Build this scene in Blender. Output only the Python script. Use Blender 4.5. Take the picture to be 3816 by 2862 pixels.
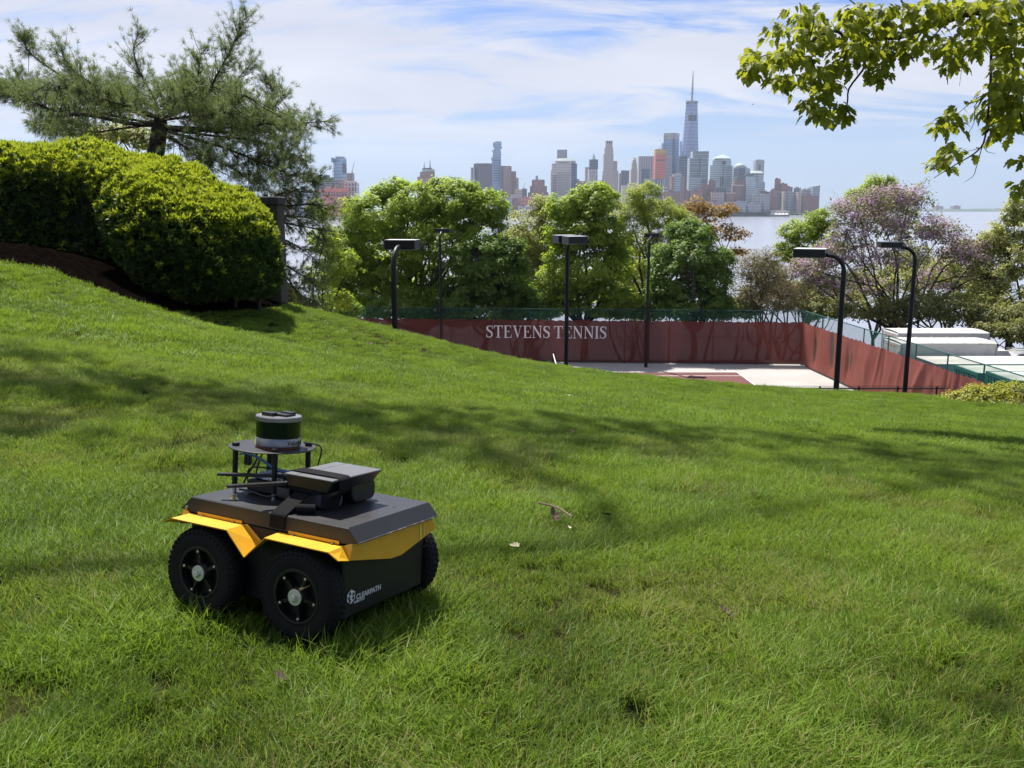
import bpy, math, random
import numpy as np
from mathutils import Vector, Matrix

for o in list(bpy.data.objects):
    bpy.data.objects.remove(o)
rng = np.random.default_rng(11)
random.seed(11)
scene = bpy.context.scene
col = scene.collection
R_ = math.radians
PI = math.pi

# ------------------------------------------------------------------ camera
# eye is the world origin; photo pixels are on the 3816 x 2862 picture
FPX, CXP, CYP = 3467.0, 1908.0, 1431.0
PITCH = math.atan((829 - 450) / 2010.0)
cam = bpy.data.cameras.new('camera')
cam.sensor_width = 36.0
cam.lens = 36.0 * FPX / 3816.0
cam.clip_start = 0.05
cam.clip_end = 60000
cam_o = bpy.data.objects.new('camera', cam)
col.objects.link(cam_o)
cam_o.rotation_euler = (math.pi / 2 - PITCH, 0, 0)
scene.camera = cam_o

# ------------------------------------------------------------------ light
SUN_EL, SUN_AZ = R_(60), R_(-28)       # azimuth from the view direction, minus = left
world = bpy.data.worlds.new('World')
scene.world = world
world.use_nodes = True
wn = world.node_tree
wn.nodes.clear()


def wnode(t, **k):
    n = wn.nodes.new(t)
    for a, b in k.items():
        setattr(n, a, b)
    return n


sky = wnode('ShaderNodeTexSky', sky_type='NISHITA', sun_disc=False)
sky.sun_elevation = SUN_EL
sky.sun_rotation = SUN_AZ
sky.air_density = 1.0
sky.dust_density = 0.4
sky.ozone_density = 1.6
sky.altitude = 30
tc = wnode('ShaderNodeTexCoord')
sep = wnode('ShaderNodeSeparateXYZ')
wn.links.new(tc.outputs['Generated'], sep.inputs[0])


def wmath(op, a, b=None, c=None):
    n = wnode('ShaderNodeMath', operation=op)
    for i, v in enumerate((a, b, c)):
        if v is None:
            continue
        if isinstance(v, (int, float)):
            n.inputs[i].default_value = v
        else:
            wn.links.new(v, n.inputs[i])
    return n.outputs[0]


zc = wmath('MAXIMUM', wmath('ADD', sep.outputs['Z'], 0.20), 0.05)
u = wmath('DIVIDE', sep.outputs['X'], zc)
v = wmath('DIVIDE', sep.outputs['Y'], zc)
comb = wnode('ShaderNodeCombineXYZ')
wn.links.new(u, comb.inputs[0])
wn.links.new(v, comb.inputs[1])
mp = wnode('ShaderNodeMapping')
mp.inputs['Rotation'].default_value = (0, 0, R_(-14))
mp.inputs['Scale'].default_value = (0.50, 1.15, 1)
mp.inputs['Location'].default_value = (20.40, 3.19, 0)
wn.links.new(comb.outputs[0], mp.inputs[0])


def wnoise(sc, det, ro, dist):
    n = wnode('ShaderNodeTexNoise')
    n.inputs['Scale'].default_value = sc
    n.inputs['Detail'].default_value = det
    n.inputs['Roughness'].default_value = ro
    n.inputs['Distortion'].default_value = dist
    wn.links.new(mp.outputs[0], n.inputs['Vector'])
    return n.outputs['Fac']


big = wnoise(0.55, 3, 0.5, 0.3)            # where the sheet of cirrus opens
fine_ = wnoise(2.2, 9, 0.62, 1.3)          # wisps and ripples
shape = wmath('ADD', wmath('MULTIPLY', big, 0.66), wmath('MULTIPLY', fine_, 0.42))
ramp = wnode('ShaderNodeValToRGB')
ramp.color_ramp.elements[0].position = 0.495
ramp.color_ramp.elements[1].position = 0.605
ramp.color_ramp.interpolation = 'EASE'
wn.links.new(shape, ramp.inputs[0])
# thin cloud deck dissolves low over the horizon
lowf = wnode('ShaderNodeMapRange', interpolation_type='SMOOTHSTEP')
lowf.inputs['From Min'].default_value = 0.02
lowf.inputs['From Max'].default_value = 0.10
wn.links.new(sep.outputs['Z'], lowf.inputs[0])
cf = wmath('MULTIPLY', wmath('MULTIPLY', ramp.outputs[0], lowf.outputs[0]), 0.92)
n2 = wnode('ShaderNodeTexNoise')
n2.inputs['Scale'].default_value = 1.6
n2.inputs['Detail'].default_value = 6
n2.inputs['Distortion'].default_value = 1.0
wn.links.new(mp.outputs[0], n2.inputs['Vector'])
ccol = wnode('ShaderNodeMixRGB')
ccol.inputs[1].default_value = (4.3, 4.4, 5.1, 1)
ccol.inputs[2].default_value = (7.2, 7.1, 7.3, 1)
wn.links.new(n2.outputs['Fac'], ccol.inputs[0])
smix = wnode('ShaderNodeMixRGB')
wn.links.new(cf, smix.inputs[0])
tintn = wnode('ShaderNodeMixRGB', blend_type='MULTIPLY')
tintn.inputs[0].default_value = 1.0
tintn.inputs[2].default_value = (0.40, 0.57, 0.93, 1)
wn.links.new(sky.outputs[0], tintn.inputs[1])
# pale blue air low over the water, all round
hzf = wnode('ShaderNodeMapRange', interpolation_type='SMOOTHSTEP')
hzf.inputs['From Min'].default_value = 0.0
hzf.inputs['From Max'].default_value = 0.20
hzf.inputs['To Min'].default_value = 0.85
hzf.inputs['To Max'].default_value = 0.0
wn.links.new(sep.outputs['Z'], hzf.inputs[0])
hmix = wnode('ShaderNodeMixRGB')
hmix.inputs[2].default_value = (3.8, 4.6, 5.7, 1)
wn.links.new(hzf.outputs[0], hmix.inputs[0])
wn.links.new(tintn.outputs[0], hmix.inputs[1])
wn.links.new(hmix.outputs[0], smix.inputs[1])
wn.links.new(ccol.outputs[0], smix.inputs[2])
bg = wnode('ShaderNodeBackground')
bg.inputs['Strength'].default_value = 0.074
wn.links.new(smix.outputs[0], bg.inputs[0])
wo = wnode('ShaderNodeOutputWorld')
wn.links.new(bg.outputs[0], wo.inputs[0])

sun = bpy.data.lights.new('sun', 'SUN')
sun.energy = 5.0
sun.angle = R_(0.55)
sun.color = (1.0, 0.95, 0.87)
sun_o = bpy.data.objects.new('sun', sun)
col.objects.link(sun_o)
sdir = Vector((math.cos(SUN_EL) * math.sin(SUN_AZ), math.cos(SUN_EL) * math.cos(SUN_AZ), math.sin(SUN_EL)))
sun_o.rotation_euler = sdir.to_track_quat('Z', 'Y').to_euler()
sun_o.location = (0, -5, 60)

vs = scene.view_settings
vs.view_transform = 'Standard'
vs.look = 'None'
vs.exposure = 0.9
vs.gamma = 1.0
vs.use_curve_mapping = False

# ------------------------------------------------------------------ pixels to points
CF = np.array([0, math.cos(PITCH), -math.sin(PITCH)])
CU = np.array([0, math.sin(PITCH), math.cos(PITCH)])
CR = np.array([1.0, 0, 0])


def pray(fx, fy):
    return CF + (fx - CXP) / FPX * CR - (fy - CYP) / FPX * CU


def P(fx, fy, Y):
    """photo pixel at forward distance Y"""
    d = pray(fx, fy)
    return d * (Y / d[1])


def D(x, y, Y):
    """pixel of the 2212-wide view"""
    return P(x * 1.7251, y * 1.7251, Y)


# ------------------------------------------------------------------ objects
def tag(o, label=None, cat=None, group=None, kind=None):
    if label: o['label'] = label
    if cat: o['category'] = cat
    if group: o['group'] = group
    if kind: o['kind'] = kind
    return o


def empty(name, loc=(0, 0, 0), label=None, cat=None, group=None):
    o = bpy.data.objects.new(name, None)
    o.location = loc
    o.empty_display_size = 0.1
    col.objects.link(o)
    return tag(o, label, cat, group)


def link(name, me, mat=None, parent=None, loc=None):
    o = bpy.data.objects.new(name, me)
    if mat is not None and not me.materials:
        me.materials.append(mat)
    col.objects.link(o)
    if parent is not None:
        o.parent = parent
    if loc is not None:
        o.location = loc
    return o


def npmesh(name, verts, faces, smooth=False):
    """verts (N,3), faces (M,k) int array of one polygon size"""
    me = bpy.data.meshes.new(name)
    verts = np.asarray(verts, np.float32)
    faces = np.asarray(faces, np.int32)
    k = faces.shape[1]
    me.vertices.add(len(verts))
    me.vertices.foreach_set('co', verts.ravel())
    me.loops.add(faces.size)
    me.loops.foreach_set('vertex_index', faces.ravel())
    me.polygons.add(len(faces))
    me.polygons.foreach_set('loop_start', np.arange(0, faces.size, k, dtype=np.int32))
    me.polygons.foreach_set('loop_total', np.full(len(faces), k, np.int32))
    if smooth:
        me.polygons.foreach_set('use_smooth', np.ones(len(faces), bool))
    me.update(calc_edges=True)
    me.validate()
    return me


def basis(d, up=(0, 0, 1)):
    d = np.asarray(d, float)
    d = d / (np.linalg.norm(d) + 1e-12)
    up = np.asarray(up, float)
    if abs(d @ up) > 0.98:
        up = np.array([1.0, 0, 0])
    a = np.cross(up, d)
    a /= np.linalg.norm(a)
    return a, np.cross(d, a), d


class MB:
    def __init__(s):
        s.v = []
        s.f = []

    def add(s, vs, fs):
        b = len(s.v)
        s.v += [tuple(map(float, q)) for q in vs]
        s.f += [tuple(b + i for i in q) for q in fs]

    def hexa(s, c):
        """8 corners: 4 bottom ccw, 4 top ccw"""
        s.add(c, [(3, 2, 1, 0), (4, 5, 6, 7), (0, 1, 5, 4), (1, 2, 6, 5), (2, 3, 7, 6), (3, 0, 4, 7)])
        return s

    def box(s, x0, x1, y0, y1, z0, z1):
        return s.hexa([(x0, y0, z0), (x1, y0, z0), (x1, y1, z0), (x0, y1, z0),
                       (x0, y0, z1), (x1, y0, z1), (x1, y1, z1), (x0, y1, z1)])

    def cbox(s, x0, x1, y0, y1, z0, z1, b):
        """box with chamfered upright and top edges"""
        def ring(i, z):
            return [(x0 + i + b, y0 + i, z), (x1 - i - b, y0 + i, z), (x1 - i, y0 + i + b, z), (x1 - i, y1 - i - b, z),
                    (x1 - i - b, y1 - i, z), (x0 + i + b, y1 - i, z), (x0 + i, y1 - i - b, z), (x0 + i, y0 + i + b, z)]
        rings = [ring(b, z0), ring(0, z0 + b), ring(0, z1 - b), ring(b, z1)]
        vs_ = [q for r in rings for q in r]
        fs = [tuple(reversed(range(8))), tuple(range(24, 32))]
        for k in range(3):
            for i in range(8):
                j = (i + 1) % 8
                fs.append((k * 8 + i, k * 8 + j, k * 8 + 8 + j, k * 8 + 8 + i))
        s.add(vs_, fs)
        return s

    def tube(s, path, radii, n=8, cap=True):
        path = [np.asarray(q, float) for q in path]
        if not hasattr(radii, '__len__'):
            radii = [radii] * len(path)
        m = len(path)
        vs_ = []
        pa = None
        for i in range(m):
            d = path[min(i + 1, m - 1)] - path[max(i - 1, 0)]
            a, b, d = basis(d) if pa is None else basis(d, np.cross(d, pa) if np.linalg.norm(np.cross(d, pa)) > 1e-6 else (0, 0, 1))
            if pa is not None:
                a = pa - d * (pa @ d)
                a /= np.linalg.norm(a) + 1e-12
                b = np.cross(d, a)
            pa = a
            for k in range(n):
                t = 2 * PI * k / n
                vs_.append(path[i] + radii[i] * (math.cos(t) * a + math.sin(t) * b))
        fs = []
        for i in range(m - 1):
            for k in range(n):
                j = (k + 1) % n
                fs.append((i * n + k, i * n + j, i * n + n + j, i * n + n + k))
        if cap:
            fs.append(tuple(reversed(range(n))))
            fs.append(tuple(range((m - 1) * n, m * n)))
        s.add(vs_, fs)
        return s

    def lathe(s, prof, n=32, c=(0, 0, 0), axis='z', cap=True):
        """prof: list of (radius, height)"""
        vs_ = []
        for r, h in prof:
            for k in range(n):
                t = 2 * PI * k / n
                x, y = r * math.cos(t), r * math.sin(t)
                q = (x, y, h) if axis == 'z' else ((x, h, y) if axis == 'y' else (h, x, y))
                vs_.append((q[0] + c[0], q[1] + c[1], q[2] + c[2]))
        fs = []
        for i in range(len(prof) - 1):
            for k in range(n):
                j = (k + 1) % n
                fs.append((i * n + k, i * n + j, i * n + n + j, i * n + n + k))
        if cap:
            fs.append(tuple(reversed(range(n))))
            fs.append(tuple(range((len(prof) - 1) * n, len(prof) * n)))
        s.add(vs_, fs)
        return s

    def prism(s, poly, z0, z1):
        n = len(poly)
        s.add([(x, y, z0) for x, y in poly] + [(x, y, z1) for x, y in poly],
              [tuple(reversed(range(n))), tuple(range(n, 2 * n))] +
              [(i, (i + 1) % n, n + (i + 1) % n, n + i) for i in range(n)])
        return s

    def sheet(s, quads, th):
        """thin sheet-metal from a strip of 3D polygons, thickened along each normal"""
        for q in quads:
            q = [np.asarray(a, float) for a in q]
            nrm = np.cross(q[1] - q[0], q[2] - q[0])
            nrm /= np.linalg.norm(nrm)
            n = len(q)
            s.add(q + [a - nrm * th for a in q], [tuple(range(n)), tuple(reversed(range(n, 2 * n)))] +
                  [((i + 1) % n, i, n + i, n + (i + 1) % n) for i in range(n)])
        return s

    def mesh(s, name='mesh', smooth=False):
        me = bpy.data.meshes.new(name)
        me.from_pydata(s.v, [], s.f)
        me.update()
        if smooth:
            me.polygons.foreach_set('use_smooth', np.ones(len(me.polygons), bool))
            if smooth != 'all':
                try:
                    me.set_sharp_from_angle(angle=R_(35))
                except Exception:
                    pass
        return me

    def build(s, name, mat, parent=None, smooth=False, loc=None):
        return link(name, s.mesh(name, smooth), mat, parent, loc)


# ------------------------------------------------------------------ materials
def newmat(name):
    m = bpy.data.materials.new(name)
    m.use_nodes = True
    nt = m.node_tree
    nt.nodes.clear()
    out = nt.nodes.new('ShaderNodeOutputMaterial')
    return m, nt, out


def N(nt, t, ins=None, **k):
    n = nt.nodes.new(t)
    for a, b in k.items():
        setattr(n, a, b)
    for key, val in (ins or {}).items():
        if isinstance(val, bpy.types.NodeSocket):
            nt.links.new(val, n.inputs[key])
        else:
            n.inputs[key].default_value = val
    return n


def M_(nt, op, a, b=0.0, c=0.0):
    n = nt.nodes.new('ShaderNodeMath')
    n.operation = op
    for i, val in enumerate((a, b, c)):
        if isinstance(val, bpy.types.NodeSocket):
            nt.links.new(val, n.inputs[i])
        else:
            n.inputs[i].default_value = val
    return n.outputs[0]


def rgb(c):
    return (c[0], c[1], c[2], 1.0)


def mat(name, color, rough=0.6, metal=0.0, spec=0.5, vary=0.15, vscale=6.0, bump=0.0, bscale=60.0, coat=0.0, c2=None, matte=False):
    """plain surface with noise-driven colour drift, roughness wear and fine relief"""
    m, nt, out = newmat(name)
    co = N(nt, 'ShaderNodeTexCoord').outputs['Object']
    nz = N(nt, 'ShaderNodeTexNoise', {'Vector': co, 'Scale': vscale, 'Detail': 6.0, 'Roughness': 0.6})
    f = M_(nt, 'MULTIPLY_ADD', nz.outputs['Fac'], 2.4, -0.7)
    f = N(nt, 'ShaderNodeClamp', {'Value': f}).outputs[0]
    a = rgb([q * (1 - vary) for q in color])
    b = rgb([min(1, q * (1 + vary)) for q in (c2 or color)])
    mx = N(nt, 'ShaderNodeMixRGB', {0: f, 1: a, 2: b})
    p = N(nt, 'ShaderNodeBsdfPrincipled', {'Base Color': mx.outputs[0], 'Metallic': metal, 'Specular IOR Level': spec,
                                          'Coat Weight': coat})
    nt.links.new(M_(nt, 'MULTIPLY_ADD', nz.outputs['Fac'], 0.16, rough - 0.08), p.inputs['Roughness'])
    if bump:
        nb = N(nt, 'ShaderNodeTexNoise', {'Vector': co, 'Scale': bscale, 'Detail': 4.0})
        bn = N(nt, 'ShaderNodeBump', {'Height': nb.outputs['Fac'], 'Strength': bump, 'Distance': 1.0 / bscale})
        nt.links.new(bn.outputs[0], p.inputs['Normal'])
    if matte:
        p = N(nt, 'ShaderNodeBsdfDiffuse', {'Color': mx.outputs[0]})
    nt.links.new(p.outputs[0], out.inputs[0])
    return m


def leafmat(name, dark, light, trans=0.4, rough=0.5, odd=None, oddf=0.0, tcol=None, nscale=0.6, spec=0.35, attr=False):
    """leaf: colour drifts leaf by leaf and clump by clump; light passes through"""
    m, nt, out = newmat(name)
    g = N(nt, 'ShaderNodeNewGeometry')
    co = N(nt, 'ShaderNodeTexCoord').outputs['Object']
    nz = N(nt, 'ShaderNodeTexNoise', {'Vector': co, 'Scale': nscale, 'Detail': 3.0})
    r = g.outputs['Random Per Island']
    f = M_(nt, 'MULTIPLY_ADD', nz.outputs['Fac'], 1.1, -0.3)
    f = M_(nt, 'MULTIPLY_ADD', r, 0.55, f)
    if attr:
        at_ = N(nt, 'ShaderNodeAttribute', attribute_type='INSTANCER', attribute_name='tint')
        f = M_(nt, 'ADD', M_(nt, 'MULTIPLY', r, 0.5), at_.outputs['Fac'])
    f = N(nt, 'ShaderNodeClamp', {'Value': f}).outputs[0]
    c = N(nt, 'ShaderNodeMixRGB', {0: f, 1: rgb(dark), 2: rgb(light)}).outputs[0]
    if odd:
        r2 = M_(nt, 'FRACT', M_(nt, 'MULTIPLY', r, 37.7))
        sel = M_(nt, 'LESS_THAN', r2, oddf)
        if attr:
            at2 = N(nt, 'ShaderNodeAttribute', attribute_type='INSTANCER', attribute_name='dry')
            sel = M_(nt, 'LESS_THAN', r2, M_(nt, 'ADD', at2.outputs['Fac'], oddf))
        c = N(nt, 'ShaderNodeMixRGB', {0: sel, 1: c, 2: rgb(odd)}).outputs[0]
    p = N(nt, 'ShaderNodeBsdfPrincipled', {'Base Color': c, 'Roughness': rough, 'Specular IOR Level': spec})
    tl = N(nt, 'ShaderNodeMixRGB', {0: 0.55, 1: c, 2: rgb(tcol or [min(1, q * 1.7) for q in light])}).outputs[0]
    t = N(nt, 'ShaderNodeBsdfTranslucent', {'Color': tl})
    mx = N(nt, 'ShaderNodeMixShader', {0: trans, 1: p.outputs[0], 2: t.outputs[0]})
    nt.links.new(mx.outputs[0], out.inputs[0])
    return m


def facade(name, wall, glass, h=8.0, w=8.0, fh=0.5, fw=0.5, vary=0.12, grough=0.25, shift=0.0):
    """far building skin: floors every h metres and bays every w metres, too far to tell single windows"""
    m, nt, out = newmat(name)
    co = N(nt, 'ShaderNodeTexCoord').outputs['Object']
    s = N(nt, 'ShaderNodeSeparateXYZ', {0: co})
    msk = M_(nt, 'LESS_THAN', M_(nt, 'FRACT', M_(nt, 'ADD', M_(nt, 'DIVIDE', s.outputs[2], h), shift)), fh)
    if fw < 1:
        hx = M_(nt, 'ADD', s.outputs[0], M_(nt, 'MULTIPLY', s.outputs[1], 0.73))
        mw = M_(nt, 'LESS_THAN', M_(nt, 'FRACT', M_(nt, 'DIVIDE', hx, w)), fw)
        msk = M_(nt, 'MULTIPLY', msk, mw)
    nz = N(nt, 'ShaderNodeTexNoise', {'Vector': co, 'Scale': 0.03, 'Detail': 5.0})
    f = M_(nt, 'MULTIPLY_ADD', nz.outputs['Fac'], 2.0, -0.5)
    wc = N(nt, 'ShaderNodeMixRGB', {0: f, 1: rgb([q * (1 - vary) for q in wall]), 2: rgb([q * (1 + vary) for q in wall])}).outputs[0]
    c = N(nt, 'ShaderNodeMixRGB', {0: msk, 1: wc, 2: rgb(glass)}).outputs[0]
    p = N(nt, 'ShaderNodeBsdfPrincipled', {'Base Color': c, 'Specular IOR Level': 0.5})
    nt.links.new(M_(nt, 'MULTIPLY_ADD', msk, grough - 0.75, 0.75), p.inputs['Roughness'])
    nt.links.new(p.outputs[0], out.inputs[0])
    return m


def screenmat(name, color, see, weave=True, trans=0.35):
    """woven fabric or fine mesh seen from far off: part of the light passes straight through its holes"""
    m, nt, out = newmat(name)
    co = N(nt, 'ShaderNodeTexCoord').outputs['Object']
    nz = N(nt, 'ShaderNodeTexNoise', {'Vector': co, 'Scale': 1.2, 'Detail': 6.0})
    c = N(nt, 'ShaderNodeMixRGB', {0: nz.outputs['Fac'], 1: rgb([q * 0.8 for q in color]), 2: rgb([q * 1.15 for q in color])}).outputs[0]
    d = N(nt, 'ShaderNodeBsdfPrincipled', {'Base Color': c, 'Roughness': 0.7, 'Specular IOR Level': 0.2})
    t = N(nt, 'ShaderNodeBsdfTranslucent', {'Color': c})
    a = N(nt, 'ShaderNodeMixShader', {0: trans, 1: d.outputs[0], 2: t.outputs[0]})
    tr = N(nt, 'ShaderNodeBsdfTransparent')
    b = N(nt, 'ShaderNodeMixShader', {0: see, 1: a.outputs[0], 2: tr.outputs[0]})
    nt.links.new(b.outputs[0], out.inputs[0])
    return m


MT = {}
MT['soil'] = mat('soil', (0.018, 0.024, 0.008), 0.95, spec=0.1, vary=0.4, vscale=1.5, bump=0.6, bscale=40, c2=(0.035, 0.033, 0.014), matte=True)
MT['weeds'] = mat('weeds', (0.05, 0.075, 0.02), 0.95, spec=0.15, vary=0.4, vscale=0.6)
MT['mulch'] = mat('mulch', (0.0016, 0.0012, 0.0010), 0.98, spec=0.05, vary=0.5, vscale=9, bump=1.0, bscale=45, c2=(0.0038, 0.0028, 0.0023), matte=True)  # near black: the shade of the hedge is put into this colour
MT['bark'] = mat('bark', (0.05, 0.04, 0.032), 0.95, vary=0.4, vscale=4, bump=0.8, bscale=14)
MT['pinebark'] = mat('pinebark', (0.045, 0.033, 0.028), 0.95, vary=0.4, vscale=5, bump=0.8, bscale=18)
MT['twig'] = mat('twig', (0.12, 0.085, 0.06), 0.9, vary=0.3, vscale=5)
MT['concrete'] = mat('concrete', (0.34, 0.325, 0.31), 0.9, vary=0.12, vscale=0.4, bump=0.2, bscale=8)
MT['court_red'] = mat('court_red', (0.105, 0.030, 0.030), 0.85, vary=0.12, vscale=0.5)
MT['paint'] = mat('paint', (0.75, 0.74, 0.72), 0.7, vary=0.06, vscale=3)
MT['blackmetal'] = mat('blackmetal', (0.006, 0.006, 0.007), 0.5, vary=0.25, vscale=3, spec=0.35)
MT['greenmetal'] = mat('greenmetal', (0.02, 0.10, 0.085), 0.5, vary=0.2, vscale=3)
MT['darkgreenmetal'] = mat('darkgreenmetal', (0.015, 0.055, 0.045), 0.5, vary=0.2, vscale=3)
MT['pier'] = mat('pier', (0.055, 0.046, 0.032), 0.95, vary=0.3, vscale=2.5, bump=0.6, bscale=20)
MT['piercap'] = mat('piercap', (0.035, 0.033, 0.03), 0.9, vary=0.3, vscale=4, bump=0.4, bscale=20)

# ------------------------------------------------------------------ terrain
COURT_Z = -10.42
LOT_Z = -9.95
_cp = []
for (x, y, Y) in [(620, 662, 16.8), (700, 675, 16.8), (770, 693, 17.0), (860, 716, 17.2), (950, 742, 17.5), (1060, 766, 17.8),
                  (1170, 787, 18.0), (1300, 803, 18.4), (1460, 819, 18.8), (1640, 835, 19.0), (1850, 848, 19.0), (2030, 859, 19.0),
                  (2212, 872, 18.6), (0, 565, 11.3), (120, 590, 11.8), (230, 632, 12.2), (330, 668, 12.7), (460, 670, 14.2),
                  (600, 664, 15.8), (200, 590, 13.5), (420, 610, 16.0), (100, 545, 14.0), (0, 530, 14.0), (2330, 884, 18.2), (2500, 905, 18.0)]:
    _cp.append(D(x, y, Y))
G0 = np.array([-0.467, 1.986, -0.885])
for dx in (-1.2, -0.4, 0.4, 1.2):
    for dy in (-1.3, -0.4, 0.4, 1.3):
        _cp.append(G0 + np.array([dx, dy, -0.0595 * dx - 0.0931 * dy]))
for q in [(-9, -4, 0.35), (0, -4, -0.33), (9, -4, -0.95), (9, 3, -1.75), (-7, 3, -0.15), (14, 10, -3.2), (-11, 8, 0.1)]:
    _cp.append(np.array(q, float))
CPTS = np.array(_cp)


def _tps_k(r):
    return np.where(r > 1e-9, r * r * np.log(r + 1e-12), 0)


def _tps_fit():
    n = len(CPTS)
    d = np.linalg.norm(CPTS[:, None, :2] - CPTS[None, :, :2], axis=2)
    A = np.zeros((n + 3, n + 3))
    A[:n, :n] = _tps_k(d) + np.eye(n) * 0.05
    A[:n, n] = 1
    A[:n, n + 1:] = CPTS[:, :2]
    A[n:, :n] = A[:n, n:].T
    return np.linalg.solve(A, np.r_[CPTS[:, 2], 0, 0, 0])


TPS = _tps_fit()


def smooth(a):
    a = np.clip(a, 0, 1)
    return a * a * (3 - 2 * a)


def ground(x, y):
    x = np.atleast_1d(np.asarray(x, float))
    y = np.atleast_1d(np.asarray(y, float))
    cx_ = np.clip(x, -13, 15)
    cy_ = np.clip(y, -5, 20.0)
    d = np.sqrt((cx_[:, None] - CPTS[None, :, 0]) ** 2 + (cy_[:, None] - CPTS[None, :, 1]) ** 2)
    n = len(CPTS)
    z = _tps_k(d) @ TPS[:n] + TPS[n] + TPS[n + 1] * cx_ + TPS[n + 2] * cy_
    z += -0.08 * (x - cx_) - 0.03 * np.minimum(y - cy_, 0)
    yc = np.interp(x, [-6, -4, -1, 2, 6, 12, 20], [16.9, 16.9, 17.6, 18.2, 18.9, 18.8, 18.3])
    dd = np.minimum(y - yc - 0.3, x + 0.37 * y)
    dd = np.maximum(dd, y - 34)
    t = np.maximum(dd, 0)
    z = z - 0.10 * t - np.minimum(0.06 * t * t, 0.42 * t)
    # small lawn unevenness
    z += 0.018 * np.sin(1.7 * x + 0.6 * np.sin(1.1 * y)) * np.sin(1.3 * y + 1.0) * smooth((y - 3.2) / 3)
    base = np.where(y < 42.0, COURT_Z, COURT_Z)
    base = np.where(y > 64.8, COURT_Z - 0.42 * (y - 64.8), base)
    lot = smooth((x - 20.9) / 0.5) * (LOT_Z - COURT_Z)
    base = base + np.where(y < 66, lot, lot * np.clip(1 - (y - 66) / 10, 0, 1))
    base = np.maximum(base - 0.06, -31.0)
    k = 0.35
    h = np.clip(0.5 + 0.5 * (z - base) / k, 0, 1)
    return base * (1 - h) + z * h + k * h * (1 - h)


def gz(x, y):
    return float(ground(x, y)[0])


def on_ground(fx, fy, y0=1.0, y1=40.0):
    d = pray(fx, fy)
    d = d / d[1]
    ys = np.linspace(y0, y1, 1600)
    g = ground(d[0] * ys, ys)
    i = int(np.argmax(d[2] * ys <= g))
    return np.array([d[0] * ys[i], ys[i], g[i]])


def grid_mesh(name, xs, ys, zf):
    X, Y = np.meshgrid(xs, ys)
    Z = zf(X.ravel(), Y.ravel())
    V = np.c_[X.ravel(), Y.ravel(), Z]
    nx, ny = len(xs), len(ys)
    i, j = np.meshgrid(np.arange(nx - 1), np.arange(ny - 1))
    a = (j * nx + i).ravel()
    return npmesh(name, V, np.c_[a, a + 1, a + nx + 1, a + nx], True)


xs = np.r_[np.arange(-60, -14, 2.0), np.arange(-14, -4, 0.25), np.arange(-4, 4, 0.1), np.arange(4, 14, 0.25), np.arange(14, 60.1, 1.0)]
ys = np.r_[np.arange(-12, -3, 1.0), np.arange(-3, 0.5, 0.25), np.arange(0.5, 6, 0.1), np.arange(6, 22, 0.25), np.arange(22, 120.1, 1.0)]
lawn = link('lawn', grid_mesh('lawn', xs, ys, lambda x, y: ground(x, y) - 0.014), MT['soil'])
tag(lawn, 'sloping ground under the grass, falling to the court and the river bank', kind='structure')

# mulch bed under the hedge
MUL_PX = [(-330, 500), (-60, 547), (0, 565), (60, 577), (120, 592), (175, 612), (230, 634), (290, 656), (335, 670), (400, 674), (470, 676), (540, 672), (597, 664)]
MUL = [on_ground(x * 1.7251, y * 1.7251, 5, 17)[:2] for x, y in MUL_PX]
MUL += [np.array([-4.05, 16.6]), np.array([-5.0, 19.0]), np.array([-14, 19.0])]
MUL = np.array(MUL)


def inside(px, py, poly):
    r = np.zeros(len(px), bool)
    n = len(poly)
    for i in range(n):
        x0, y0 = poly[i]
        x1, y1 = poly[(i + 1) % n]
        c = ((y0 > py) != (y1 > py)) & (px < (x1 - x0) * (py - y0) / (y1 - y0 + 1e-12) + x0)
        r ^= c
    return r


def mulch_mesh():
    xs_ = np.arange(-13.5, -3.0, 0.09)
    ys_ = np.arange(9.0, 19.2, 0.09)
    X, Y = np.meshgrid(xs_, ys_)
    x, y = X.ravel(), Y.ravel()
    ins = inside(x + 0.05 * np.sin(y * 9), y + 0.05 * np.sin(x * 8), MUL)
    z = ground(x, y) + 0.035 + rng.normal(0, 0.012, len(x))
    nx, ny = len(xs_), len(ys_)
    i, j = np.meshgrid(np.arange(nx - 1), np.arange(ny - 1))
    a = (j * nx + i).ravel()
    F_ = np.c_[a, a + 1, a + nx + 1, a + nx]
    F_ = F_[ins[F_].all(1)]
    used = np.unique(F_)
    mp_ = -np.ones(len(x), int)
    mp_[used] = np.arange(len(used))
    return npmesh('mulch_bed', np.c_[x, y, z][used], mp_[F_])


tag(link('mulch_bed', mulch_mesh(), MT['mulch']), 'bark mulch bed under the yew hedge, its colour darkened for the hedge shade', kind='structure')

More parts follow.
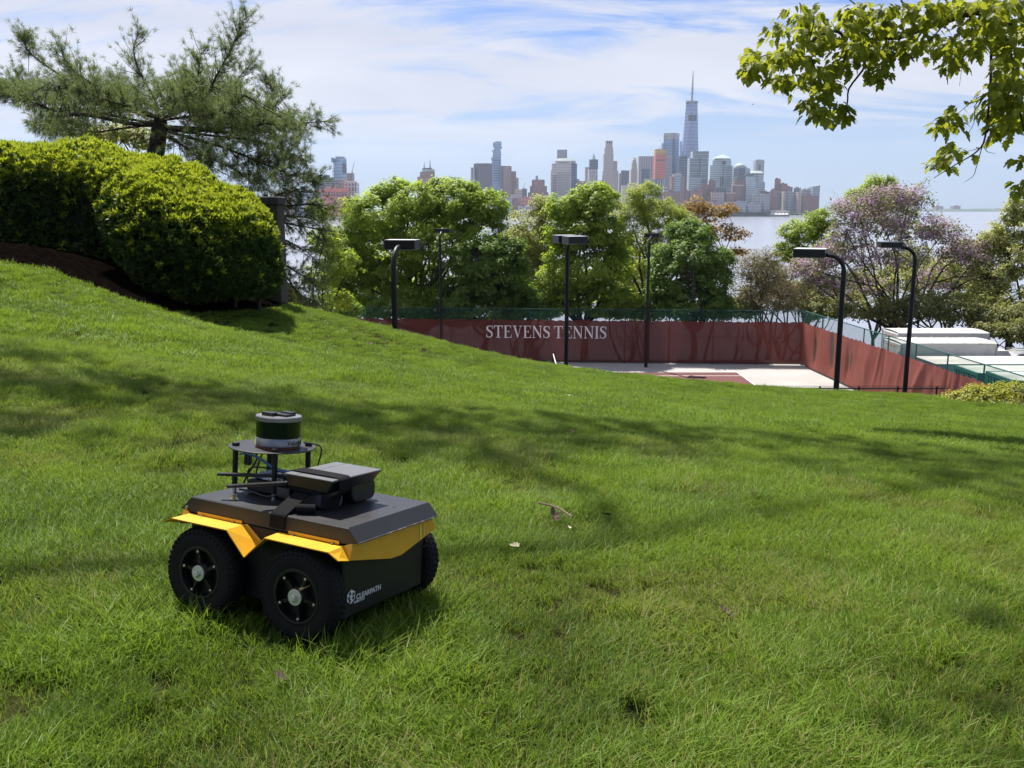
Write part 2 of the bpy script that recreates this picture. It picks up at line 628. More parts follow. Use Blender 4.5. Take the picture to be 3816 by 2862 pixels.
# ------------------------------------------------------------------ water and far land
def watermat():
    m, nt, out = newmat('river_water')
    co = N(nt, 'ShaderNodeTexCoord').outputs['Object']
    mp_ = N(nt, 'ShaderNodeMapping', {'Vector': co, 'Scale': (0.35, 1.0, 1.0)})
    nz = N(nt, 'ShaderNodeTexNoise', {'Vector': mp_.outputs[0], 'Scale': 0.35, 'Detail': 6.0, 'Roughness': 0.6})
    nb = N(nt, 'ShaderNodeTexNoise', {'Vector': co, 'Scale': 0.006, 'Detail': 3.0})
    b = N(nt, 'ShaderNodeBump', {'Height': nz.outputs['Fac'], 'Strength': 0.35, 'Distance': 0.5})
    c = N(nt, 'ShaderNodeMixRGB', {0: nb.outputs['Fac'], 1: (0.23, 0.24, 0.27, 1), 2: (0.29, 0.30, 0.33, 1)})  # base lightened, part of the sky's reflection is put into the colour
    p = N(nt, 'ShaderNodeBsdfPrincipled', {'Base Color': c.outputs[0], 'Roughness': 0.22, 'Specular IOR Level': 0.8, 'IOR': 1.4, 'Normal': b.outputs[0]})
    nt.links.new(p.outputs[0], out.inputs[0])
    return m


WZ = -27.0
MT['water'] = watermat()
xw = np.r_[np.linspace(-8500, -600, 20), np.linspace(-500, 500, 21), np.linspace(600, 8500, 20)]
yw = np.r_[np.linspace(90, 1000, 30), np.linspace(1100, 10000, 40)]
tag(link('river', grid_mesh('river', xw, yw, lambda x, y: np.full(len(x), WZ)), MT['water']), 'broad pale grey river below the hill', kind='structure')
MT['farland'] = mat('farland', (0.05, 0.08, 0.035), 0.95, vary=0.3, vscale=0.004)
MT['shore'] = mat('shore', (0.14, 0.135, 0.13), 0.95, vary=0.25, vscale=0.02)
mb = MB()
mb.box(-3200, 935, 3195, 4600, WZ - 1.5, WZ + 3.2)
tag(mb.build('city_shore', MT['shore']), 'stone embankment and flat land the city stands on', kind='structure')


def far_ridge(x, y):
    h = 26 + 10 * np.sin(x * 0.0011 + 1) + 5 * np.sin(x * 0.0051) + 2.5 * np.sin(x * 0.021)
    return WZ - 1 + (h + 1) * smooth((y - 8300) / 260)


tag(link('far_shore', grid_mesh('far_shore', np.linspace(-8400, 8400, 420), np.linspace(8300, 9900, 18), far_ridge), MT['farland']),
    'low wooded land on the far side of the bay', kind='structure')

# ------------------------------------------------------------------ tennis court
CZ = COURT_Z
tag(MB().box(-34, 20.6, 43.2, 64.4, CZ - 0.25, CZ).build('court_apron', MT['concrete']), 'pale grey concrete apron around the tennis court', kind='structure')
tag(MB().box(14.6 - 23.77, 14.6, 48.43, 59.4, CZ + 0.001, CZ + 0.005).build('court_surface', MT['court_red']), 'dark red painted playing surface', kind='structure')
lines = empty('court_lines', (2.7, 53.9, CZ))
tag(lines, 'white painted lines of the tennis court', kind='structure')
for (x0, x1, y0, y1) in [(14.55, 14.65, 48.38, 59.45), (-9.22, -9.12, 48.38, 59.45), (-9.12, 14.55, 59.35, 59.45), (-9.12, 14.55, 48.38, 48.48),
                         (-9.12, 14.55, 58.0, 58.07), (-9.12, 14.55, 49.76, 49.83), (9.08, 9.15, 49.83, 58.0), (-3.75, -3.68, 49.83, 58.0),
                         (-3.68, 9.08, 53.88, 53.95), (14.35, 14.55, 53.88, 53.95)]:
    MB().box(x0 - 2.7, x1 - 2.7, y0 - 53.9, y1 - 53.9, 0.006, 0.010).build('line', MT['paint'], lines)
# net
net = empty('tennis_net', (2.7, 53.9, CZ), 'tennis net with white top band stretched across the red court', 'net')
MT['netting'] = screenmat('netting', (0.01, 0.01, 0.01), 0.5)
for s in (-1, 1):
    MB().tube([(0, s * 6.4, 0), (0, s * 6.4, 1.09)], 0.045, 8).build('post', MT['blackmetal'], net)
MB().box(-0.004, 0.004, -6.35, 6.35, 0.05, 1.0).build('netting', MT['netting'], net)
MB().box(-0.02, 0.02, -6.36, 6.36, 0.985, 1.07).build('top_band', MT['paint'], net)

# ------------------------------------------------------------------ fences
MT['screen'] = screenmat('windscreen', (0.135, 0.034, 0.027), 0.032, trans=0.16)
MT['screen_sunlit'] = screenmat('windscreen_side', (0.30, 0.095, 0.075), 0.02, trans=0.25)  # lighter copy of the maroon fabric, sunlight put into its colour
MT['mesh_far'] = screenmat('chainlink_far', (0.02, 0.085, 0.07), 0.68)
MT['mesh_side'] = screenmat('chainlink_side', (0.03, 0.13, 0.11), 0.62)


def cloth(p0, p1, z0, z1, nx, nz, amp, seed, off):
    """hanging fabric between two ground points, slack folds between the ties"""
    r = np.random.default_rng(seed)
    p0 = np.array(p0)
    p1 = np.array(p1)
    d = p1 - p0
    L = np.linalg.norm(d)
    d /= L
    nrm = np.array([d[1], -d[0]])
    s = np.linspace(0, L, nx)
    t = np.linspace(0, 1, nz)
    S, T = np.meshgrid(s, t)
    w = np.zeros_like(S)
    for k in range(int(L * 1.3)):
        c = r.uniform(0, L)
        wd = r.uniform(0.08, 0.30)
        sl = r.uniform(-0.3, 1.6) if amp > 0.1 else r.uniform(-0.8, 0.8)
        w += r.uniform(-1, 1) * np.exp(-((S - c - sl * (T - 0.5)) / wd) ** 2) * np.sin(PI * np.clip(T * r.uniform(0.7, 1.2), 0, 1))
    w += 0.5 * np.sin(S * 2 * PI / 3.0) * np.sin(PI * T)
    top = z1 + 0.03 * np.sin(S * 2 * PI / 0.6) * (T > 0.99) - 0.05 * np.abs(np.sin(S * PI / 3.0)) * T
    off_ = off + amp * w
    V = np.c_[(p0[0] + d[0] * S + nrm[0] * off_).ravel(), (p0[1] + d[1] * S + nrm[1] * off_).ravel(), (z0 + (top - z0) * T).ravel()]
    i, j = np.meshgrid(np.arange(nx - 1), np.arange(nz - 1))
    a = (j * nx + i).ravel()
    return npmesh('windscreen', V, np.c_[a, a + 1, a + nx + 1, a + nx], True)


def fence(name, label, p0, p1, z0, h, scr, spacing, m_post, m_mesh, m_scr, amp, seed, off=0.06, midrail=True):
    root = empty(name, (p0[0], p0[1], z0), label, 'fence')
    p0_, p1_ = np.array([0.0, 0.0]), np.array([p1[0] - p0[0], p1[1] - p0[1]])
    L = np.linalg.norm(p1_)
    d = p1_ / L
    n = max(2, int(round(L / spacing)))
    pm = MB().tube([(0, 0, -0.3), (0, 0, h)], 0.038, 8).mesh('post', True)
    for i in range(n + 1):
        q = d * L * i / n
        link('post', pm, m_post, root, (q[0], q[1], 0))
    a = (0, 0, h - 0.03)
    b = (p1_[0], p1_[1], h - 0.03)
    MB().tube([a, b], 0.03, 6).build('top_rail', m_post, root, True)
    if midrail:
        MB().tube([(a[0], a[1], h * 0.5), (b[0], b[1], h * 0.5)], 0.024, 6).build('middle_rail', m_post, root, True)
    MB().tube([(a[0], a[1], 0.08), (b[0], b[1], 0.08)], 0.022, 6).build('bottom_rail', m_post, root, True)
    nrm = np.array([d[1], -d[0]])
    e = nrm * 0.045
    me = bpy.data.meshes.new('chain_link')
    me.from_pydata([(e[0], e[1], 0.05), (p1_[0] + e[0], p1_[1] + e[1], 0.05), (p1_[0] + e[0], p1_[1] + e[1], h - 0.02), (e[0], e[1], h - 0.02)], [], [(0, 1, 2, 3)])
    link('chain_link', me, m_mesh, root)
    sc = None
    if scr:
        sc = link('windscreen', cloth((0, 0), p1_, 0.12, scr, int(L * 14), 16, amp, seed, off + 0.05), m_scr, root)
    return root, sc, d, nrm


BF0, BF1 = (-16.0, 64.55), (19.55, 62.1)
back, bscr, bd, bn = fence('back_fence', 'tall green chain-link fence behind court hung with lettered maroon windscreen', BF0, BF1, CZ, 3.72, 2.97, 3.05,
                           MT['darkgreenmetal'], MT['mesh_far'], MT['screen'], 0.03, 3)
bscr['label'] = 'dark maroon see-through windscreen with white lettering'
side, sscr, sd, sn = fence('side_fence', 'green chain-link fence with wrinkled red windscreen beside the parked trucks', (19.6, 62.0), (21.25, 31.0), CZ, 3.72, 2.97, 3.05,
                           MT['greenmetal'], MT['mesh_side'], MT['screen_sunlit'], 0.105, 8)
sscr['label'] = 'windscreen coloured sunlit brick-red, with deep slack folds'


# lettering on the windscreen: serif capitals in a unit-high frame, each letter its own piece
def ribbon(pts, ws):
    polys = []
    pts = [np.array(q, float) for q in pts]
    L, Rr = [], []
    for i, q in enumerate(pts):
        d = pts[min(i + 1, len(pts) - 1)] - pts[max(i - 1, 0)]
        d /= np.linalg.norm(d)
        nn = np.array([-d[1], d[0]])
        L.append(q + nn * ws[i] / 2)
        Rr.append(q - nn * ws[i] / 2)
    for i in range(len(pts) - 1):
        polys.append([L[i], L[i + 1], Rr[i + 1], Rr[i]])
    return polys


def rect(x0, x1, y0, y1):
    return [(x0, y0), (x1, y0), (x1, y1), (x0, y1)]


def glyph(c):
    TK, TN, SR = 0.15, 0.06, 0.05
    if c == 'I':
        return [rect(0.09, 0.09 + TK, SR, 1 - SR), rect(0, 0.33, 0, SR), rect(0, 0.33, 1 - SR, 1)], 0.33
    if c == 'T':
        return [rect(0.32, 0.32 + TK, SR, 1 - TN), rect(0.2, 0.59, 0, SR), rect(0, 0.79, 1 - TN, 1),
                [(0, 0.74), (0.035, 0.74), (0.075, 1 - TN), (0, 1 - TN)], [(0.755, 0.74), (0.79, 0.74), (0.79, 1 - TN), (0.715, 1 - TN)]], 0.79
    if c == 'E':
        return [rect(0.09, 0.09 + TK, SR, 1 - SR), rect(0, 0.68, 0, SR), rect(0, 0.66, 1 - SR, 1), rect(0.09 + TK, 0.45, 0.49, 0.54),
                rect(0.45, 0.485, 0.39, 0.64), [(0.62, SR), (0.68, SR), (0.71, 0.27), (0.675, 0.27)], [(0.6, 1 - SR), (0.66, 1 - SR), (0.66, 0.76), (0.63, 0.76)]], 0.71
    if c == 'V':
        return [[(0.08, 1 - SR), (0.25, 1 - SR), (0.50, 0.16), (0.42, 0)], [(0.42, 0), (0.50, 0.16), (0.74, 1 - SR), (0.67, 1 - SR)][::1],
                [(0.42, 0), (0.47, 0), (0.74, 1 - SR), (0.67, 1 - SR)], rect(0, 0.34, 1 - SR, 1), rect(0.57, 0.86, 1 - SR, 1)], 0.86
    if c == 'N':
        return [rect(0.1, 0.1 + TN, SR, 1 - SR), rect(0, 0.27, 0, SR), [(0.02, 1), (0.2, 1), (0.77, 0.17), (0.77, 0), (0.71, 0)],
                rect(0.71, 0.77, 0.2, 1 - SR), rect(0.6, 0.88, 1 - SR, 1)], 0.88
    if c == 'S':
        ts = np.linspace(0, 1, 25)
        cx_ = np.array([0.56, 0.53, 0.43, 0.28, 0.13, 0.08, 0.13, 0.30, 0.47, 0.53, 0.48, 0.33, 0.17, 0.07, 0.03])
        cy_ = np.array([0.72, 0.87, 0.955, 0.97, 0.91, 0.77, 0.64, 0.54, 0.44, 0.28, 0.12, 0.03, 0.04, 0.13, 0.30])
        w_ = np.array([0.03, 0.05, 0.06, 0.06, 0.11, 0.15, 0.15, 0.16, 0.16, 0.15, 0.11, 0.06, 0.06, 0.05, 0.03])
        k = np.linspace(0, 1, 15)
        return ribbon(list(zip(np.interp(ts, k, cx_), np.interp(ts, k, cy_))), np.interp(ts, k, w_)) + \
            [[(0.53, 0.70), (0.57, 0.70), (0.57, 1.0), (0.545, 1.0)], [(0.02, 0), (0.045, 0), (0.065, 0.32), (0.02, 0.32)]], 0.60
    return [], 0.3


MT['letter'] = mat('letter', (0.78, 0.74, 0.73), 0.8, vary=0.08, vscale=3)


def put_text(text, xa, xb, zbot, hgt):
    gap = 0.10
    wid = sum((glyph(c)[1] + gap) if c != ' ' else 0.28 for c in text) - gap
    sx = (xb - xa) / wid
    cur = 0.0
    for c in text:
        if c == ' ':
            cur += 0.28
            continue
        polys, w = glyph(c)
        m = MB()
        for pl in polys:
            q = [((cur + a) * sx + xa, b * hgt + zbot) for a, b in pl]
            front = [(s * bd[0] + bn[0] * 0.215, s * bd[1] + bn[1] * 0.215, z) for s, z in q]
            m.sheet([front], 0.006)
        m.build('letter', MT['letter'], bscr)
        cur += w + gap


def along_back(xd):
    """distance along the back fence of a picture column"""
    k = (xd * 1.7251 - CXP) / FPX
    best = min(np.linspace(0, 36, 3601), key=lambda s: abs((BF0[0] + bd[0] * s) - k * ((BF0[1] + bd[1] * s) * math.cos(PITCH) + 8.3 * math.sin(PITCH))))
    return float(best)


put_text('STEVENS TENNIS', along_back(1051), along_back(1310), 1.72, 0.84)

# low black chain-link fence at the foot of the slope: real wires where the photo shows the weave
bf = empty('black_fence', (14.5, 43.0, CZ), 'low black chain-link fence with spiky top edge below the lawn', 'fence')
FH = 2.2
pm = MB().tube([(0, 0, -0.3), (0, 0, FH)], 0.045, 8).mesh('post', True)
for i in range(-2, 4):
    link('post', pm, MT['blackmetal'], bf, (i * 1.83, 0, 0))
MB().tube([(-4.2, 0, FH - 0.1), (6.0, 0, FH - 0.1)], 0.035, 6).build('top_rail', MT['blackmetal'], bf, True)
m = MB()
for i in range(-60, 86):
    x = i * 0.07
    for s in (-1, 1):
        m.tube([(x, -0.05 - s * 0.005, FH + 0.02), (x + s * 0.6, -0.05 - s * 0.005, FH - 0.62)], 0.004, 3, False)
    m.tube([(x - 0.01, -0.05, FH - 0.02), (x + 0.012, -0.05, FH + 0.06)], 0.007, 3, False)
w = m.build('wire_mesh', MT['blackmetal'], bf)
w['kind'] = 'stuff'

# ------------------------------------------------------------------ floodlights
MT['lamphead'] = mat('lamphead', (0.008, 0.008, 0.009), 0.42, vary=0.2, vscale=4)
MT['lid_sunlit'] = mat('lid_sunlit', (0.55, 0.55, 0.55), 0.5, vary=0.15, vscale=2)  # pale lid: sunshine on the dark heads is put into the colour
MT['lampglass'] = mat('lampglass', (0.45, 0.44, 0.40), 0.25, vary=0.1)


def floodlight(label, base, ztop, arm, hw, hd, hh, lit=False, second=None):
    """pole with a bent arm carrying a flat box head; arm = horizontal vector from the pole to the head's near side"""
    bx, by = base
    z0 = gz(bx, by)
    root = empty('floodlight', (bx, by, z0), label, 'lamp post', 'floodlights around the tennis court')
    H = ztop - z0
    ax, ay = arm
    al = math.hypot(ax, ay)
    path, rad = [(0, 0, -0.3), (0, 0, H - 0.75)], [0.11, 0.085]
    r = 0.55
    for k in range(1, 7):
        t = k / 6 * PI / 2
        path.append((ax / al * r * (1 - math.cos(t)), ay / al * r * (1 - math.cos(t)), H - 0.75 + r * math.sin(t)))
        rad.append(0.075)
    path.append((ax, ay, H - 0.2))
    rad.append(0.07)
    MB().tube(path, rad, 10).build('pole', MT['blackmetal'], root, True)
    MB().box(-0.2, 0.2, -0.2, 0.2, -0.05, 0.03).build('base_plate', MT['blackmetal'], root)
    heads = [(ax, ay, 0.0)] + ([second] if second else [])
    for (hx, hy, dz) in heads:
        ux, uy = ax / al, ay / al
        c = np.array([hx + ux * hd / 2, hy + uy * hd / 2])
        h = MB()
        sx, sy = -uy, ux
        def cor(a, b, z):
            return (c[0] + sx * a + ux * b, c[1] + sy * a + uy * b, H + dz + z)
        for (f0, z0_, z1_) in ((1.0, -hh, 0.0),):
            h.hexa([cor(-hw / 2, -hd / 2, z0_), cor(hw / 2, -hd / 2, z0_), cor(hw / 2, hd / 2, z0_), cor(-hw / 2, hd / 2, z0_),
                    cor(-hw / 2, -hd / 2, z1_), cor(hw / 2, -hd / 2, z1_), cor(hw / 2, hd / 2, z1_), cor(-hw / 2, hd / 2, z1_)])
        ho = h.build('head', MT['lamphead'], root)
        t = MB()
        e = 0.99
        t.hexa([cor(-hw / 2 * e, -hd / 2 * e, 0.003), cor(hw / 2 * e, -hd / 2 * e, 0.003), cor(hw / 2 * e, hd / 2 * e, 0.003), cor(-hw / 2 * e, hd / 2 * e, 0.003),
                cor(-hw / 2 * e, -hd / 2 * e, 0.02), cor(hw / 2 * e, -hd / 2 * e, 0.02), cor(hw / 2 * e, hd / 2 * e, 0.02), cor(-hw / 2 * e, hd / 2 * e, 0.02)])
        t.build('lid', MT['lid_sunlit'] if lit else MT['lamphead'], ho)
        g = MB()
        g.hexa([cor(-hw / 2 * .9, -hd / 2 * .9, -hh - 0.02), cor(hw / 2 * .9, -hd / 2 * .9, -hh - 0.02), cor(hw / 2 * .9, hd / 2 * .9, -hh - 0.02), cor(-hw / 2 * .9, hd / 2 * .9, -hh - 0.02),
                cor(-hw / 2 * .9, -hd / 2 * .9, -hh - 0.003), cor(hw / 2 * .9, -hd / 2 * .9, -hh - 0.003), cor(hw / 2 * .9, hd / 2 * .9, -hh - 0.003), cor(-hw / 2 * .9, hd / 2 * .9, -hh - 0.003)])
        g.build('lens', MT['lampglass'], ho)
    return root


def flp(xd, yd, Y):
    q = D(xd, yd, Y)
    return (q[0], q[1]), q[2]


b_, zt = flp(849, 521, 28.5)
floodlight('wide-headed floodlight nearest the stone pier, its lid shining in the sun', b_, zt, (0.12, 0.6), 0.98, 0.62, 0.27, True)
b_, zt = flp(950, 495, 62.5)
floodlight('slim floodlight half lost in the big maple left of the lettering', b_, zt, (0.1, 0.5), 1.02, 0.62, 0.26)
b_, zt = flp(1226, 510, 40)
floodlight('twin-headed floodlight rising in front of the lettering', b_, zt, (0.15, -0.35), 0.9, 0.62, 0.29, True, second=(-0.22, 0.5, 0.02))
b_, zt = flp(1403, 505, 61.3)
floodlight('slim floodlight by the back fence right of the lettering', b_, zt, (0.2, 0.4), 1.02, 0.62, 0.26)
b_, zt = flp(1826, 539, 32)
floodlight('floodlight with broad flat head in front of the red side windscreen', b_, zt, (-0.55, 0.25), 0.95, 1.05, 0.27, True)
b_, zt = flp(1980, 524, 39)
floodlight('floodlight with hooked arm before the purple-flowered tree and trucks', b_, zt, (-0.62, 0.1), 0.75, 0.85, 0.2)

# ------------------------------------------------------------------ trucks, containers, car
MT['white_box'] = mat('white_box', (0.46, 0.46, 0.45), 0.6, vary=0.22, vscale=0.8)
MT['white_roof'] = mat('white_roof', (0.52, 0.51, 0.48), 0.8, vary=0.24, vscale=0.6)
MT['alu'] = mat('alu', (0.42, 0.42, 0.42), 0.45, 0.6, vary=0.15)
MT['tyre'] = mat('tyre', (0.012, 0.012, 0.012), 0.85, vary=0.2, vscale=20)
MT['redlight'] = mat('redlight', (0.45, 0.02, 0.015), 0.3)
MT['glassdark'] = mat('glassdark', (0.01, 0.012, 0.014), 0.08, spec=0.6)
MT['container'] = mat('container', (0.015, 0.11, 0.085), 0.6, vary=0.25, vscale=1.5)
MT['controof'] = mat('controof', (0.34, 0.37, 0.31), 0.8, vary=0.3, vscale=0.5, c2=(0.44, 0.48, 0.42))
MT['trailer_roof'] = mat('trailer_roof', (0.50, 0.485, 0.44), 0.85, vary=0.26, vscale=0.6)


def box_truck(label, x0, L, y0, ztop, cab=True):
    W = 2.45
    root = empty('box_truck', (x0, y0, LOT_Z), label, 'truck', 'white box trucks parked beyond the fence')
    H = ztop - LOT_Z
    zb = 1.05
    MB().cbox(0, L, 0, W, zb, H - 0.03, 0.10).build('cargo_box', MT['white_box'], root)
    for (a, b, c, d_, e, f) in [(-0.015, L + 0.015, -0.02, 0.03, H - 0.24, H - 0.05), (-0.02, 0.03, -0.01, 0.06, zb, H - 0.05), (-0.02, 0.03, W - 0.06, W + 0.01, zb, H - 0.05),
                                (L - 0.06, L + 0.02, -0.02, 0.05, zb, H - 0.05), (-0.015, L + 0.015, -0.02, 0.03, zb - 0.02, zb + 0.12)]:
        MB().box(a, b, c, d_, e, f).build('trim', MT['alu'], root)
    r = MB()
    n = 9
    for i in range(n):  # slightly crowned roof sheet
        pass
    vs_, fs = [], []
    for j in range(7):
        t = j / 6
        for x in (0.02, L - 0.02):
            vs_.append((x, 0.04 + t * (W - 0.08), H - 0.028 + 0.06 * math.sin(PI * t)))
    for j in range(6):
        fs.append((2 * j, 2 * j + 1, 2 * j + 3, 2 * j + 2))
    r.add(vs_, fs)
    r.build('roof', MT['white_roof'], root, True)
    MB().box(-0.035, -0.021, 0.16, W - 0.16, zb + 0.15, H - 0.42).build('rear_door', MT['white_box'], root)
    for yy in (0.75, 1.15, 1.6):
        MB().box(-0.05, -0.036, yy, yy + 0.18, H - 0.33, H - 0.26).build('marker_light', MT['redlight'], root)
    MB().box(-0.06, -0.036, 1.0, 1.35, zb + 0.5, zb + 0.62).build('latch', MT['alu'], root)
    seam = MB().box(-0.012, 0.012, -0.006, 0.002, zb + 0.14, H - 0.26).mesh('panel_seam')
    for i in range(1, 9):
        link('panel_seam', seam, MT['alu'], root, (L * i / 9, 0, 0))
    bow = MB().box(-0.015, 0.015, 0.1, W - 0.1, H + 0.012, H + 0.024).mesh('roof_bow')
    for i in range(1, 6):
        link('roof_bow', bow, MT['white_roof'], root, (L * i / 6, 0, 0))
    MB().box(-0.05, -0.036, 0.25, 0.5, H - 0.75, H - 0.5).build('decal', MT['trailer_roof'], root)
    MB().box(0.1, L + 0.2, 0.55, W - 0.55, zb - 0.3, zb - 0.03).build('chassis', MT['blackmetal'], root)
    wm = MB().lathe([(0.2, 0), (0.42, 0.01), (0.48, 0.06), (0.48, 0.24), (0.42, 0.29), (0.2, 0.3)], 20, axis='y').mesh('wheel', True)
    for xx in (1.2, L + 1.4):
        for yy in (0.06, W - 0.36):
            link('wheel', wm, MT['tyre'], root, (xx, yy, 0.48))
    c = MB()
    c.hexa([(L + 0.15, 0.15, 0.55), (L + 2.2, 0.2, 0.5), (L + 2.2, W - 0.2, 0.5), (L + 0.15, W - 0.15, 0.55),
            (L + 0.15, 0.22, 1.75), (L + 1.25, 0.25, 1.72), (L + 1.25, W - 0.25, 1.72), (L + 0.15, W - 0.22, 1.75)])
    c.build('cab', MT['white_box'], root)
    return root


box_truck('white box truck with sun-bleached roof, the lower of two by the fence', float(D(1947, 742, 50.0)[0]), 5.25, 50.0, float(D(1947, 741, 50.0)[2]))
box_truck('white box truck standing behind another box truck under the trees', float(D(1942, 720, 53.9)[0]), 5.35, 53.9, float(D(1942, 719, 53.9)[2]))

tr = empty('flat_trailer', (float(D(2020, 786, 47)[0]) + 0.1, 47.0, LOT_Z), 'long white flat-roofed trailer between box truck and green container', 'trailer')
H = float(D(2020, 786, 47)[2]) - LOT_Z
MB().box(0, 12, 0, 2.5, 0.7, H - 0.03).build('body', MT['white_box'], tr)
MB().box(-0.05, 12.05, -0.05, 2.55, H - 0.028, H).build('roof', MT['trailer_roof'], tr)
wm = MB().lathe([(0.2, 0), (0.46, 0.01), (0.5, 0.06), (0.5, 0.24), (0.42, 0.29)], 20, axis='y').mesh('wheel', True)
for xx in (1.5, 2.6):
    for yy in (0.1, 2.1):
        link('wheel', wm, MT['tyre'], tr, (xx, yy, 0.5))


def container(label, x0, y0, L, W, ztop):
    root = empty('shipping_container', (x0, y0, LOT_Z), label, 'container', 'green shipping containers')
    H = ztop - LOT_Z
    MB().box(0.04, L - 0.04, 0.04, W - 0.04, 0.12, H - 0.05).build('core', MT['container'], root)
    rib = MB().box(0, 0.045, -0.06, 0.06, 0.16, H - 0.18).mesh('rib')
    n = int(W / 0.26)
    for i in range(n):
        link('rib', rib, MT['container'], root, (-0.004, 0.2 + (W - 0.4) * i / (n - 1), 0))
    rib2 = MB().box(-0.06, 0.06, 0, 0.045, 0.16, H - 0.18).mesh('rib')
    n = int(L / 0.28)
    for i in range(n):
        link('rib', rib2, MT['container'], root, (0.2 + (L - 0.4) * i / (n - 1), -0.004, 0))
    for xx in (0, L - 0.14):
        for yy in (0, W - 0.14):
            MB().box(xx - 0.01, xx + 0.15, yy - 0.01, yy + 0.15, 0, H).build('corner_post', MT['container'], root)
    for (a, b, c, d_) in [(0, L, -0.02, 0.1), (0, L, W - 0.1, W + 0.02), (-0.02, 0.1, 0.1, W - 0.1), (L - 0.1, L + 0.02, 0.1, W - 0.1)]:
        MB().box(a, b, c, d_, H - 0.16, H - 0.012).build('top_rail', MT['container'], root)
    MB().box(0.1, L - 0.1, 0.1, W - 0.1, H - 0.05, H - 0.02).build('roof', MT['controof'], root)
    return root


q = D(2108, 806, 43.0)
container('dark green corrugated container with puddled roof next to the white trailer', float(q[0]) + 0.1, 43.0, 6.06, 2.4, float(q[2]))
q = D(2165, 822, 39.4)
container('green corrugated container closest to the yellow bush', float(q[0]) + 0.5, 39.4, 6.06, 2.4, float(q[2]))

# estate car at the right
car = empty('parked_car', (float(D(2166, 782, 54)[0]), 54.0, LOT_Z), 'silver car parked behind the white trailer', 'car')
prof = [(0, 0.45), (0.05, 0.95), (0.35, 1.05), (0.95, 1.52), (1.6, 1.66), (2.9, 1.64), (3.6, 1.12), (4.5, 0.98), (4.62, 0.5)]
MT['carpaint'] = mat('carpaint', (0.55, 0.56, 0.58), 0.25, 0.4, vary=0.05, coat=0.6)
m = MB()
n = len(prof)
vs_ = []
for y, ins in ((0.0, 0.0), (1.8, 0.0)):
    for x, z in prof:
        t = max(0, (z - 1.0)) * 0.22
        vs_.append((x, y + (t if y == 0 else -t), z))
fs = [tuple(range(n)), tuple(reversed(range(n, 2 * n)))] + [((i + 1) % n, i, n + i, n + (i + 1) % n) for i in range(n)]
m.add(vs_, fs)
body = m.build('body', MT['carpaint'], car)
for (x0, x1, x2, x3) in [(0.62, 1.5, 1.62, 1.05), (1.68, 2.4, 2.4, 1.72), (2.46, 3.3, 2.86, 2.46)]:
    MB().sheet([[(x0, 0.02 - 0.02, 1.1), (x1, 0.0, 1.1), (x2, 0.085, 1.52), (x3, 0.085, 1.52)]], 0.01).build('window', MT['glassdark'], car)
wm = MB().lathe([(0.1, 0), (0.3, 0.0), (0.34, 0.04), (0.34, 0.2), (0.3, 0.22)], 18, axis='y').mesh('wheel', True)
for xx in (0.85, 3.7):
    for yy in (-0.02, 1.6):
        link('wheel', wm, MT['tyre'], car, (xx, yy, 0.34))
for yy in (0.35, 1.4):
    MB().box(0.9, 3.0, yy, yy + 0.05, 1.68, 1.72).build('roof_rail', MT['alu'], car)

# stone pier beside the hedge
pq = D(587, 657, 16.6)
pr = empty('stone_pier', (float(pq[0]), 16.6, float(pq[2]) - 0.15), 'weathered stone pier with dark cap at the hedge end', 'pier')
pw = 21.5 * 16.6 / 2010
ph = float(D(587, 443, 16.6)[2] - pq[2]) + 0.15
MB().cbox(-pw, pw, 0, 0.5, 0, ph, 0.015).build('shaft', MT['pier'], pr)
MB().cbox(-pw - 0.03, pw + 0.03, -0.04, 0.54, ph + 0.002, ph + 0.15, 0.02).build('cap', MT['piercap'], pr)

# ------------------------------------------------------------------ the robot
RM = Matrix([[0.8903080696163224, 0.4515081500560551, 0.05909256813647816],
             [-0.45523667472006896, 0.8855470391717336, 0.0925527493051165],
             [-0.010540928128945623, -0.1093015637906451, 0.9939527438400163]])
RT = Vector((-0.46138766119240165, 1.9952052626236199, -0.7879785110986088))
AX = 0.098                                   # axle height
RG = RT + RM @ Vector((0, 0, -AX))
RMW = Matrix.Translation(RG) @ RM.to_4x4()
UP = (0, 0, AX)

MT['r_cover'] = mat('r_cover', (0.022, 0.022, 0.0235), 0.45, vary=0.15, vscale=14, bump=0.25, bscale=1400, spec=0.42)
MT['r_black'] = mat('r_black', (0.006, 0.006, 0.0065), 0.55, vary=0.2, vscale=12, bump=0.15, bscale=900, spec=0.4)
MT['r_yellow'] = mat('r_yellow', (0.66, 0.345, 0.016), 0.45, vary=0.10, vscale=18, bump=0.12, bscale=1200, spec=0.45)
MT['r_tyre'] = mat('r_tyre', (0.0045, 0.0045, 0.005), 0.8, vary=0.3, vscale=25, bump=0.2, bscale=300, spec=0.3)
MT['r_rim'] = mat('r_rim', (0.006, 0.006, 0.0065), 0.45, vary=0.2, vscale=30, spec=0.4)
MT['r_steel'] = mat('r_steel', (0.55, 0.56, 0.52), 0.35, 0.9, vary=0.12, vscale=60)
MT['r_zinc'] = mat('r_zinc', (0.56, 0.58, 0.48), 0.5, 0.35, vary=0.12, vscale=60)
MT['r_brass'] = mat('r_brass', (0.55, 0.42, 0.16), 0.4, 0.8, vary=0.1)
MT['r_silver'] = mat('r_silver', (0.25, 0.25, 0.255), 0.36, 0.8, vary=0.05, vscale=30)
MT['r_glass'] = mat('r_glass', (0.002, 0.013, 0.007), 0.05, vary=0.1, spec=0.35)
MT['r_red'] = mat('r_red', (0.13, 0.02, 0.014), 0.5, vary=0.1)
MT['r_white'] = mat('r_white', (0.62, 0.62, 0.62), 0.6, vary=0.06, vscale=200)
MT['r_ink'] = mat('r_ink', (0.02, 0.02, 0.022), 0.5)
